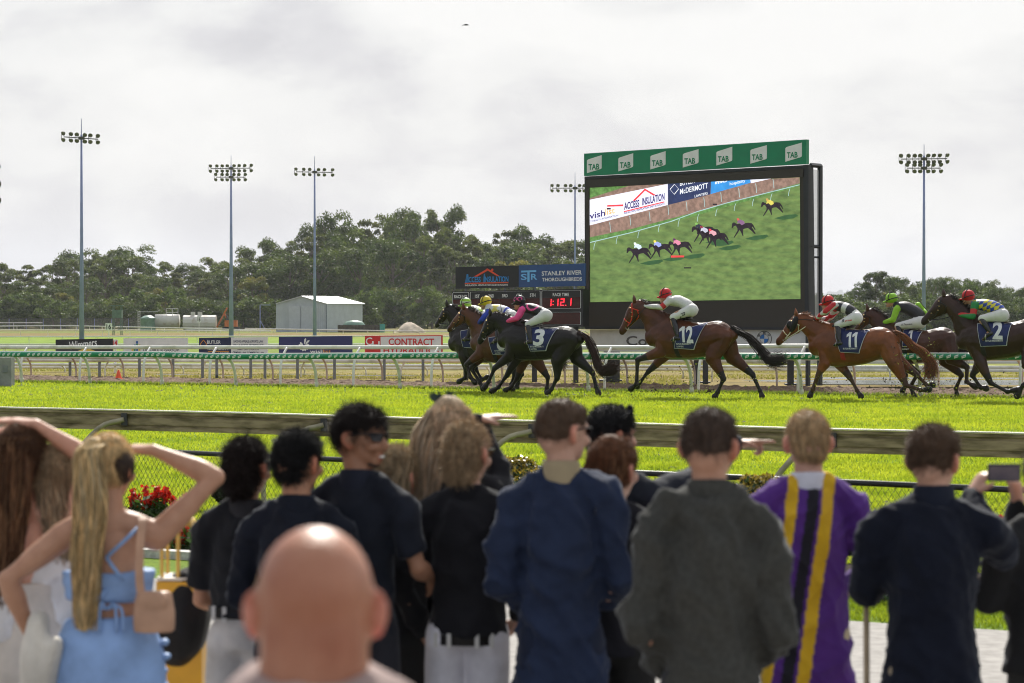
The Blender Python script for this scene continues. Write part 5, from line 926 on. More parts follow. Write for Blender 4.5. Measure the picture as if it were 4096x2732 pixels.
def jockey(h, label, head, neck, spine, hip, knee, ankle, toe, heel, sh, el, ha, cap, torso, sleeve, breech=(.68, .68, .67), colfn=None, far=None, whip=None, cuff=None, deco=None, band=None, far_leg=True, glove=(.6, .6, .6), sleeve2=None, ct=.5, hr=.128, shin=None, letters=()):
    p = h.p; hc = p(*head); base = np.array((p(*hip)[0], p(*hip)[1], p(*hip)[2])); k = F / h.Y; lat = h.near; W = .155
    hd = np.array((0, 0, 1.0)); B_ = Blob(); ncK = p(*neck)
    face = hc + np.array((0, 0, -.10)) + h.fwd * .035
    B_.ell(hc + np.array((0, 0, -.03)), (.085, .085, .10), SK); B_.ell(face + h.fwd * .02, (.06, .065, .07), SK); B_.ell(face + h.fwd * .085 + np.array((0, 0, .02)), (.02, .016, .024), SK); B_.ell(face + h.fwd * .05 - np.array((0, 0, .05)), (.035, .035, .022), SK)
    B_.tube([hc + np.array((0, 0, -.08)), ncK], [.058, .06], SK, lat=lat); sp = [p(*q[:2]) for q in spine]; B_.tube([ncK] + sp + [p(*hip)], [(.07, .08)] + [(q[2] / h.k * .80, .13) for q in spine] + [(.10, .12)], SK, lat=lat)
    arms = [(sh, el, ha, W, .23, .07)] + ([(far[0], far[1], far[2], -W, -.22, -.07)] if far else [((sh[0] + 4, sh[1]), (el[0] + 6, el[1] + 2), (ha[0] + 3, ha[1] + 2), -W, -.23, -.07)])
    for a, b_, c, l0, l1, l2 in arms:
        A_, E_, H2 = p(*a, l0), p(*b_, l1), p(*c, l2); B_.tube([A_, E_, H2], [.042, .036, .027], SK, lat=lat); dr = H2 - E_; dr /= np.linalg.norm(dr); B_.tube([H2, H2 + dr * .05], [(.035, .028), (.036, .03)], glove, lat=lat, n=8)
        for f_ in range(4): o = lat * (.012) + np.array((0, 0, .03 - .018 * f_)); q0 = H2 + dr * .05 + o; B_.tube([q0, q0 + dr * .035, q0 + dr * .028 - np.array((0, 0, .02)) - lat * .03 * (1 if l0 > 0 else -1)], [.010, .0095, .008], glove, lat=lat, n=6, seg=2)
        B_.tube([H2 + np.array((0, 0, .02)), H2 + dr * .04 + np.array((0, 0, .048))], [.012, .009], glove, n=6, seg=2)
    for l0, l1, l2 in ((.11, .25, .30), (-.11, -.25, -.30)):
        B_.tube([p(*hip, l0), p(*knee, l1), p(*ankle, l2), p(*toe, l2)], [.09, .052, .04, .03], SK, lat=lat)
    body = B_.build('person', skinm, None, base=base, voxel=.011, smooth=3); tag(body, label, 'person', 'jockeys riding in the race')
    # silks
    S_ = Blob(); pts = [ncK - (ncK - sp[0]) * .3] + sp; S_.tube(pts + [p(*hip) * .55 + sp[-1] * .45], [(.085, .11)] + [(q[2] / h.k, q[3] if len(q) > 3 else .165) for q in spine] + [(.11, .15)], torso, lat=lat, n=14)
    for a, b_, c, l0, l1, l2 in arms:
        A_, E_, H2 = p(*a, l0), p(*b_, l1), p(*c, l2); S_.ell(A_, .075, sleeve); S_.tube([A_, A_ * .5 + E_ * .5, E_], [.072, .070, .062], sleeve, lat=lat); S_.tube([E_, E_ * .4 + H2 * .6, H2 * .93 + E_ * .07], [.060, .052, .036], sleeve2 or sleeve, lat=lat)
    ctx = dict(p=p, sp=sp, A=p(*sh, W), E=p(*el, .23), H=p(*ha, .07), h=h, hip=p(*hip))
    S_.build('silks', silkm, body, voxel=.012, smooth=3, disp=folds(.008, 16, int(head[0]), (1, 1, 1)), colfn=(lambda co, c: colfn(co, c, ctx)) if colfn else None)
    Br = Blob(); sn = p(*shin) if shin else None
    for l0, l1, l2 in ((.10, .25, .30), (-.10, -.25, -.30)):
        hp_, kn_, an_ = p(*hip, l0), p(*knee, l1), p(*ankle, l2); Br.ell(hp_ + np.array((0, 0, -.01)), (.13, .11, .13), breech); Br.tube([hp_, hp_ * .5 + kn_ * .5, kn_], [(.125, .11), (.095, .09), (.068, .065)], breech, lat=lat); Br.tube([kn_, kn_ * .6 + an_ * .4], [.064, .05], breech, lat=lat)
    Br.tube([sp[-1], p(*hip)], [(.11, .145), (.13, .17)], breech, lat=lat)
    bo = Br.build('breeches', VM('breeches_cloth', color2=(.93, .93, .92), scale=10, rough=.6, bump=.007, bscale=9), body, voxel=.013, smooth=3, disp=folds(.005, 18, 3, (1, 1, 1)))
    for l1, l2 in ((.25, .30), (-.25, -.30)):
        Bt = Blob(); kn_, an_, to_, he_ = p(*knee, l1), p(*ankle, l2), p(*toe, l2 + (.03 if l2 > 0 else -.03)), p(*heel, l2); Bt.tube([kn_ * .9 + an_ * .1, kn_ * .45 + an_ * .55, an_], [.064, .060, .047], lat=lat); Bt.tube([he_, an_ * .3 + he_ * .3 + to_ * .4, to_], [(.04, .036), (.048, .04), (.026, .035)], lat=lat); b2 = Bt.build('boot', bootm, body, voxel=.011, smooth=3, cols=False)
        m = MB(); c_ = an_ * .2 + he_ * .2 + to_ * .6 + np.array((0, 0, -.035)); V = [c_ + lat * .05 * math.cos(a) * 1.2 + np.array((0, 0, 1)) * (.055 * math.sin(a) + .03) for a in np.linspace(0, 2 * math.pi, 13)]; m.tube(V, .008, 5); m.build('stirrup', metalm, b2)
    # helmet
    Hb = Blob(); Hb.ell(hc + np.array((0, 0, .02)), (hr, hr, hr * .93), cap, n=20, m=12); Hb.tube([hc + h.fwd * hr * .75 - np.array((0, 0, .045)) + lat * .07, hc + h.fwd * (hr + .045) - np.array((0, 0, .055)), hc + h.fwd * hr * .75 - np.array((0, 0, .045)) - lat * .07], [(.02, .03)] * 3, cap, n=8)
    zc_ = hc[2]; 
    def hcf(co, c):
        c = c.copy()
        if deco: c = deco(co, c, hc, h)
        return c
    hb = Hb.build('helmet', silkm, body, voxel=.009, smooth=2, colfn=hcf)
    me = hb.data
    m = MB()       # goggle strap round the cap and goggles at the face
    ring = [hc + np.array((0, 0, -.005)) + (h.fwd * math.cos(a) * (hr + .004) + lat * math.sin(a) * (hr + .004)) + np.array((0, 0, 1)) * .045 * math.cos(a + 3.14) for a in np.linspace(0, 2 * math.pi, 21)]; m.tube(ring, .010, 5)
    ring2 = [hc + np.array((0, 0, .02)) + (h.fwd * math.cos(a) * .25 * (hr + .003) + np.array((0, 0, 1)) * math.sin(a) * hr * .95) + lat * (hr + .003) * abs(math.cos(a)) for a in np.linspace(-.2, 1.5, 8)]; m.tube(ring2, .009, 5); m.build('goggle_strap', M('strap_black', (.01, .01, .012), .6), body)
    m = MB(); g0 = face + h.fwd * .058 + np.array((0, 0, .055)); m.box(g0, (.05, .09, .045), rot=0); m.build('goggles', M('goggle_lens', (.03, .025, .02), .1, spec=.8), body)
    hn_ = p(*ha, .07); m = MB(); md_ = (h.bit + hn_) / 2 + np.array((0, 0, -.03)) + h.near * .05; m.tube(catmull([h.bit, md_, hn_], 4), .0095, 5); m.tube(catmull([hn_, hn_ + np.array((0, 0, -.09)) - h.fwd * .05, hn_ - h.fwd * .16 + np.array((0, 0, -.05))], 3), .008, 5); m.build('reins', h.tm, h.bo, smooth=True)
    if whip: m = MB(); m.tube([p(*whip[0], .1), p(*whip[1], .12)], [.009, .005], 6); w2 = m.build('whip', leather, None, base=p(*whip[0], .1)); tag(w2, 'thin black whip held by the jockey ' + label.split('jockey ', 1)[-1][:60].rsplit(' ', 1)[0] if False else WH.pop(0), 'whip')
    if letters:
        me = bo.data; bv = BVHTree.FromPolygons([tuple(v.co) for v in me.vertices], [tuple(q.vertices) for q in me.polygons]); nr3 = Vector(h.near); bb = BASE[bo.name]
        for st, u, v, hh, ww, tilt, colr in letters:
            tv, tf, tw_, tc2 = textmesh(st, .015); V2 = []
            for a, b_ in tv:
                a2 = a / tw_ * ww; b2 = b_ / tc2 * hh; q = p(u + a2 + b2 * tilt * .5, v - b2 - a2 * tilt, .2); o = Vector(q - bb) + nr3 * 1.0; loc, no, i_, dd = bv.ray_cast(o, -nr3, 2); V2.append((np.array(loc) + bb if loc else q) + h.near * .006)
            mk('breeches_lettering', V2, tf, M('ink_' + colr, {'black': (.01, .01, .015), 'red': (.6, .03, .04), 'blue': (.1, .1, .4)}[colr], .7), bo)
    return body
WH = []
C_near, L_n = .15, .15
DKB = (.018, .010, .008); BAY = (.115, .034, .013); BAY2 = (.125, .042, .017); CHE = (.22, .066, .018); BLK = (.0095, .006, .005); PH0 = math.radians(27)
HN = .16
W_ = (.74, .74, .74)
# No 12, bay, alone in the middle
h12, b12, *_ = horse('bay_racehorse', 'bay racehorse with number 12 cloth and red bridle galloping alone before the screen', 2700, 49.3, PH0, Z4, (1010, 430), (1640, 545), (645, 318), (487, 600),
    [([(905, 800), (655, 885), (643, 1140), (583, 1190)], HN), ([(950, 830), (765, 1010), (680, 1120), (650, 1165)], -HN)], [([(1435, 860), (1552, 1085), (1490, 1225), (1462, 1268)], HN), ([(1640, 850), (1855, 1040), (1935, 1210), (1955, 1268)], -HN)],
    [(1640, 548), (1700, 590), (1800, 640), (1880, 720), (1950, 800), (2010, 870), (2080, 900), (2160, 885)], BAY, (.014, .011, .010), (.02, .012, .009), tack='red', cloth=(((1105, 590), (1368, 490), (1255, 775), (1055, 762)), '12', (1195, 620, 150, .12), 165, [('BUTLER McDERMOTT', 1085, 728, 17, 155), ('LAWYERS', 1085, 755, 17, 72)]))
h12.k = F / h12.Y * 2.612
def j12c(co, c, x):
    A, E = x['A'], x['E']; d = E - A; L = np.linalg.norm(d); t_ = (co - A) @ d / L ** 2; r_ = np.linalg.norm(co - A - np.outer(t_, d), axis=1); c = c.copy(); m = (t_ > .62) & (t_ < 1.02) & (r_ < .12); c[m] = (.62, .015, .02); return c
WH.append('thin black whip held forward by the red capped jockey in white')
jockey(h12, 'jockey in white silks with red armband and red cap on the number 12 bay', (945, 205), (985, 245), [(1010, 270, 52), (1090, 275, 62), (1165, 310, 60)], (1222, 365), (1020, 440), (1072, 630), (1012, 680), (1092, 668), (990, 265), (905, 335), (735, 326), (.68, .012, .02), W_, W_, colfn=j12c, whip=((745, 335), (615, 455)), letters=(('JB', 1105, 440, 38, 50, .38, 'black'),), glove=(.65, .65, .62))
# No 3, near black
h3, b3, *_ = horse('black_racehorse', 'near black racehorse with number 3 cloth, nearest of the leading trio', 2240, 50.6, PH0, Z3, (1075, 640), (1690, 765), (742, 612), (600, 880),
    [([(930, 1030), (765, 1165), (700, 1310), (655, 1372)], HN), ([(1010, 1050), (905, 1235), (810, 1370), (735, 1418)], -HN)], [([(1460, 1080), (1455, 1270), (1395, 1390), (1350, 1440)], HN), ([(1660, 1040), (1845, 1215), (1885, 1370), (1912, 1442)], -HN)],
    [(1690, 775), (1770, 830), (1830, 920), (1870, 1030), (1900, 1130), (1960, 1205), (2020, 1190), (2085, 1160)], BLK, (.010, .009, .009), (.045, .017, .010), cloth=(((1115, 715), (1455, 700), (1345, 968), (1180, 972)), '3', (1283, 822, 125, 0), 168, [('BUTLER McDERMOTT', 1187, 933, 16, 148), ('LAWYERS', 1190, 960, 16, 66)]))
h3.k = F / h3.Y * 2.751
PK = (.98, .09, .36)
def j3c(co, c, x):
    c = c.copy(); C0 = x['p'](1185, 468, .1); r_ = np.linalg.norm(co - C0, axis=1); m = (np.abs(r_ - .12) < .018) & (co[:, 2] < C0[2] + .03); c[m] = PK; return c
def j3h(co, c, hc, h):
    for du in (-.06, .06):
        C0 = hc + h.near * .11 - h.fwd * du + np.array((0, 0, .06)); r_ = np.linalg.norm(co - C0, axis=1); m = (np.abs(r_ - .045) < .011) & (co[:, 2] < C0[2] + .035); c[m] = PK
    return c
WH.append('black whip upright above the mane of the near black horse')
jockey(h3, 'jockey in black silks with bright pink sleeves and horseshoe cap', (1040, 430), (1075, 480), [(1095, 500, 52), (1180, 512, 64), (1262, 540, 62)], (1335, 580), (1130, 680), (1165, 850), (1105, 885), (1182, 878), (1062, 525), (1015, 612), (890, 655), (.012, .008, .018), (.015, .012, .02), PK, colfn=j3c, deco=j3h, whip=((862, 625), (817, 395)), glove=(.02, .02, .02))
# No 6, bay behind the black one
h6, b6, *_ = horse('bay_racehorse', 'bright bay racehorse with number 6 cloth between the two darker leaders', 2030, 52.5, PH0, Z3, (765, 680), (1370, 790), (440, 548), (262, 745),
    [([(600, 1010), (452, 1125), (500, 1260), (548, 1318)], HN), ([(640, 1020), (505, 1165), (605, 1320), (640, 1395)], -HN)], [([(1215, 1060), (1350, 1260), (1345, 1380), (1342, 1425)], HN), ([(1085, 1070), (1015, 1270), (950, 1370), (885, 1412)], -HN)],
    [(1370, 800), (1430, 860), (1470, 960), (1480, 1060), (1500, 1120)], BAY2, (.022, .014, .012), (.03, .014, .009), cloth=(((720, 828), (1000, 790), (985, 1020), (762, 1008)), '6', (872, 885, 105, 0), 150, [('BUTLER McDERMOTT', 790, 978, 15, 140), ('LAWYERS', 793, 1004, 15, 62)]))
h6.k = F / h6.Y * 2.751
YE = (.78, .62, .03); BU = (.02, .06, .50)
def j6c(co, c, x):
    c = c.copy(); C0 = x['p'](770, 500, .15); d = np.abs((co - C0) @ x['h'].fwd); m = (np.linalg.norm(co - C0, axis=1) < .17) & (d < .03 + np.abs(co[:, 2] - C0[2])) & (c[:, 0] > .5); c[m] = (.75, .66, .15)
    C1 = x['p'](1000, 600, 0); m = np.linalg.norm(co - C1, axis=1) < .30; c[m] = BU; return c
jockey(h6, 'jockey in white and yellow silks with blue sleeves and yellow cap', (670, 435), (700, 480), [(712, 515, 50), (790, 520, 64), (870, 540, 64)], (960, 590), (800, 730), (795, 830), (735, 885), (812, 862), (690, 560), (630, 625), (592, 672), YE, (.66, .67, .70), BU, colfn=j6c, far=((800, 500), (930, 540), (985, 620)), glove=(.5, .55, .65))
# No 4, dark brown on the far side, in front
h4, b4, *_ = horse('dark_brown_racehorse', 'dark brown racehorse in front of all the others on the rail side', 1930, 53.6, PH0, Z3, (520, 680), (1120, 785), (258, 510), (128, 698),
    [([(420, 1020), (455, 1190), (440, 1270), (375, 1312)], HN), ([(470, 1020), (560, 1170), (625, 1290), (685, 1262)], -HN)], [([(940, 1050), (985, 1230), (950, 1340), (965, 1395)], HN), ([(1000, 1060), (1065, 1230), (1020, 1330), (1012, 1365)], -HN)],
    [(1120, 800), (1180, 880), (1200, 980), (1190, 1080)], DKB, (.012, .010, .010), (.02, .011, .009), cloth=(((395, 755), (620, 715), (600, 940), (440, 930)), '4', (545, 820, 90, 0), 120, [('BUTLER', 512, 895, 14, 50)]))
h4.k = F / h4.Y * 2.751
LI = (.45, .72, .05)
def stripes(co, c, d, w_, a, b_): k = np.floor((co @ d) / w_).astype(int) % 2; c = c.copy(); c[k == 0] = a; c[k == 1] = b_; return c
jockey(h4, 'jockey in lime and white hooped silks with matching striped cap', (447, 452), (485, 490), [(500, 512, 46), (560, 530, 56), (620, 560, 56)], (690, 600), (505, 730), (475, 815), (415, 852), (490, 845), (480, 530), (430, 600), (372, 660), LI, LI, LI, colfn=lambda co, c, x: stripes(co, c, np.array((.6, -.3, .74)), .075, (.5, .74, .08), (.75, .78, .72)), deco=lambda co, c, hc, h: stripes(co, c, np.array((0, 0, 1.)), .05, (.36, .68, .05), (.7, .78, .6)))
# No 11 chestnut
h11, b11, *_ = horse('chestnut_racehorse', 'chestnut racehorse with number 11 cloth, black blinkers and white bridle', 3430, 48.2, PH0, Z5, (640, 450), (1180, 515), (318, 400), (140, 612),
    [([(560, 790), (500, 900), (452, 1030), (428, 1085)], HN), ([(690, 790), (785, 920), (850, 1035), (888, 1092)], -HN)], [([(1190, 790), (1290, 990), (1420, 1035), (1500, 1028)], HN), ([(1200, 760), (1385, 895), (1475, 985), (1530, 988)], -HN)],
    [(1185, 515), (1270, 560), (1350, 640), (1440, 700), (1500, 770), (1520, 830), (1500, 895)], CHE, (.085, .04, .02), (.27, .085, .02), tack='white', blinkers=True, girth_col=(.35, .02, .02), cloth=(((645, 478), (948, 475), (880, 700), (715, 690)), '11', (828, 582, 105, .1), 135, [('BUTLER McDERMOTT', 745, 668, 14, 128)]))
h11.k = F / h11.Y * 2.2476
def j11c(co, c, x):
    c = c.copy(); A, E, H = x['A'], x['E'], x['H']; h = x['h']; sl = (c[:, 0] > .4) & (c[:, 1] < .1)
    k = np.sin((co @ h.near) * 55 + (co[:, 2]) * 20) > .1; c[sl & k] = (.72, .72, .72)
    C0, C1 = x['p'](745, 320, .0), x['p'](775, 262, .0); d = C1 - C0; t_ = (co - C0) @ d / np.linalg.norm(d) ** 2; r_ = np.abs((co - C0) @ h.fwd + .3 * (co - C0)[:, 2]); c[(r_ < .055) & ~sl] = (.74, .74, .74); return c
WH.append('thin whip held level by the jockey on the chestnut horse')
jockey(h11, 'jockey in black silks with white sash and red striped sleeves', (588, 242), (630, 262), [(655, 272, 40), (725, 290, 50), (795, 325, 50)], (845, 385), (672, 450), (690, 590), (645, 632), (712, 615), (642, 272), (572, 325), (478, 398), (.68, .02, .02), (.02, .02, .03), (.62, .02, .03), colfn=j11c, far=((660, 320), (605, 385), (520, 402)), whip=((450, 405), (212, 391)), glove=(.02, .02, .02), letters=(('B', 725, 425, 26, 20, .15, 'black'), ('yrne', 748, 420, 18, 60, .15, 'red')))
# No 1 bay between 11 and 2
h1, b1, *_ = horse('brown_racehorse', 'brown racehorse with number 1 cloth partly hidden behind the chestnut', 3690, 49.9, PH0, Z5, (1230, 462), (1730, 510), (958, 345), (830, 520),
    [([(1230, 770), (1400, 880), (1330, 1005), (1368, 1095)], HN), ([(1160, 780), (1290, 900), (1290, 990), (1260, 1040)], -HN)], [([(1690, 740), (1840, 830), (1835, 960), (1915, 1005)], HN), ([(1640, 760), (1790, 900), (1740, 1020), (1752, 1092)], -HN)],
    [(1740, 520), (1800, 590), (1815, 660), (1790, 740)], (.075, .028, .016), (.035, .018, .013), (.025, .013, .01), cloth=(((1270, 490), (1428, 478), (1392, 640), (1275, 640)), '1', (1345, 545, 52, .1), 100, [('McDERMOTT', 1275, 672, 12, 60)]))
h1.k = F / h1.Y * 2.2476
WH.append('black whip raised behind the lime capped jockey')
def j1h(co, c, hc, h): return c
jk1 = jockey(h1, 'jockey in black vest with lime sleeves and lime pompom cap', (1160, 218), (1200, 270), [(1225, 285, 46), (1310, 300, 58), (1390, 350, 58)], (1420, 425), (1215, 458), (1235, 520), (1190, 560), (1255, 550), (1205, 310), (1175, 400), (1085, 428), (.30, .62, .03), (.022, .022, .028), (.33, .66, .03), far=((1400, 275), (1440, 310), (1480, 350)), whip=((1490, 332), (1372, 192)), glove=(.5, .55, .62), letters=(('D.Thornton', 1262, 455, 17, 90, .08, 'black'),))
pb = Blob(); pb.ell(h1.p(1158, 166), .045); pb.build('pompom', M('pompom_black', (.012, .012, .014), .9, .3, 40, .01, 60), jk1, voxel=.008, smooth=1, cols=False)
# No 2, nearest at the right edge
h2, b2, *_ = horse('dark_bay_racehorse', 'dark bay racehorse with number 2 cloth cut off by the right edge', 4000, 46.9, PH0, Z5, (1965, 385), (2520, 440), (1645, 225), (1445, 430),
    [([(1960, 780), (2050, 970), (2200, 1048), (2300, 1030)], HN), ([(1960, 790), (1885, 900), (1960, 1010), (2010, 1020)], -HN)], [([(2400, 800), (2440, 900), (2345, 990), (2290, 1085)], HN), ([(2480, 800), (2560, 1000), (2590, 1040), (2600, 1085)], -HN)],
    [(2520, 450), (2600, 520), (2650, 600), (2700, 700)], (.048, .020, .013), (.014, .011, .01), (.018, .011, .01), cloth=(((1935, 440), (2238, 388), (2205, 632), (1975, 640)), '2', (2135, 495, 100, .1), 150, [('BUTLER McDERMOTT', 2020, 598, 14, 160)]))
h2.k = F / h2.Y * 2.2476
def j2c(co, c, x):
    c = c.copy(); h = x['h']; A, E, H = x['A'], x['E'], x['H']; tor = c[:, 2] > .3; u = co @ h.fwd; v = co[:, 2] + .35 * u; k = (np.floor((u + .2 * v) / .085).astype(int) + np.floor(v / .07).astype(int)) % 2; c[tor & (k == 0)] = (.75, .66, .04); c[tor & (k == 1)] = (.02, .07, .42)
    d = E - A; L = np.linalg.norm(d); t_ = (co - A) @ d / L ** 2; m = (t_ > .38) & (t_ < .8) & ~tor; c[m] = (.65, .03, .03); return c
jockey(h2, 'jockey in blue and yellow checked silks with green sleeves and red cap', (1850, 195), (1900, 250), [(1935, 262, 46), (2025, 275, 58), (2110, 305, 58)], (2160, 360), (1965, 392), (2035, 500), (1985, 580), (2062, 525), (1905, 270), (1890, 375), (1755, 352), (.62, .015, .02), (.5, .5, .5), (.02, .26, .07), colfn=j2c, glove=(.3, .55, .7))
# ---------------------------------------------------------------- flying turf kicked up by the hooves
cd = MB(); cg = MB(); r_ = random.Random(9)
for (u0, v0, u1, v1, n, hh) in ((2480, 1440, 2900, 1590, 260, h12), (2980, 1380, 3250, 1560, 60, h12), (3560, 1330, 3760, 1590, 420, h11), (3250, 1430, 3500, 1580, 90, h11), (2240, 1470, 2480, 1585, 120, h3), (3700, 1480, 4090, 1600, 150, h2)):
    for i in range(n * 2):
        q = hh.p(r_.uniform(u0, u1), r_.triangular(v0, v1, v1 - 10), r_.uniform(-.4, .6), raw=True); s_ = r_.choice((.007, .009, .012, .018)) * r_.uniform(.7, 1.7); a = [q + np.array([r_.uniform(-1, 1) for _ in range(3)]) * s_ for _ in range(4)]; (cg if r_.random() < .45 else cd).add(a, [(0, 1, 2), (0, 2, 3), (0, 3, 1), (1, 3, 2)])
for (u, v, s_) in ((2718, 1395, .03), (2840, 1560, .05), (2620, 1560, .03), (3540, 1520, .035), (3700, 1535, .04), (2770, 1470, .025)):
    q = h12.p(u, v, .2, raw=True) if u < 3000 else h11.p(u, v, .3, raw=True)
    for j in range(5): o = q + np.array([r_.uniform(-1, 1) for _ in range(3)]) * s_; cd.add([o + np.array([r_.uniform(-1, 1) for _ in range(3)]) * s_ for _ in range(4)], [(0, 1, 2), (0, 2, 3), (0, 3, 1), (1, 3, 2)])
tag(cd.build('flying_soil', M('clod_soil', (.07, .045, .03), .95, .3, 20)), kind='stuff'); tag(cg.build('flying_grass', M('clod_grass', (.42, .48, .06), .8, .3, 20, trans=.3)), kind='stuff')
# ---------------------------------------------------------------- guard rail, garden fence, plants
GR = VPlane(400, 27.5, 4096, 22.0)
def gr_pt(px, off=0.0):                 # point on the guard rail line under the photo column px
    h_ = GR.hit(px, 1700, off); return h_
rm_ = M('mossy_aluminium', (.38, .31, .17), .5, .3, 3.5, .004, 30, color2=(.13, .105, .04), lo=.35, hi=.62, stretch=(1, 1, 5), metal=.15)
capm = M('rail_cap', (.72, .71, .64), .35, .12, 5, metal=.2, color2=(.5, .48, .36))
ztop = lambda px: CZ - (np.interp(px, [-1400, 0, 1000, 1765, 2400, 3200, 4096, 4700, 6000], [1600, 1633, 1656, 1680, 1694, 1718, 1738, 1755, 1795]) - HZ) / F * gr_pt(px)[1]
r = empty('spectator_rail', (*gr_pt(2000)[:2], -.45), 'long mossy aluminium guard rail running behind the crowd beside the turf', 'guard rail')
pxs = list(np.linspace(-1400, 6000, 38)); prof_ = [(-.03, 0.0), (.035, 0.0), (.04, -.012), (.04, -.03), (.016, -.04), (.016, -.058), (.03, -.066), (.03, -.150), (.018, -.158), (.018, -.170), (.035, -.178), (.035, -.212), (-.03, -.218)]
n3 = np.array((GR.n[0], GR.n[1], 0)); V = []
for px in pxs:
    c = gr_pt(px); z = ztop(px)
    for o, dz in prof_: V.append((c[0] + n3[0] * o, c[1] + n3[1] * o, z + dz))
K = len(prof_); Fc = [(i * K + k, i * K + (k + 1) % K, (i + 1) * K + (k + 1) % K, (i + 1) * K + k) for i in range(len(pxs) - 1) for k in range(K)] + [tuple(range(K)), tuple((len(pxs) - 1) * K + k for k in range(K))[::-1]]
mk('rail', V, Fc, rm_, r)
m = MB()
V2 = []
for px in pxs: c = gr_pt(px); z = ztop(px); V2.append((c[0] + n3[0] * .004, c[1] + n3[1] * .004, z + .006))
for a, b_ in zip(V2[:-1], V2[1:]):
    d2 = np.array(b_) - np.array(a); q = n3 * .045; A_, B2 = np.array(a), np.array(b_); m.hexa([A_ - q, B2 - q, B2 + q, A_ + q, A_ - q + (0, 0, .012), B2 - q + (0, 0, .012), B2 + q + (0, 0, .012), A_ + q + (0, 0, .012)])
m.build('top_cap', capm, r)
for px in (-900, -150, 507, 1305, 2137, 3338, 4700, 5900):
    c = gr_pt(px); z = ztop(px); m = MB(); d3 = np.array((GR.d[0], GR.d[1], 0)); q = d3 * .04; a = c.copy(); a[2] = z
    m.hexa([a - q + n3 * .034 + (0, 0, -.16), a + q + n3 * .034 + (0, 0, -.16), a + q + n3 * .05 + (0, 0, -.16), a - q + n3 * .05 + (0, 0, -.16), a - q + n3 * .042 + (0, 0, -.02), a + q + n3 * .042 + (0, 0, -.02), a + q + n3 * .055 + (0, 0, -.02), a - q + n3 * .055 + (0, 0, -.02)])
    br = m.build('bracket', M('dark_bracket', (.04, .042, .045), .5, .2, 8), r)
    m = MB(); f_ = a - d3 * (.55 if GR.d[0] > 0 else -.55) - n3 * -.35; m.tube(catmull([a + n3 * .05 + (0, 0, -.09), a * .5 + np.array((f_[0], f_[1], a[2])) * .5 + (0, 0, -.2), (f_[0], f_[1], z - .62), (f_[0], f_[1], -.5)], 4), .028, 8); m.build('post', M('post_galvanised', (.33, .30, .20), .5, .25, 6), r, smooth=True)
# low chain mesh fence of the garden
FX = lambda k: np.array((-9.0 + 18.5 * k, 28.85 - 13.40 * k)); L_f = float(np.linalg.norm(FX(1) - FX(0))); fd = (FX(1) - FX(0)) / L_f; zt = .25; zb_ = -.43; blk = M('fence_black', (.012, .014, .013), .45, .2, 8)
r = empty('garden_mesh_fence', (*FX(.5), zb_), 'low black chain mesh fence behind the flower bed', 'fence'); m = MB(); a, b_ = FX(0), FX(1); m.tube([(a[0], a[1], zt), (b_[0], b_[1], zt)], .026, 10); m.build('top_rail', blk, r, smooth=True)
for k in np.linspace(0.02, .98, 9): c = FX(k); m = MB(); m.tube([(c[0], c[1], zb_ - .05), (c[0], c[1], zt)], .024, 8); m.build('post', blk, r)
m = MB(); st = .062; H_ = zt - zb_ - .05; n = int(L_f / st)
for i in range(n):
    for s_ in (1, -1):
        d0 = i * st; d1 = d0 + s_ * H_ * .75
        if 0 <= d1 <= L_f: p0_, p1_ = a + fd * d0, a + fd * d1; m.tube([(p0_[0], p0_[1], zb_), (p1_[0], p1_[1], zt - .03)], .0023, 3, caps=False)
m.build('wire_mesh', M('green_wire', (.03, .05, .035), .5, .2, 8), r)
leafm = VM('garden_leaves', color2=(.6, .65, .5), scale=9, rough=.35, trans=.35, spec=.5); stemm = M('stem', (.10, .09, .04), .8)
def bush(px, py, rad, Y, label, gold=True, zc=None, nl=5200):
    c = P(px, py, Y) if zc is None else np.array(((px - CX) / F * Y, Y, zc)); rng = np.random.default_rng(int(px)); base = (c[0], c[1], -.47); n = nl
    d = rng.normal(size=(n, 3)); d /= np.linalg.norm(d, axis=1)[:, None]; rad_ = rng.uniform(.55, 1.05, n) ** .45; lump = 1 + .06 * np.sin(d[:, 0] * 7 + d[:, 2] * 5) + .05 * np.sin(d[:, 1] * 11)
    pos = c + d * rad * (rad_ * lump)[:, None] * np.array((1, 1, .92)); nr = d * .8 + rng.normal(size=(n, 3)) * .6; nr /= np.linalg.norm(nr, axis=1)[:, None]; a = np.cross(nr, rng.normal(size=(n, 3))); a /= np.linalg.norm(a, axis=1)[:, None]; b2 = np.cross(nr, a); s = .022 * rng.uniform(.6, 1.3, (n, 1))
    V = np.stack([pos - a * s, pos - b2 * s * .5, pos + a * s, pos + b2 * s * .5], axis=1).reshape(-1, 3); top = (d[:, 2] * .6 - d[:, 1] * 0 + rng.normal(size=n) * .3 > .30) & gold
    col = np.where(top[:, None], np.array((.42, .30, .03)), np.array((.035, .07, .015))) * rng.uniform(.5, 1.4, (n, 1)); o = empty('clipped_shrub', base, label, 'shrub', 'clipped shrubs of the garden bed'); mk('leaves', V, np.arange(n * 4).reshape(n, 4), leafm, o, cols=np.repeat(col, 4, axis=0))
    m = MB(); m.tube([base, (c[0], c[1], c[2] - rad * .2)], [.03, .02], 6)
    for k in range(7): t_ = c + np.array((rng.uniform(-1, 1), rng.uniform(-1, 1), rng.uniform(-.2, .8))) * rad * .7; m.tube([(c[0], c[1], c[2] - rad * .5), tuple(t_)], [.012, .004], 4)
    m.build('stem', stemm, o)
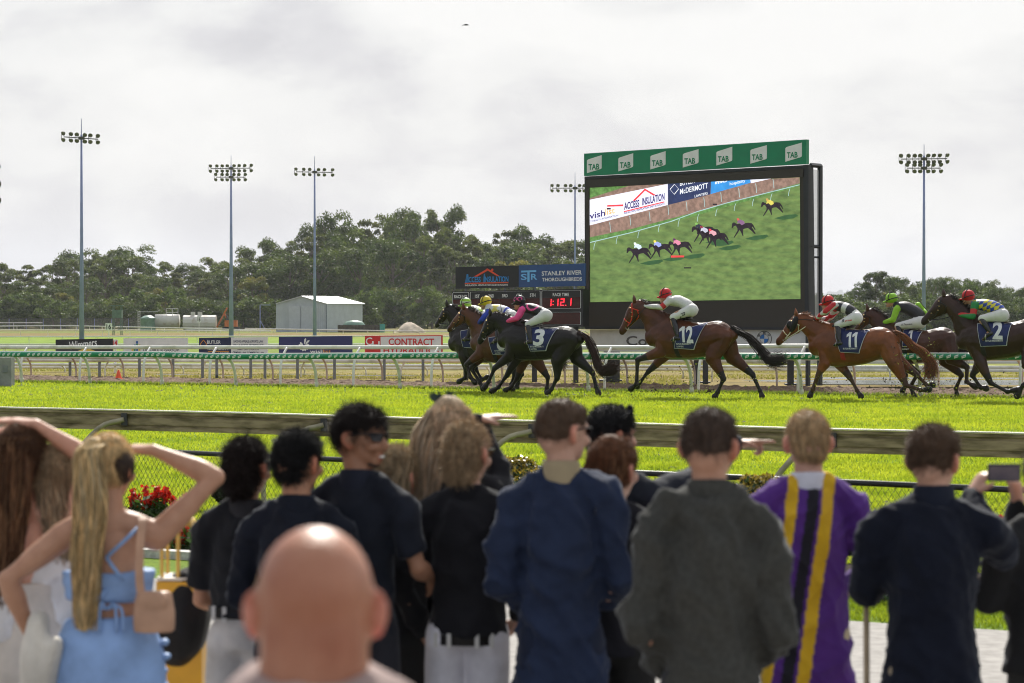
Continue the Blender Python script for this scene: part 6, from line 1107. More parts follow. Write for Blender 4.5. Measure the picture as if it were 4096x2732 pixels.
bush(255, 1930, .26, 26.2, 'dark rounded shrub beside the woman with brown hair', False); bush(905, 1955, .16, 23.6, 'small dark shrub between the two black haired men', False); bush(2060, 1935, .26, 21.8, 'round golden tipped shrub beside the navy jacket man'); bush(3035, 2010, .24, 19.3, 'golden tipped shrub beside the purple jersey'); bush(1480, 1950, .2, 22.6, 'shrub hidden behind the man in sunglasses'); bush(330, 1960, .22, 25.6, 'dark leafy shrub left of the red flowers', False); bush(2140, 1960, .2, 21.4, 'low gold edged shrub touching the navy jacket shoulder'); bush(3350, 2040, .2, 19.2, 'shrub behind the head of the young man in purple', zc=-.1)
redp = VM('flower_petals', color2=(.75, .7, .7), scale=20, rough=.5, trans=.4)
def salvia(px, py, Y, n_sp, spread, label, colr, h_=.33, seed=0, zb=-.44):
    c = P(px, py, Y); rng = np.random.default_rng(int(px) + seed); o = empty('flowering_plant', (c[0], c[1], zb), label, 'flowers', 'flowering plants of the garden bed'); V = []; C = []; LV = []; m = MB()
    for i in range(n_sp):
        a = rng.uniform(0, 6.28); rr_ = spread * math.sqrt(rng.random()); x, y = c[0] + rr_ * math.cos(a), c[1] + rr_ * math.sin(a) * .6; ztp = c[2] + rng.uniform(-.10, .05); m.tube([(x * .7 + c[0] * .3, y * .7 + c[1] * .3, zb), (x, y, ztp)], .003, 3)
        for j in range(26):
            q = np.array((x, y, ztp)) + np.array((0, 0, -.11 * rng.random())) + rng.normal(size=3) * .011; u = rng.normal(size=3) * .012; v = rng.normal(size=3) * .012; V += [q - u, q - v, q + u, q + v]; C += [np.array(colr) * rng.uniform(.6, 1.2)] * 4
        for j in range(22):
            q = np.array((x, y, zb + (ztp - .10 - zb) * rng.random())) + rng.normal(size=3) * .04; u = rng.normal(size=3) * .028; v = rng.normal(size=3) * .014; LV += [q - u, q - v, q + u, q + v]
    mk('blossoms', V, np.arange(len(V)).reshape(-1, 4), redp, o, cols=np.array(C)); n = len(LV); lc = np.repeat(np.array((.07, .15, .02)) * np.random.default_rng(1).uniform(.5, 1.4, (n // 4, 1)), 4, axis=0); mk('leaves', LV, np.arange(n).reshape(-1, 4), leafm, o, cols=lc); m.build('stem', stemm, o)
RD = (.75, .03, .01); PKF = (.55, .25, .45); WHF = (.7, .68, .68)
salvia(560, 1965, 23.6, 16, .13, 'dense red flower spikes beside the raised arm of the blonde woman', RD); salvia(620, 1955, 23.4, 14, .13, 'red flower spikes below the raised forearm', RD); salvia(690, 1955, 23.3, 10, .13, 'few red flower spikes at the right of the raised arm', RD)
salvia(2640, 2010, 20.6, 9, .10, 'red flower tips left of the grey jacket collar', RD); salvia(3478, 2150, 18.2, 7, .06, 'red flowers between the purple jersey and the navy coat', RD); salvia(3500, 2290, 17.8, 9, .08, 'pink and white flowers low between purple jersey and navy coat', PKF); salvia(3490, 2270, 17.9, 6, .06, 'white blossoms beside the purple sleeve', WHF)
salvia(4010, 2095, 18, 4, .05, 'single red flower below the phone', RD); salvia(735, 2110, 21.8, 8, .12, 'small red flowers behind the yellow stand', RD); salvia(1640, 2500, 14.9, 9, .06, 'pinkish plume beside the white trousers', (.45, .28, .25), zb=-.45); salvia(640, 2130, 21.9, 7, .12, 'green leafy plant behind the yellow stand', (.10, .2, .03)); salvia(3530, 2320, 17.6, 6, .06, 'tiny pale flowers by the white stones', WHF)
# white stones along the bed
rng = np.random.default_rng(4); m = MB()
for i in range(1500):
    p_ = rng.uniform(-12, 12); q = 17.22 + abs(rng.normal()) * .22; x, y = pq(p_, q); s_ = rng.uniform(.014, .035); V = [np.array((x, y, -.44)) + np.array((math.cos(a) * s_ * rng.uniform(.7, 1.2), math.sin(a) * s_ * rng.uniform(.7, 1.2), 0)) for a in np.linspace(0, 6.28, 6)[:-1]]; t_ = np.array((x, y, -.44 + s_ * .8)); m.add(V + [t_], [(k, (k + 1) % 5, 5) for k in range(5)])
tag(m.build('white_pebbles', M('pebble_white', (.62, .58, .55), .5, .25, 9)), kind='stuff')
# ---------------------------------------------------------------- grass blades
def blades(name, pts, hgt, wid, colA, colB, z0, seed, mat):
    rng = np.random.default_rng(seed); n = len(pts); a = rng.uniform(0, 2 * math.pi, n); lean = rng.normal(size=(n, 2)) * .35; h_ = hgt * rng.uniform(.5, 1.3, n); w_ = wid * rng.uniform(.6, 1.3, n)
    B0 = np.stack([pts[:, 0], pts[:, 1], z0], axis=1); dx = np.stack([np.cos(a), np.sin(a), np.zeros(n)], axis=1) * w_[:, None] * .5; T = B0 + np.stack([lean[:, 0] * h_, lean[:, 1] * h_, h_], axis=1); Mi = B0 + np.stack([lean[:, 0] * h_ * .35, lean[:, 1] * h_ * .35, h_ * .55], axis=1)
    V = np.stack([B0 - dx, B0 + dx, Mi + dx * .8, T, Mi - dx * .8], axis=1).reshape(-1, 3); Fc = [] ; i = np.arange(n)[:, None] * 5; Fc = (i + np.array([[0, 1, 2, 3, 4]])).astype(np.int32)
    xx, yy = pts[:, 0], pts[:, 1]; pt = .5 + .3 * np.sin(xx * 1.3 + 2 * np.sin(yy * .9)) * np.sin(yy * 2.1 + xx * .4) + .2 * np.sin(xx * 5.3 + 3 * np.sin(yy * 3.1)) * np.sin(yy * 6.7 + xx * 1.9); k = np.clip(pt * .75 + rng.random(n) * .5 - .1, 0, 1)[:, None]; C = np.array(colA) * (1 - k) + np.array(colB) * k
    o = mk(name, V, Fc, mat, cols=np.repeat(C, 5, axis=0)); tag(o, kind='stuff'); return o
gm_ = VM('grass_blade', color2=(.75, .8, .6), scale=3, rough=.4, trans=.6, spec=.35)
rng = np.random.default_rng(21); N_ = 680000; Yv = 1 / rng.uniform(1 / 68, 1 / 19.5, N_ * 2); Xv = rng.uniform(-.33, .33, N_ * 2) * Yv; q = TN[0] * Xv + TN[1] * Yv
fq = -.717 * 0; fence_side = (Yv - (27.33 + (Xv + 6.9) * (-9.78 / 13.5))) > .12
ok = (q < 48.1) & fence_side; pts = np.stack([Xv[ok], Yv[ok]], axis=1)[:N_]; 
tuf = (.5 + .5 * np.sin(pts[:, 0] * 3.1 + np.sin(pts[:, 1] * 2.3) * 2)) * (.5 + .5 * np.sin(pts[:, 1] * 5.3 + pts[:, 0]))
blades('turf_grass', pts, (.045 + .03 * tuf), .009 + .00018 * pts[:, 1], (.30, .42, .025), (.63, .67, .05), gz(pts[:, 0], pts[:, 1]) - .01, 5, gm_)
r_ = random.Random(31); dv = MB()
for i in range(380):
    p_ = r_.uniform(8, 50); q = r_.choice((r_.gauss(45.6, 1.2), r_.uniform(24, 48))); q = min(q, 47.9); x, y = pq(p_, q); s_ = r_.uniform(.02, .06); z = float(gz(x, y))
    V = [(x + math.cos(a) * s_ * r_.uniform(.6, 1.4), y + math.sin(a) * s_ * 1.6 * r_.uniform(.6, 1.4), z + .012) for a in np.linspace(0, 6.28, 7)[:-1]]; dv.add(V + [(x, y, z + .012 + s_ * .5)], [(k, (k + 1) % 6, 6) for k in range(6)])
tag(dv.build('loose_divots', M('divot_soil', (.12, .12, .03), .95, .3, 20, color2=(.05, .07, .015))), kind='stuff')
P_ = rng.uniform(-11, 11, 60000); Q_ = rng.uniform(15.78, 17.04, 60000); XY = np.stack([TD[0] * P_ + TN[0] * Q_, TD[1] * P_ + TN[1] * Q_], axis=1); blades('lawn_grass', XY, .05, .008, (.14, .24, .01), (.36, .42, .03), np.full(len(XY), -.455), 6, gm_)
P_ = rng.uniform(8, 52, 16000); Q_ = 48.14 + np.abs(rng.normal(size=16000)) * .07; XY = np.stack([TD[0] * P_ + TN[0] * Q_, TD[1] * P_ + TN[1] * Q_], axis=1); blades('verge_grass', XY, .09, .014, (.16, .26, .02), (.36, .42, .05), np.full(len(XY), -.01), 8, gm_)
n_ = 60000; Yv = 1 / rng.uniform(1 / 90, 1 / 60, n_); Xv = rng.uniform(-.27, .27, n_) * Yv; ok = (TN[0] * Xv + TN[1] * Yv > 54.5) & ~((Xv > 4.5) & (Yv < 66.2)); XY = np.stack([Xv[ok], Yv[ok]], axis=1); blades('infield_tussocks', XY, .055, .03, (.26, .25, .06), (.36, .32, .09), np.full(len(XY), -.05), 9, gm_)
# ---------------------------------------------------------------- the crowd
GZ = -.45
def cloth(key, c, **k): k.setdefault('sheen', .14); k.setdefault('spec', .2); k.setdefault('rough', .85); k.setdefault('bump', .008); k.setdefault('bscale', 14); k.setdefault('scale', 7); k.setdefault('var', .18); return M(key, c, **k)
class Person:
    def __init__(s, px, top, sc_, yaw=0.0, label='', group='spectators watching the race', skin=(.50, .28, .19), shw=.19, build=1.0, lean=0.0, htilt=0.0, hyaw=None, dx=0.0, bare=False):
        s.bare = bare
        s.s = sc_; s.Y = F / sc_; s.X = (px - CX) / sc_; s.zt = CZ - (top - HZ) / sc_; s.H = s.zt - GZ; s.yaw = yaw; s.hy = yaw if hyaw is None else hyaw; s.base = np.array((s.X, s.Y, GZ)); s.skin = skin; s.shw = shw; s.bd = build; s.label = label; s.group = group; s.lean = lean; s.htilt = htilt; s.dx = dx; s.B = Blob(); s.parts = []
        s.head(); s.torso()
    def w(s, x, y, z, yaw=None):       # local (right, forward, height above ground) -> scene
        a = s.yaw if yaw is None else yaw; c, si = math.cos(a), math.sin(a); k = s.lean * max(0, z) ; return s.base + np.array((x * c - y * si + s.dx * (1 - z / s.H), x * si + y * c + k, z))
    def h(s, x, y, z): # head coordinates: z measured down from the crown
        z0 = s.H - .16; zz = s.H + z - z0; t_ = s.htilt; return s.w(0, 0, z0) + (s.w(x * math.cos(t_) + zz * math.sin(t_), y, s.H, s.hy) - s.w(0, 0, s.H, s.hy)) + np.array((0, 0, zz * math.cos(t_) - x * math.sin(t_)))
    def head(s):
        B, k, h = s.B, s.skin, s.h; c, si = math.cos(s.hy), math.sin(s.hy); ax = np.array([(c, si, 0), (-si, c, 0), (0, 0, 1)])
        B.ell(h(0, .005, -.098), (.076, .096, .096), k, ax, 18, 12); B.ell(h(0, .030, -.165), (.058, .068, .060), k, ax); B.ell(h(0, .062, -.200), (.032, .035, .028), k, ax); B.ell(h(0, -.03, -.13), (.068, .068, .075), k, ax)
        B.tube([h(0, .092, -.112), h(0, .114, -.146), h(0, .098, -.158)], [.011, .015, .012], k, n=8)
        for sx in (-1, 1):
            B.ell(h(sx * .035, .080, -.150), (.028, .024, .022), k, ax); B.ell(h(sx * .028, .086, -.098), (.028, .014, .010), k, ax)
            e0 = h(sx * .080, -.005, -.125); B.tube([h(sx * .074, .008, -.098), h(sx * .088, -.012, -.102), h(sx * .091, -.018, -.125), h(sx * .083, -.005, -.150), h(sx * .076, .004, -.158)], [.009, .010, .011, .009, .008], tuple(np.array(k) * (1.1, .8, .75)), n=8); B.ell(e0, (.010, .018, .028), k, ax)
        B.ell(h(0, .093, -.181), (.022, .010, .006), tuple(np.array(k) * (.95, .6, .6)), ax); B.ell(h(0, .091, -.190), (.020, .011, .007), tuple(np.array(k) * (.95, .6, .6)), ax)
    def torso(s):
        B, k, w, H, b = s.B, s.skin, s.w, s.H, s.bd; sw = s.shw; R = s.yaw; lat = np.array((math.cos(R), math.sin(R), 0))
        s.lat = lat; B.tube([s.h(0, -.015, -.15), w(0, -.012, H - .235), w(0, -.02, H - .33)], [.054 * b, .055 * b, .054 * b], k, lat=lat)
        B.tube([w(0, .0, H - .325), w(0, 0, H - .37), w(0, .0, H - .48), w(0, 0, H - .64), w(0, 0, H - .78), w(0, .0, H * .52)], [(.05 * b, .07), (.085 * b, sw * .66), (.10 * b, sw * .70), (.088 * b, sw * .64), (.09 * b, sw * .64), (.085 * b, sw * .62)], k, lat=lat, n=16)
        for sx in (-1, 1):
            ks = 1.0 if s.bare else .72; B.tube([w(0, -.01, H - .30), w(sx * sw * .55, -.01, H - .325), w(sx * sw, 0, H - .36)], [.05 * ks, .052 * ks, .05 * ks], k, lat=(0, 1, 0)); hx = sx * .09
            B.tube([w(hx, 0, H * .52), w(hx * 1.1, .01, H * .40), w(hx, .0, H * .28), w(hx, -.015, H * .17), w(hx, -.01, .08)], [.062 * b, .058 * b, .045, .045, .036], k, lat=lat); B.tube([w(hx, -.03, .045), w(hx * 1.1, .07, .04), w(hx * 1.15, .15, .03)], [.038, .038, .028], k, lat=lat)
    def arm(s, sx, el=None, wr=None, hand='relaxed', fdir=None, ndir=None):
        w, H = s.w, s.H; sh = w(sx * s.shw, 0, s.H - .365); e = w(*el) if el is not None else w(sx * (s.shw + .040), -.03, H - .655); r_ = w(*wr) if wr is not None else w(sx * (s.shw - .04), .22, H - .80)
        s.B.tube([sh, sh * .55 + e * .45, sh * .2 + e * .8, e], [.050 * s.bd * (1 if s.bare else .75), .044 * s.bd * (1 if s.bare else .85), .033, .031], s.skin, lat=(0, 1, 0)); s.B.tube([e, e * .75 + r_ * .25, e * .45 + r_ * .55, r_], [.034, .041, .033, (.021, .026)], s.skin, lat=(0, 1, 0)); (s.B.ell(e, .034, tuple(np.array(s.skin) * (1.05, .88, .85))) if s.bare else None); s.parts.append((sx, sh, e, r_))
        s.hand(r_, np.array(fdir) if fdir is not None else (r_ - e), np.array(ndir) if ndir is not None else np.array((-sx, 0, 0.)), sx, hand)
    def hand(s, r_, d, n, sx, mode):
        d = d / np.linalg.norm(d); n = n - d * n.dot(d); n /= np.linalg.norm(n); a = np.cross(d, n) * (1 if mode != 'flip' else -1); k = s.skin; B = s.B       # n = palm normal, a = across the palm (towards the little finger)
        B.tube([r_, r_ + d * .035, r_ + d * .09], [(.024, .028), (.019, .040), (.015, .042)], k, lat=a, n=10)
        cl = {'relaxed': .5, 'point': 1.5, 'flat': .12, 'grip': 1.0, 'flip': .5}[mode]
        for i, (o, L) in enumerate(((-.030, .075), (-.010, .083), (.011, .078), (.031, .062))):
            c_ = cl if not (mode == 'point' and i == 0) else 0.05; p0 = r_ + d * .088 + a * o; t0 = d; a1 = c_ * .6; d1 = d * math.cos(a1) + n * math.sin(a1); p1 = p0 + d1 * L * .45; a2 = c_ * 1.5; d2 = d * math.cos(a2) + n * math.sin(a2); p2 = p1 + d2 * L * .32; a3 = c_ * 2.1; d3 = d * math.cos(a3) + n * math.sin(a3); p3 = p2 + d3 * L * .23
            B.tube([p0, p1, p2, p3], [.0098, .0092, .0085, .007], k, n=8, seg=2)
        t0 = r_ + d * .025 - a * .030; B.tube([t0, t0 + d * .028 - a * .022 + n * .012, t0 + d * .058 - a * .024 + n * .028], [.013, .011, .0085], k, n=8, seg=2)
    def body(s, name='person', voxel=.0085):
        s.o = s.B.build(name, skinm, None, base=s.base, voxel=voxel, smooth=3); tag(s.o, s.label, 'person', s.group); return s.o
    def top_(s, c, name='shirt', loose=1.0, hem=None, sleeve='long', collar=None, colfn=None, mat=None, flare=0.0, fold=.010, cuffz=None, high=0):
        w, H, sw, b = s.w, s.H, s.shw, s.bd * loose; S = Blob(); hz_ = hem if hem is not None else H * .50; lat = s.lat; zz = np.linspace(H - .34, hz_, 6)
        S.tube([w(0, -.015, H - .285 + high), w(0, -.01, H - .325), w(0, -.004, H - .385), w(0, 0, H - .50), w(0, 0, H - .66), w(0, 0, (H - .66) * .4 + hz_ * .6), w(0, 0, hz_)], [(.080 * b, .088), (.105 * b, sw * .62), (.125 * b, sw * .80), (.132 * b, sw * .86), (.12 * b, sw * (.82 + flare * .5)), (.128 * b, sw * (.86 + flare) + .012 * (flare > 0)), (.138 * b, sw * (.92 + flare) + .022 * (flare > 0))], lat=lat, n=20, flat=True, seg=3)
        for sx, sh, e, r_ in s.parts:
            S.tube([w(sx * .045, -.015, H - .285), w(sx * sw * .6, -.008, H - .315), sh + (sh - w(0, 0, H - .365)) * .02], [.056 * b, .058 * b, .060 * b], lat=(0, 1, 0))
            if sleeve == 'long': S.tube([sh, sh * .5 + e * .5, e], [.066 * b, .062 * b, .056 * b], lat=(0, 1, 0)); S.tube([e, e * .45 + r_ * .55, r_ * .96 + e * .04], [.057 * b, .052 * b, .042 * b], lat=(0, 1, 0), flat=False)
            elif sleeve == 'short': S.tube([sh, sh * .5 + e * .5, sh * .2 + e * .8], [.064 * b, .063 * b, .061 * b], lat=(0, 1, 0), flat=True)
        o = S.build(name, mat or cloth('%s_%d' % (name, len(MATS)), tuple(q * .82 if max(c) < .1 else q for q in c)), s.o, voxel=.0065 if colfn else .013, smooth=3, cols=colfn is not None, colfn=colfn, disp=(lambda f1, f2, f3: (lambda co: f1(co) + f2(co) + f3(co)))(folds(fold * .7, 9, len(MATS) + int(s.X * 31), (1.2, 1, .45)), ridges(fold * 1.5, 19, int(s.X * 17) + 50, (1, 1, .35)), ridges(fold * .8, 30, int(s.X * 13) + 90, (.7, .7, .9))))
        if collar:
            C = Blob(); C.tube([w(-.0, 0, H - .335), w(0, -.012, H - .275 + high), w(0, -.010, H - .235 + high * 1.3)], [(.095, .098), (.072, .076), (.066, .070)], lat=lat, n=18, flat=True); C.build('collar', collar, s.o, voxel=.009, smooth=2, cols=False)
        return o
    def trousers(s, c, name='trousers', topz=None):
        w, H, sw, b = s.w, s.H, s.shw, s.bd; T = Blob(); lat = s.lat; tz = topz or H * .585; T.tube([w(0, 0, tz), w(0, 0, H * .53), w(0, -.01, H * .485)], [(.100 * b, sw * .70), (.112 * b, sw * .76), (.10 * b, sw * .74)], lat=lat, n=18, flat=True)
        for sx in (-1, 1): hx = sx * .09; T.ell(w(hx * .9, -.035, H * .505), (.075 * b, .065 * b, .09)); T.tube([w(hx * .85, 0, H * .52), w(hx * .95, .0, H * .42), w(hx, .0, H * .28), w(hx, 0, .09)], [.085 * b, .082 * b, .070, .066], lat=lat, n=14)
        return T.build(name, cloth('%s_%d' % (name, len(MATS)), c), s.o, voxel=.015, smooth=3, cols=False, disp=folds(.008, 11, 5, (1, 1, .5)))
    def shoes(s, c=(.03, .025, .02)):
        for sx in (-1, 1): S = Blob(); hx = sx * .09; S.tube([s.w(hx, -.05, .05), s.w(hx * 1.1, .06, .045), s.w(hx * 1.2, .17, .03)], [(.05, .045), (.045, .05), (.03, .042)], lat=s.lat); S.build('shoe', cloth('shoe_leather', c, rough=.4), s.o, voxel=.012, smooth=2, cols=False)
    def belt(s, c=(.03, .018, .012), z=None):
        w, H, sw, b = s.w, s.H, s.shw, s.bd; z = z or H * .583; m = MB(); V = [w((sw * .80 + .012) * math.cos(a), .118 * b * math.sin(a), z) for a in np.linspace(0, 2 * math.pi, 37)]
        for a, b2 in zip(V[:-1], V[1:]): q = np.array((0, 0, .019)); o_ = lambda p: (p - w(0, 0, z)) * .04; m.hexa([a - q, b2 - q, b2 - q + o_(b2), a - q + o_(a), a + q, b2 + q, b2 + q + o_(b2), a + q + o_(a)])
        m.build('belt', cloth('belt_leather', c, rough=.4), s.o)
        for a in (-2.3, -1.9, -1.2, -.8): 
            m = MB(); c_ = w((sw * .83 + .016) * math.cos(a), .125 * b * math.sin(a), z); m.box(c_, (.016, .012, .055), s.yaw); m.build('belt_loop', M('loop_cloth', (.55, .54, .52), .8), s.o)
    def hair(s, col, kind='short', n=11000, ln=.022, fade=True, vol=1.0, curl=0.0, shine=.4):
        h = s.h; c, si = math.cos(s.hy), math.sin(s.hy); ax = np.array([(c, si, 0), (-si, c, 0), (0, 0, 1)]); S = Blob(); v = vol
        hm_ = VM('hair_%s' % kind, color2=(.5, .5, .5), scale=70, rough=.6, spec=.22 * shine / .4, bump=.004, bscale=120, stretch=(1, 1, .2), trans=.18)
        if kind == 'short':
            S.ell(h(0, -.004, -.074), (.080 * v, .098 * v, .080 * v), col, ax, 20, 12); S.ell(h(0, -.035, -.105), (.076 * v, .068 * v, .066), col, ax, 18, 10)
            if not fade: S.ell(h(0, -.045, -.145), (.064, .052, .052), col, ax)
            S.ell(h(0, .055, -.045), (.062, .040, .032 * v), col, ax)
        elif kind == 'curly':
            S.ell(h(0, -.008, -.078), (.088 * v, .104 * v, .090 * v), col, ax, 20, 12); S.ell(h(0, -.035, -.13), (.084 * v, .078 * v, .085), col, ax); S.ell(h(0, -.05, -.185), (.066, .05, .055), col, ax)
        elif kind in ('long', 'pony'):
            S.ell(h(0, -.006, -.078), (.083 * v, .102 * v, .086), col, ax, 20, 12); S.ell(h(0, -.03, -.12), (.080 * v, .078 * v, .075), col, ax)
        o = S.build('hair', hm_, s.o, voxel=.008, smooth=2, disp=folds(.006 if kind != 'curly' else .012, 55 if kind != 'curly' else 75, 3, (1, 1, 1)))
        V = np.empty(len(o.data.vertices) * 3, np.float32); o.data.vertices.foreach_get('co', V); V = V.reshape(-1, 3) + s.base.astype(np.float32); Fq = np.array([list(p.vertices) for p in o.data.polygons]); pts, nr = sample_surface(V, Fq[:, :4], n)
        K = np.linspace(0, 1, 3)[None, :, None]; up = np.array((0, 0, 1.)); dirn = nr * .8 + RNG.normal(size=(n, 3)) * (.45 + curl) + up * .25; paths = pts[:, None] - nr[:, None] * .004 + dirn[:, None] * ln * K * RNG.uniform(.4, 1.2, (n, 1, 1)) + (np.array((0, 0, -1)) * ln * .5) * K ** 2
        V2, F2, C2 = ribbons(None, paths, .0013, cols=np.array(col) * RNG.uniform(.7, 1.7, (n, 1))); mk('hair_strands', V2, F2, hm_, o, cols=C2); s.hm = hm_; s.ho = o; return o
    def locks(s, col, path, rad, n=420, width=.004, wave=.008, name='long_hair', col2=None):
        C_ = catmull(path, 6); k = len(C_); rd = np.interp(np.linspace(0, 1, k), np.linspace(0, 1, len(rad)), [r_[0] for r_ in rad]); rd2 = np.interp(np.linspace(0, 1, k), np.linspace(0, 1, len(rad)), [r_[1] for r_ in rad]); a = RNG.uniform(0, 6.28, n); u = RNG.random(n) ** .4
        lat = np.array((math.cos(s.hy), math.sin(s.hy), 0)); fw = np.array((-lat[1], lat[0], 0)); off = (np.cos(a) * u)[:, None, None] * lat * rd[None, :, None] + (np.sin(a) * u)[:, None, None] * fw * rd2[None, :, None]
        ph = RNG.uniform(0, 6.28, (n, 1)); tt = np.linspace(0, 1, k)[None, :]; wv = np.sin(tt * 14 + ph)[..., None] * lat * wave + np.cos(tt * 11 + ph * 2)[..., None] * fw * wave
        cols = np.array(col)[None] * RNG.uniform(.55, 1.35, (n, 1)); 
        if col2 is not None: mk_ = RNG.random(n) < .3; cols[mk_] = np.array(col2) * RNG.uniform(.7, 1.2, (mk_.sum(), 1))
        ln = RNG.uniform(.82, 1.02, (n, 1, 1)); P_ = C_[None] + off + wv; P_ = P_[:, :1] + (P_ - P_[:, :1]) * ln
        V, Fc, C = ribbons(None, P_, width, taper=.35, cols=cols); mk(name, V, Fc, s.hm, s.o, cols=C)
        S = Blob(); S.tube([C_[i] for i in range(0, k, 4)], [(float(rd2[i]) * .82, float(rd[i]) * .82) for i in range(0, k, 4)], tuple(np.array(col) * .9), lat=lat); S.build(name, s.hm, s.o, voxel=.012, smooth=2, disp=folds(.006, 60, 9, (1, 1, .08)))
    def shades(s, frame=(.01, .01, .012), lens=(.01, .01, .014)):
        m = MB()
        for sx in (-1, 1): pts = [s.h(sx * .010, .108, -.118), s.h(sx * .012, .108, -.098), s.h(sx * .066, .092, -.094), s.h(sx * .070, .088, -.110), s.h(sx * .058, .096, -.128), s.h(sx * .026, .106, -.130)]; bk = [p_ - (s.h(0, .006, 0) - s.h(0, 0, 0)) for p_ in pts]; n = 6; m.add(pts + bk, [tuple(range(n)), tuple(range(2 * n - 1, n - 1, -1))] + [(i, i + n, (i + 1) % n + n, (i + 1) % n) for i in range(n)]); m.tube([s.h(sx * .070, .088, -.102), s.h(sx * .083, .04, -.102), s.h(sx * .086, -.012, -.108)], .0035, 5)
        m.tube([s.h(-.012, .108, -.102), s.h(.012, .108, -.102)], .003, 5); return m.build('sunglasses', M('sunglass_black', lens, .22, .1, 8, spec=.4), s.o)
R_ = math.radians
PALE = (.56, .33, .24); TANN = (.46, .235, .14); BRN = (.33, .16, .09)
# bald man close to the camera
p = Person(1262, 2108, 2640, 0, 'bald man closest to the camera, seen from behind', skin=(.44, .195, .115), shw=.165, build=1.12, lean=0); p.arm(-1); p.arm(1)
_B = p.B; c_ = p.h(0, -.005, -.102); _B.ell(c_, (.089, .105, .104), p.skin, None, 22, 14); _B.ell(p.h(0, -.045, -.17), (.074, .058, .055), p.skin); _B.tube([p.h(0, -.02, -.12), p.h(0, -.03, -.20), p.w(0, -.03, p.H - .29), p.w(0, -.02, p.H - .34)], [.083, .084, .088, .10], p.skin)
for sx in (-1, 1): _B.ell(p.h(sx * .099, -.012, -.128), (.013, .015, .032), (.62, .27, .20)); _B.ell(p.h(sx * .094, -.006, -.158), (.009, .010, .014), (.66, .20, .15))
p.body(voxel=.0075); p.top_((.42, .33, .31), 'shirt', high=-.02); T = Blob(); w = p.w; H = p.H; T.tube([w(0, -.035, H - .212), w(0, -.03, H - .25), w(0, -.02, H - .32)], [(.098, .100), (.112, .135), (.12, .14)], lat=p.lat, n=20, flat=True); T.tube([w(-.12, -.01, H - .325), w(-.06, -.03, H - .262), w(.06, -.03, H - .262), w(.13, -.01, H - .315)], [.07, .06, .06, .07], lat=(0, 1, 0)); T.build('collar', cloth('pinkish_collar', (.36, .27, .25)), p.o, voxel=.009, smooth=2, cols=False, disp=ridges(.008, 30, 4)); p.trousers((.05, .05, .07)); p.shoes(); skb = VM('bald_skin', color2=(.74, .56, .48), scale=7, rough=.40, sss=.12, bump=.0018, bscale=160, spec=.5, detail=9); p.o.data.materials[0] = skb
# 1 woman with long brown hair, hand on her head
p = Person(88, 1712, 1085, R_(-8), 'woman with long brown hair and a raised bare arm at the left edge', skin=(.60, .32, .22), shw=.16, bare=True); w = p.w; H = p.H
p.arm(1, (.24, .06, H - .12), (.055, .00, H + .012), 'flat', (-.8, .1, .12), (0, .1, -1)); p.arm(-1, (-.30, -.02, H - .22), (-.12, .02, H - .03), 'flat', (.9, .1, .3), (0, .1, -1)); p.body()
p.hair((.13, .065, .035), 'long', ln=.02); p.locks((.16, .075, .036), [p.h(-.01, -.02, -.03), p.h(-.03, -.075, -.12), w(-.035, -.115, H - .32), w(-.05, -.125, H - .50), w(-.055, -.12, H - .66)], [(.07, .07), (.088, .05), (.095, .04), (.08, .04), (.05, .03)], 700, .005, .010, col2=(.32, .17, .085))
dm = cloth('cream_dress', (.62, .56, .49)); T = Blob(); T.tube([w(0, 0, H - .56), w(0, 0, H - .68), w(0, -.01, H - .85), w(0, 0, H - 1.0), w(0, 0, .45)], [(.118, .160), (.12, .155), (.14, .19), (.14, .20), (.15, .21)], lat=p.lat, n=22, flat=True); T.build('dress', dm, p.o, voxel=.013, smooth=3, cols=False, disp=folds(.016, 18, 8, (1, 1, .4)))
# woman behind her, mostly hidden, pale blouse
p = Person(196, 1795, 1080, R_(35), 'fair haired woman in a white top half hidden behind the brown haired woman', skin=PALE, shw=.17); p.arm(1, (.10, .20, p.H - .55), (.02, .18, p.H - .33), 'flat', (0, .3, 1), (0, 1, 0)); p.arm(-1); p.body(); p.hair((.50, .36, .22), 'long'); p.locks((.52, .38, .24), [p.h(0, -.03, -.05), p.w(.0, -.09, p.H - .25), p.w(.02, -.1, p.H - .42)], [(.07, .06), (.08, .05), (.05, .03)], 300, .004); p.top_((.70, .68, .66), 'blouse', sleeve='long'); p.trousers((.6, .58, .55))
p = Person(-22, 1690, 1000, R_(20), 'blonde woman cut off by the left edge with her head just in view', skin=PALE, shw=.17); p.arm(1); p.arm(-1); p.body(voxel=.012); p.hair((.55, .45, .32), 'long'); p.top_((.6, .55, .5), 'blouse'); p.trousers((.5, .5, .5))
# 2 blonde woman with ponytail and light blue outfit
p = Person(432, 1738, 1140, R_(6), 'blonde woman with long ponytail in a light blue backless top and skirt', skin=(.50, .27, .17), shw=.165, hyaw=R_(-22), bare=True); w = p.w; H = p.H
p.arm(1, (.375, .02, H - .155), (.155, .10, H - .062), 'flat', (-.8, .25, .05), (0, .2, -1)); p.arm(-1, (-.345, -.04, H - .50), (-.27, .05, H - .72), 'grip', (.4, .5, -.7), (1, .2, 0)); p.body()
p.hair((.85, .60, .30), 'pony', ln=.012); p.locks((.88, .62, .30), [p.h(0, -.07, -.03), p.h(-.005, -.125, -.06), w(-.055, -.145, H - .25), w(-.068, -.13, H - .45), w(-.075, -.12, H - .66)], [(.03, .03), (.045, .045), (.062, .045), (.058, .035), (.04, .025)], 620, .004, .007, 'ponytail', (.80, .62, .36))
S = Blob(); S.ell(p.h(.045, .01, -.11), (.05, .085, .07), (.05, .03, .02)); S.build('dark_underhair', p.hm, p.o, voxel=.01, smooth=2)
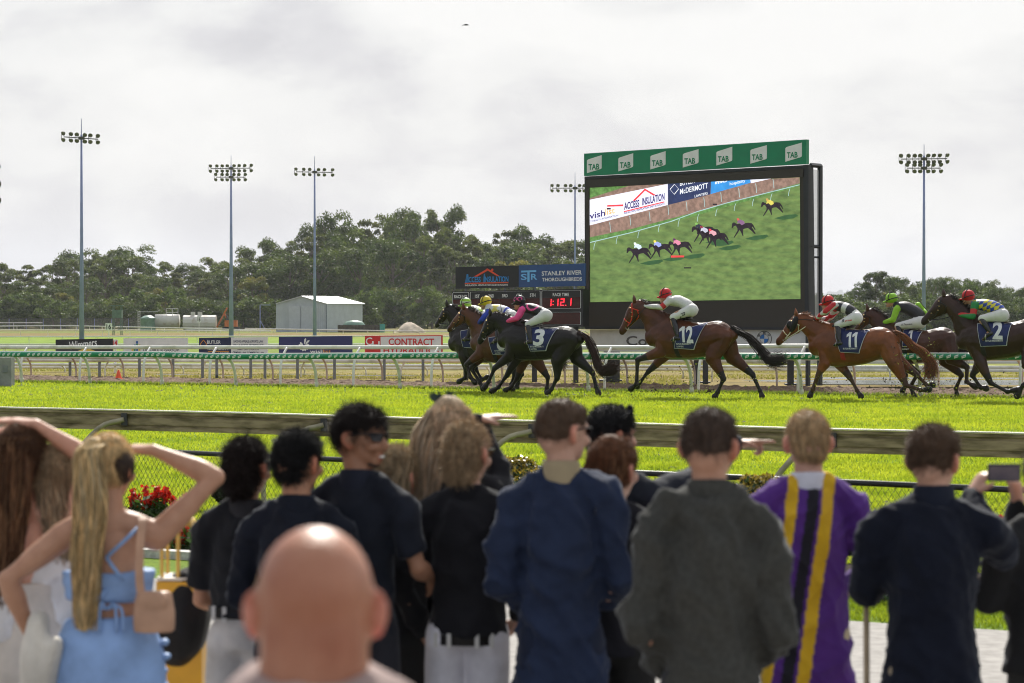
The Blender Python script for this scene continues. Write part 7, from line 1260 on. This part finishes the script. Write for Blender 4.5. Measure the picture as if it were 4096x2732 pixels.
lbm = cloth('light_blue_satin', (.26, .40, .68), rough=.5, bump=.008, bscale=10); T = Blob(); T.tube([w(0, .0, H - .475), w(0, 0, H - .53), w(0, 0, H - .585)], [(.122, .168), (.114, .158), (.106, .148)], lat=p.lat, n=20, flat=True); T.build('crop_top', lbm, p.o, voxel=.012, smooth=2, cols=False, disp=folds(.005, 40, 4, (.3, .3, 2)))
m = MB()
for a, b2 in (((.115, -.085, H - .315), (.0, -.125, H - .42)), ((.0, -.125, H - .42), (.06, -.125, H - .50)), ((-.115, -.085, H - .315), (-.06, -.125, H - .42)), ((.0, -.115, H - .53), (-.06, -.11, H - .60))): m.tube([w(*a), (w(*a) + w(*b2)) / 2 + w(0, -.012, 0) - w(0, 0, 0), w(*b2)], .007, 6)
for dx in (-.05, -.02, .03, .05): m.tube(catmull([w(0, -.112, H - .60), w(dx, -.125, H - .57 - abs(dx) * .5), w(dx * 1.2, -.13, H - .68)], 4), .006, 5)
m.build('shoulder_straps', lbm, p.o, smooth=True)
T = Blob(); T.tube([w(0, 0, H - .64), w(0, -.01, H - .76), w(0, -.01, H - .90), w(0, 0, H - 1.15), w(0, 0, .42)], [(.110, .150), (.135, .195), (.14, .205), (.13, .20), (.13, .20)], lat=p.lat, n=22, flat=True); T.ell(w(.08, -.07, H - .86), (.09, .07, .1)); T.ell(w(-.08, -.07, H - .86), (.09, .07, .1)); T.build('skirt', lbm, p.o, voxel=.013, smooth=3, cols=False, disp=folds(.006, 14, 8, (1, 1, .8)))
m = MB()
for k in range(9): c_ = w(.196 + .006 * math.sin(k * 2), -.02, H - .73 - k * .05); S = Blob(); S.ell(c_, (.018, .03, .014)); co, Fc, nr = S.mesh(.008, 1); m.add(co, Fc)
m.build('ruching', lbm, p.o, smooth=True)
bagm = cloth('tan_leather', (.50, .30, .20), rough=.45, bump=.002); b0 = w(.165, -.15, H - .60); r = empty('handbag', b0 - (0, 0, .09), 'small tan shoulder bag hanging at the hip of the blonde woman', 'handbag'); S = Blob()
S.tube([b0 + (0, 0, .065), b0 + (0, 0, .03), b0 - (0, 0, .03), b0 - (0, 0, .078)], [(.022, .060), (.032, .068), (.038, .074), (.034, .070)], lat=p.lat, n=20, flat=True); S.ell(b0 + (0, -.03, .035), (.055, .012, .035)); S.build('bag_body', bagm, r, voxel=.008, smooth=3, cols=False)
m = MB(); sh_ = w(.125, -.055, H - .30); V0 = catmull([b0 + (-.045, .0, .06), w(.115, -.14, H - .48), w(.118, -.12, H - .36), sh_ + (0, 0, .012), w(.13, .06, H - .34)], 5)
for a, b2 in zip(V0[:-1], V0[1:]): q = p.lat * .014; t_ = np.array((0, -.006, 0)); m.hexa([a - q, a + q, a + q + t_, a - q + t_, b2 - q, b2 + q, b2 + q + t_, b2 - q + t_])
m.build('shoulder_strap', bagm, r)
c0 = w(-.235, -.05, H - .70); S = Blob(); S.tube([c0 + (0, 0, .06), c0 - (.01, .02, .08), c0 - (.0, .03, .25), c0 + (.06, -.03, -.02)], [(.04, .07), (.05, .085), (.04, .08), (.03, .06)], n=14); S.tube([c0 - (.02, 0, .1), c0 - (.05, .02, .5)], [(.04, .07), (.04, .09)], n=14); o = S.build('folded_shawl', cloth('cream_knit', (.64, .60, .53), bump=.006, bscale=60), None, base=c0, voxel=.012, smooth=3, cols=False, disp=folds(.009, 26, 4, (1, 1, .3))); tag(o, 'cream knitted shawl draped over the forearm of the blonde woman', 'shawl')
# yellow stand
ym = M('yellow_paint', (.72, .38, .02), .4, .12, 5); yl = M('yellow_frame', (.70, .45, .10), .4, .15, 5); Y = 9.9; s_ = F / Y; q0 = P(722, 2320, Y); r = empty('yellow_stand', (q0[0], q0[1], GZ), 'yellow metal stand with a barred frame on top behind the blonde woman', 'stand'); m = MB(); m.box((q0[0], q0[1], q0[2] - .02), (.17, .22, .045)); m.build('tray', ym, r); m = MB(); m.box((q0[0] - .01, q0[1], q0[2] + .012), (.15, .2, .012)); m.build('tray_paper', M('tray_white', (.8, .76, .68), .5), r)
m = MB()
for dx, dy in ((-.065, -.08), (.0, -.08), (.065, -.08), (-.065, .08), (.065, .08)): m.tube(catmull([(q0[0] + dx, q0[1] + dy, q0[2]), (q0[0] + dx, q0[1] + dy, q0[2] + .17), (q0[0] + dx * .8, q0[1] + dy * .8, q0[2] + .235)], 4), .0085, 6)
m.tube([(q0[0] - .055, q0[1] - .065, q0[2] + .235), (q0[0] + .055, q0[1] - .065, q0[2] + .235)], .012, 6); m.box((q0[0], q0[1], q0[2] + .24), (.10, .13, .02)); m.build('bar_frame', yl, r, smooth=True)
m = MB(); m.box((q0[0] + .02, q0[1] + .02, (q0[2] - .2 + GZ) / 2), (.15, .18, q0[2] - .2 - GZ)); m.build('pedestal', ym, r)
S = Blob(); c0 = np.array((q0[0] + .03, q0[1] - .02, q0[2] - .12)); S.tube([c0 + (0, 0, .08), c0 - (.02, .02, .05), c0 - (.04, .03, .15), c0 - (.07, .0, .22)], [(.10, .10), (.11, .115), (.10, .085), (.04, .03)], n=14); o = S.build('black_jacket', cloth('black_satin', (.012, .012, .014), rough=.4), None, base=c0, voxel=.012, smooth=3, cols=False, disp=folds(.012, 16, 3)); tag(o, 'black jacket hung over the yellow stand', 'jacket')
# 3 man in black polo with curly hair
BK = (.013, .014, .018)
p = Person(985, 1752, 1030, R_(-12), 'curly dark haired man in black polo and pale trousers beside the yellow stand', skin=TANN, shw=.165, hyaw=R_(-25)); p.arm(-1, (-.205, .05, p.H - .64), (-.12, .26, p.H - .68)); p.arm(1, (.22, .06, p.H - .64), (.12, .26, p.H - .70)); p.body(); p.hair((.022, .014, .012), 'curly', ln=.014, curl=.6, vol=.90); p.top_(BK, 'polo_shirt', hem=p.H * .575, sleeve='short', collar=cloth('black_collar', (.03, .03, .034))); p.trousers((.52, .50, .48)); p.belt((.012, .01, .01)); p.shoes()
# 4
NV = (.009, .012, .022)
p = Person(1188, 1724, 1080, R_(-10), 'straight black haired man in dark navy shirt behind the bald head', skin=TANN, shw=.165, hyaw=R_(-30)); p.arm(-1, (-.24, .06, p.H - .62), (-.12, .22, p.H - .70)); p.arm(1, (.24, .06, p.H - .62), (.12, .24, p.H - .70)); p.body(); p.hair((.010, .009, .010), 'short', ln=.02, fade=False, vol=.99, shine=.6); p.top_(NV, 'shirt', collar=cloth('navy_collar', NV)); p.trousers((.03, .03, .04)); p.shoes()
# 5 man in sunglasses turned right, smiling
p = Person(1436, 1628, 1060, R_(-20), 'smiling man in black sunglasses turned towards the right', skin=BRN, shw=.165, build=1.0, hyaw=R_(-116), htilt=-.05); p.arm(-1, (-.24, .0, p.H - .63), (-.14, .18, p.H - .80)); p.arm(1, (.24, .0, p.H - .60), (.20, .22, p.H - .66)); p.body(voxel=.007)
p.hair((.022, .014, .012), 'short', ln=.018, fade=True, vol=1.04, curl=.3); p.shades(); S = Blob(); c, si = math.cos(p.hy), math.sin(p.hy); ax = np.array([(c, si, 0), (-si, c, 0), (0, 0, 1)]); S.ell(p.h(0, .099, -.1855), (.020, .010, .0055), (.8, .78, .74), ax); S.build('teeth', M('teeth_white', (.75, .72, .66), .3), p.o, voxel=.003, smooth=1, cols=False)
S = Blob(); S.tube([p.h(-.03, .060, -.214), p.h(0, .082, -.220), p.h(.03, .060, -.214)], [.008, .010, .008], (.02, .014, .012), n=8); S.build('beard', M('beard_stubble', (.02, .013, .01), .8, .3, 60), p.o, voxel=.007, smooth=1, cols=False)
p.top_((.011, .014, .024), 'shirt', 1.0, collar=cloth('dark_collar', (.014, .017, .03)), sleeve='short'); p.trousers((.02, .02, .026)); p.shoes()
# blonde woman seen between him and the long haired blonde
p = Person(1585, 1790, 1010, R_(-40), 'blonde woman peeking out at the shoulder of the man in sunglasses', skin=PALE, shw=.165); p.arm(1, (.16, .12, p.H - .50), (.06, .22, p.H - .40), 'flat', (0, .2, 1), (0, 1, 0)); p.arm(-1); p.body(); p.hair((.55, .42, .26), 'long'); p.locks((.58, .44, .27), [p.h(.02, -.02, -.05), p.w(.03, -.08, p.H - .25), p.w(.03, -.1, p.H - .45)], [(.07, .06), (.085, .05), (.05, .03)], 300, .004); p.top_((.02, .02, .024), 'top'); p.trousers((.02, .02, .02))
# 6 tall blonde woman
p = Person(1800, 1612, 1000, R_(-5), 'woman with very long straight blonde hair and dark feather headpiece', skin=PALE, shw=.175, hyaw=R_(-20)); H = p.H; w = p.w; p.arm(1, (.20, .10, H - .34), (.09, .16, H - .075), 'flat', (.85, .1, .12), (0, 0, -1)); p.arm(-1); p.body(); p.hair((.74, .55, .37), 'long', ln=.015, vol=1.08)
p.locks((.78, .58, .38), [p.h(0, -.01, -.03), p.h(-.045, -.05, -.13), w(-.085, -.07, H - .32), w(-.11, -.09, H - .46), w(-.12, -.10, H - .58)], [(.085, .08), (.10, .07), (.082, .05), (.065, .04), (.04, .03)], 800, .0045, .006, col2=(.70, .56, .40)); p.top_((.015, .015, .018), 'top'); p.trousers((.02, .02, .02))
m = MB(); rng = np.random.default_rng(3); c0 = p.h(-.03, -.01, -.0)
for k in range(16): a = rng.uniform(-1.3, 1.2); L = rng.uniform(.05, .10); t_ = c0 + np.array((math.sin(a) * L, rng.uniform(-.02, .02), math.cos(a) * L * .6 + .005)); u = np.array((math.cos(a), 0, -math.sin(a))) * .010; mid = (c0 + t_) / 2; m.add([c0, mid - u, t_, mid + u], [(0, 1, 2, 3)]); m.add([c0 + (0, .002, 0), mid - u + (0, .004, .002), t_ + (0, .002, 0), mid + u + (0, .004, 0)], [(0, 1, 2, 3)])
o = m.build('feather_headpiece', M('dark_feather', (.03, .05, .045), .8, .3, 20), p.o)
# 7 curly blond man in black shirt, white trousers
p = Person(1868, 1692, 1040, R_(-8), 'curly dark blond man in black shirt, brown belt and white trousers', skin=PALE, shw=.17, hyaw=R_(-30)); p.arm(-1, (-.26, -.01, p.H - .63), (-.20, .14, p.H - .82)); p.arm(1, (.25, .04, p.H - .62), (.17, .22, p.H - .76)); p.body(); p.hair((.52, .37, .22), 'curly', ln=.015, curl=.4, vol=.88); p.shades((.05, .02, .02), (.06, .02, .02)); p.top_((.014, .014, .018), 'shirt', 1.0, hem=p.H * .515, sleeve='long', collar=cloth('plain_black_collar', (.010, .010, .013))); p.trousers((.62, .61, .66), topz=p.H * .53); p.belt((.045, .025, .016), z=p.H * .508); p.shoes()
# 8 navy jacket
p = Person(2245, 1600, 1090, R_(-5), 'man in navy jacket with beige collar and wraparound sunglasses', skin=PALE, shw=.160, build=.98, hyaw=R_(-52)); p.arm(-1, (-.205, -.02, p.H - .66), (-.12, .21, p.H - .80)); p.arm(1, (.215, -.02, p.H - .66), (.12, .22, p.H - .78)); p.body(); p.hair((.15, .09, .055), 'short', ln=.011, fade=True); p.shades(); p.top_((.022, .034, .075), 'jacket', 1.12, hem=p.H * .36, fold=.020, flare=.12, collar=cloth('beige_collar', (.36, .29, .18)), high=.01); p.trousers((.014, .02, .042)); p.shoes()
p2 = p
# 9 black haired man pointing right
p = Person(2440, 1628, 985, R_(-35), 'black haired man in dark jacket pointing to the right with outstretched arm', skin=(.42, .22, .14), shw=.19, hyaw=R_(-60)); H = p.H; p.arm(1, (.25, .27, H - .30), (.27, .55, H - .165), 'point', (1, .05, .05), (0, -.2, -1)); p.arm(-1)
p.body(voxel=.0075); p.hair((.010, .009, .010), 'short', ln=.016, fade=False, vol=1.05, shine=.7); p.top_((.016, .019, .028), 'jacket', 1.08, hem=p.H * .45, collar=cloth('jacket_collar_dark', (.015, .018, .025))); p.trousers((.02, .02, .025)); p.shoes()
m = MB()
for sx in (-1, 1): V = [p.h(sx * .033 + .026 * math.cos(a), .075 - .0 * abs(math.cos(a)), -.012 + .020 * math.sin(a)) for a in np.linspace(0, 6.28, 15)]; m.add([V[i] for i in range(14)], [tuple(range(14))]); m.tube(V, .003, 4); m.tube([p.h(sx * .06, .07, -.012), p.h(sx * .084, .0, -.04)], .003, 4)
m.build('sunglasses_on_head', M('sunglass_black'), p.o)
# 10 auburn hair
p = Person(2452, 1755, 1060, R_(-15), 'auburn haired person in dark clothes between the navy and grey jackets', skin=PALE, shw=.18, hyaw=R_(-35)); p.arm(1); p.arm(-1); p.body(); p.hair((.20, .085, .040), 'long', ln=.014, vol=1.06); p.locks((.22, .095, .045), [p.h(0, -.02, -.04), p.h(0, -.06, -.13), p.h(.0, -.055, -.22)], [(.08, .075), (.088, .06), (.05, .04)], 450, .004, .004, 'bob_hair', (.42, .22, .11)); p.top_((.018, .018, .024), 'coat', 1.05); p.trousers((.02, .02, .02)); p.shoes()
# 11 grey jacket
p = Person(2838, 1634, 1310, R_(0), 'man in dark grey wool jacket with short dark hair, standing in the middle', skin=(.50, .27, .18), shw=.162, build=.98, hyaw=R_(-22)); p.arm(-1, (-.205, -.03, p.H - .66), (-.14, .20, p.H - .80)); p.arm(1, (.215, -.03, p.H - .67), (.15, .20, p.H - .82)); p.body(); p.hair((.095, .060, .042), 'short', ln=.012, fade=True, vol=.99); p.top_((.055, .058, .056), 'jacket', 1.12, hem=p.H * .38, fold=.020, flare=.10, mat=cloth('grey_wool', (.054, .054, .048), scale=60, var=.15, rough=.95), collar=cloth('grey_wool', (.06, .064, .060)), high=.015); p.trousers((.03, .03, .035)); p.shoes()
# 12 purple jersey
def jersey(co, c):
    c = np.tile(np.array((.085, .018, .21)), (len(co), 1)); H = pj.H; loc = co - pj.base; back = loc[:, 1] < .02; t_ = (H - .30 - loc[:, 2]); x = loc[:, 0] + .26 * t_ * .55 + .045 * 0
    on = back & (np.abs(loc[:, 0]) < .30)
    for x0, x1, k in ((-.085, -.045, (.72, .44, .01)), (-.012, .030, (.006, .005, .012)), (.042, .090, (.72, .44, .01))): c[on & (x > x0) & (x < x1)] = k
    return c
pj = p = Person(3232, 1646, 1060, R_(3), 'fair haired young man in purple rugby jersey with yellow and black stripes', skin=(.58, .34, .26), shw=.178, hyaw=R_(4)); p.arm(-1, (-.23, -.02, p.H - .64), (-.14, .20, p.H - .76)); p.arm(1, (.255, -.02, p.H - .60), (.20, .17, p.H - .66)); p.body(); p.hair((.60, .41, .22), 'short', ln=.012, fade=False, vol=.99, curl=0); p.top_(None, 'jersey', 1.1, hem=p.H * .37, mat=VM('jersey_cotton', color2=(.8, .78, .85), scale=8, rough=.85, bump=.006, bscale=15), colfn=jersey, collar=cloth('white_collar', (.66, .66, .74)), high=.005, fold=.014, flare=.03); p.trousers((.5, .42, .28)); p.shoes()
cn = P(3474, 2450, F / 1150); m = MB(); m.tube([(cn[0], cn[1], GZ), (cn[0], cn[1] + .05, CZ - (2200 - HZ) / 1150)], .011, 8); tag(m.build('walking_cane', M('cane_wood', (.42, .32, .2), .5, .2, 5), base=(cn[0], cn[1], GZ), smooth=True), 'thin pale wooden cane held beside the purple jersey', 'cane')
# 13 navy coat with phone
p = Person(3735, 1704, 1165, R_(-6), 'man in dark navy coat holding up a phone in both hands', skin=PALE, shw=.185, build=1.02, hyaw=R_(-30)); H = p.H; w = p.w
p.arm(1, (.25, .16, H - .46), (.155, .40, H - .275), 'grip', (.50, .1, .80), (.75, .2, -.55)); p.arm(-1, (-.225, .10, H - .58), (-.10, .33, H - .50), 'relaxed'); p.body(voxel=.0075)
p.hair((.15, .09, .055), 'short', ln=.016, fade=True, vol=1.02); p.top_((.007, .010, .022), 'coat', 1.16, hem=p.H * .44, collar=cloth('stand_collar', (.012, .016, .03)), high=.025, fold=.014, flare=.03); p.trousers((.30, .25, .18)); p.shoes()
# 14 second phone holder / man at the right edge
p = Person(4205, 1790, 1120, R_(20), 'person in charcoal coat cut off by the right edge, gripping the phone', skin=PALE, shw=.20); H = p.H; p.arm(-1, (-.21, .07, H - .54), (-.045, .144, H - .23), 'grip', (-.1, .1, 1), (-.6, .6, .2)); p.arm(1); p.body(); p.hair((.06, .04, .03), 'short'); p.top_((.022, .022, .024), 'coat', 1.12, hem=H * .5, collar=cloth('charcoal_collar', (.02, .02, .022))); p.trousers((.03, .03, .03))
ph = P(4012, 1892, F / 1130); PP = VPlane(3000, F / 1130, 4100, F / 1130); r = empty('smartphone', tuple(ph), 'dark smartphone held level in front of the navy coat man', 'phone'); m = MB(); PP.poly(m, [(3952, 1862), (3956, 1856), (4078, 1856), (4083, 1862), (4083, 1918), (4078, 1926), (3956, 1926), (3952, 1918)], 0, .009); m.build('body', M('phone_black', (.012, .012, .018), .25, .1, 5), r)
m = MB(); PP.poly(m, [(3958, 1866), (4078, 1866), (4078, 1921), (3958, 1921)], .001, .0005); m.build('display', M('phone_display', (.03, .025, .04), .12, .5, 12, emit=.25, color2=(.08, .06, .07)), r)
# bird
bq = P(1862, 102, 120); r = empty('bird', tuple(bq), 'small dark bird gliding high above the trees', 'bird'); m = MB(); S = Blob(); S.tube([bq + (-.06, 0, 0), bq + (.0, 0, .02), bq + (.12, 0, .0)], [.02, .045, .015]); S.build('torso', M('bird_dark', (.03, .03, .035), .8), r, voxel=.012, smooth=1, cols=False)
for sx, pts in ((0, [(-.02, 0), (-.10, .03), (-.20, -.06), (-.10, -.01)]), (1, [(.0, .02), (.08, .06), (.20, -.02), (.08, .03)])): m = MB(); a = [bq + (x, .02, z) for x, z in pts]; m.add(a + [q + (0, .03, .01) for q in a], [(0, 1, 2, 3), (7, 6, 5, 4), (0, 4, 5, 1), (1, 5, 6, 2), (2, 6, 7, 3), (3, 7, 4, 0)]); m.build('wing', M('bird_dark'), r)
# ---------------------------------------------------------------- labels: tell look-alikes apart by their order in the row
_by = {}
for o in sc.objects:
    if o.parent is None and o.get('label') and o.get('group') and o.name.split('.')[0] in ('gum_tree', 'golden_tree', 'bushy_tree', 'pine_tree'): _by.setdefault(o['label'], []).append(o)
ORD = 'first second third fourth fifth sixth seventh eighth ninth tenth eleventh twelfth thirteenth fourteenth fifteenth sixteenth seventeenth eighteenth nineteenth twentieth'.split() + ['twenty-first', 'twenty-second', 'twenty-third', 'twenty-fourth', 'twenty-fifth', 'twenty-sixth', 'twenty-seventh', 'twenty-eighth']
for lb, os_ in _by.items():
    if len(os_) > 1:
        os_.sort(key=lambda o: o.location.x / o.location.y)
        for i, o in enumerate(os_): o['label'] = (f'{ORD[i]} from the left, ' + lb) if i < len(ORD) else lb
